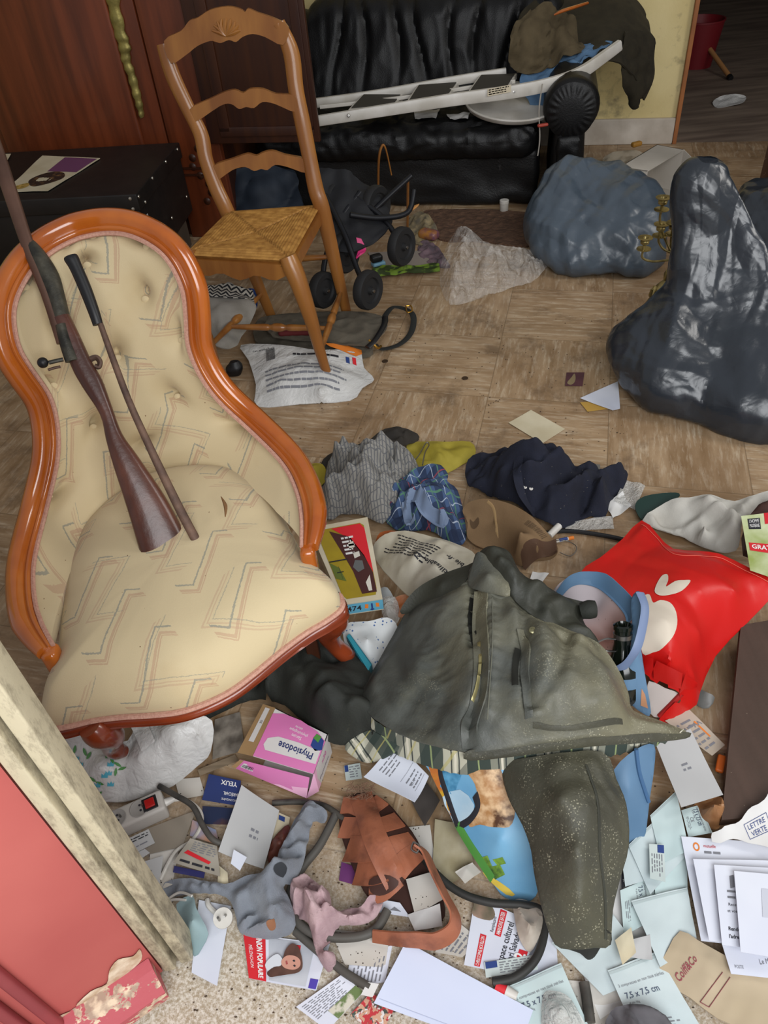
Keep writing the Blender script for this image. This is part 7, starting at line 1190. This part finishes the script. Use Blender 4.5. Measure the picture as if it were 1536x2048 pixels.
mp = kb.map([(1345, 1955), (1388, 1905), (1400, 1925), (1362, 1975)], .0018); write(mp, kbo, 'Coiff&Co', .05, .3, .013, mat('wine_ink', '#8a3a44', .6), width=mp[1]*.9, bold=.01)
for p_ in ([(1400, 2005), (1445, 1945)], [(1418, 2015), (1460, 1955)], [(1400, 2005), (1418, 2015)]): ribbon(kb, p_, .0006, 'red_line', mat('wine_line', '#8a4a50', .6), kbo, .0012, .0005)
# cables
for nm, q, r_, lb in (('black_cable', [(318, 1572, .04), (350, 1590, .04), (385, 1612, .035), (405, 1650, .03), (425, 1678, .03), (450, 1690, .02)], .006, 'dirty black cable running from the socket strip under the grey pouch'), ('black_cable', [(545, 1606, .012), (600, 1604, .012), (650, 1612, .014), (690, 1640, .02)], .006, 'black cable behind the grey cloth and the sandal toe'), ('hose_loop', [(672, 1628, .014), (640, 1690, .02), (605, 1735, .02), (580, 1785, .02), (585, 1830, .02), (630, 1868, .02), (700, 1875, .02), (750, 1860, .02), (775, 1820, .02)], .0085, 'dirty grey hose looping round below the sandal'), ('grey_hose', [(590, 1862, .012), (640, 1905, .012), (690, 1945, .012), (740, 1975, .012)], .0075, 'grey hose piece running beside the newspaper'), ('heavy_cable', [(830, 1690, .03), (870, 1745, .03), (920, 1785, .03), (980, 1805, .03), (1050, 1810, .03), (1085, 1825, .025), (1088, 1870, .02), (1070, 1920, .02), (1030, 1955, .018), (985, 1965, .018)], .0075, 'thick black cable curving round the political leaflet'), ('flat_strap', [(1168, 1965, .016), (1174, 2000, .016), (1180, 2045, .016)], .009, 'short black strap between the two printed pouches at the bottom')):
    T(MB().tube([P(*t) for t in q], r_, 10, 8).obj(nm, mat(nm+'_skin', '#23221f' if 'black' in nm or 'heavy' in nm or 'strap' in nm else '#4f4d49', .6, col2='#4a4640' if 'heavy' not in nm else '#2c2b28', ns=25)), lb, 'cable' if 'cable' in nm else 'hose' if 'hose' in nm else 'strap')
# grey knitted cloth and pink scarf
m_gk = mat('grey_knit', '#6f737b', .95, col2='#80858d', ns=16, bump=.5, bs=320, sheen=.2)
gk = Drape([(612, 1606, .03), (632, 1608, .05), (655, 1628, .04), (650, 1648, .03), (625, 1642, .03), (612, 1700, .05), (602, 1740, .05), (588, 1768, .04), (568, 1776, .04), (580, 1800, .04), (592, 1850, .03), (570, 1876, .01), (520, 1878, .008), (480, 1865, .008), (470, 1825, .02), (452, 1795, .02), (400, 1788, .012), (335, 1792, .008), (328, 1762, .012), (380, 1757, .02), (450, 1768, .03), (490, 1752, .04), (545, 1738, .05), (562, 1700, .05), (585, 1650, .05)], [(600, 1680, .06), (520, 1790, .06), (540, 1830, .06), (500, 1830, .04), (560, 1760, .07)], .005, 3, folds(.045, 12, 81), .015, .004)
gko = gk.obj('grey_knit', m_gk); T(gko, 'crumpled grey knitted garment beside the pink scarf', 'garment'); onpoly(gk, [(535, 1842), (548, 1838), (552, 1855), (542, 1862), (534, 1852)], 'worn_hole', mat('tan_lining', '#8d5f42', .8), gko, .002, 3); onpoly(gk, [(550, 1732), (565, 1726), (575, 1738), (570, 1752), (556, 1752), (548, 1742)], 'painted_opening', mat('dark_knit', '#2f3135', .9), gko, .003, 3)  # opening in the knit is drawn as a dark patch
pk_ = Drape([(585, 1770, .03), (600, 1755, .05), (615, 1752, .05), (635, 1768, .05), (660, 1790, .05), (668, 1825, .04), (700, 1815, .03), (722, 1812, .04), (740, 1790, .04), (766, 1798, .03), (755, 1830, .025), (725, 1850, .025), (680, 1852, .03), (660, 1880, .03), (645, 1900, .03), (668, 1908, .03), (672, 1930, .015), (655, 1942, .01), (632, 1905, .02), (618, 1850, .03), (590, 1830, .03), (582, 1800, .03)], [(620, 1800, .09), (650, 1830, .07), (700, 1835, .06), (635, 1865, .05)], .0045, 3, folds(.035, 20, 91), .01, .004)
T(pk_.obj('pink_scarf', mat('dusty_pink_cloth', '#a08488', .9, col2='#b59a9c', ns=20, bump=.35, bs=200, dust=('#6d5a58', 9, .55, .7))), 'crumpled dusty pink scarf left of the sandal', 'scarf')
# leather sandal
sn = thing('leather_sandal', 'brown woven leather sandal with a loose heel strap', 'sandal', P(780, 1720, 0)); lth = lambda out: mix(noise_(coords(), 22, 4).ramp(.5, .7)*.7, out, '#5d3527')
m_san = mat('tan_brown_leather', '#8d5238', .5, col2='#a5654a', ns=9, fn=lth, bump=.15, bs=90, dust=('#b08a70', 10, .6, .8)); m_sand = mat('dark_inner_leather', '#3d221a', .7)
up = Drape([(716, 1586, .02), (745, 1588, .025), (775, 1605, .03), (805, 1640, .035), (830, 1675, .04), (838, 1700, .04), (825, 1735, .05), (795, 1775, .05), (765, 1800, .03), (735, 1792, .025), (712, 1750, .02), (690, 1695, .02), (678, 1645, .02), (688, 1602, .018)], [(735, 1640, .065), (755, 1690, .085), (790, 1730, .08), (720, 1690, .06), (790, 1680, .075)], .006, 3, None, .02, .004); up.obj('upper', m_sand, sn)
for k, (q, w2) in enumerate((([(722, 1592), (735, 1630), (752, 1680), (775, 1730), (793, 1765)], .016), ([(684, 1612), (705, 1612), (728, 1622)], .013), ([(682, 1655), (710, 1655), (742, 1660)], .014), ([(694, 1700), (725, 1700), (758, 1698)], .015), ([(712, 1745), (745, 1745), (775, 1735)], .015), ([(738, 1785), (765, 1778), (795, 1750)], .014), ([(765, 1600), (750, 1612), (735, 1625)], .012), ([(800, 1640), (775, 1648), (750, 1658)], .013), ([(828, 1680), (800, 1688), (770, 1700)], .013), ([(836, 1705), (815, 1722), (795, 1745)], .012))): ribbon(up, q, w2*1.42, 'strap', m_san, sn, .003+.0016*(k % 2)+(.004 if k == 0 else 0), .003)
onpoly(up, [(740, 1764), (770, 1754), (798, 1768), (785, 1786), (760, 1796), (742, 1788)], 'toe_opening', m_sand, sn, .0095, 3)
sp = np.array([P(832, 1690, .075), P(850, 1705, .07), P(868, 1745, .066), P(890, 1790, .062), (P(910, 1830, .056)), P(905, 1862, .05), P(872, 1882, .042), P(835, 1880, .036), P(795, 1878, .03), P(745, 1872, .024)]); sq = catmull(sp, 6); tg_ = np.gradient(sq, axis=0); rings = []
for i in range(len(sq)): s_ = unit(np.cross(tg_[i], V(0, 0, 1))); k = .013*(1+.45*math.sin(math.pi*i/(len(sq)-1))); u_ = unit(V(0, 0, 1)+s_*.5); n_ = unit(np.cross(u_, tg_[i])); rings.append(np.array([sq[i]+u_*k+n_*.0018, sq[i]+u_*k-n_*.0018, sq[i]-u_*k-n_*.0018, sq[i]-u_*k+n_*.0018]))
MB().loft(rings).obj('heel_strap', m_san, sn); MB().tube([P(827, 1684, .08), P(838, 1692, .08), P(834, 1705, .078), P(823, 1698, .078), P(827, 1684, .08)], .002, 6).obj('buckle', m_steel, sn)
fz = MB(); r = random.Random(9)
for k in range(60): a = P(r.uniform(695, 745), r.uniform(1575, 1600), .03+.02*r.random()); fz.tube([a, a+V(r.uniform(-.01, .01), r.uniform(-.006, .01), r.uniform(0, .01)), a+V(r.uniform(-.018, .018), r.uniform(-.01, .018), r.uniform(0, .012))], .0005, 4, 2)
tag_ = fz.obj('frayed_fibres', mat('dusty_fibre', '#7d5f4c', .9), sn, merge=False); tag_['kind'] = 'stuff'
so_ = Drape([(712, 1590, .006), (745, 1590, .006), (810, 1645, .006), (845, 1700, .006), (880, 1780, .006), (890, 1830, .006), (860, 1850, .006), (820, 1830, .006), (765, 1800, .006), (712, 1750, .006), (680, 1650, .006), (690, 1605, .006)], (), .01, 3, None, .02, .005); so_.obj('sole', m_sand, sn)
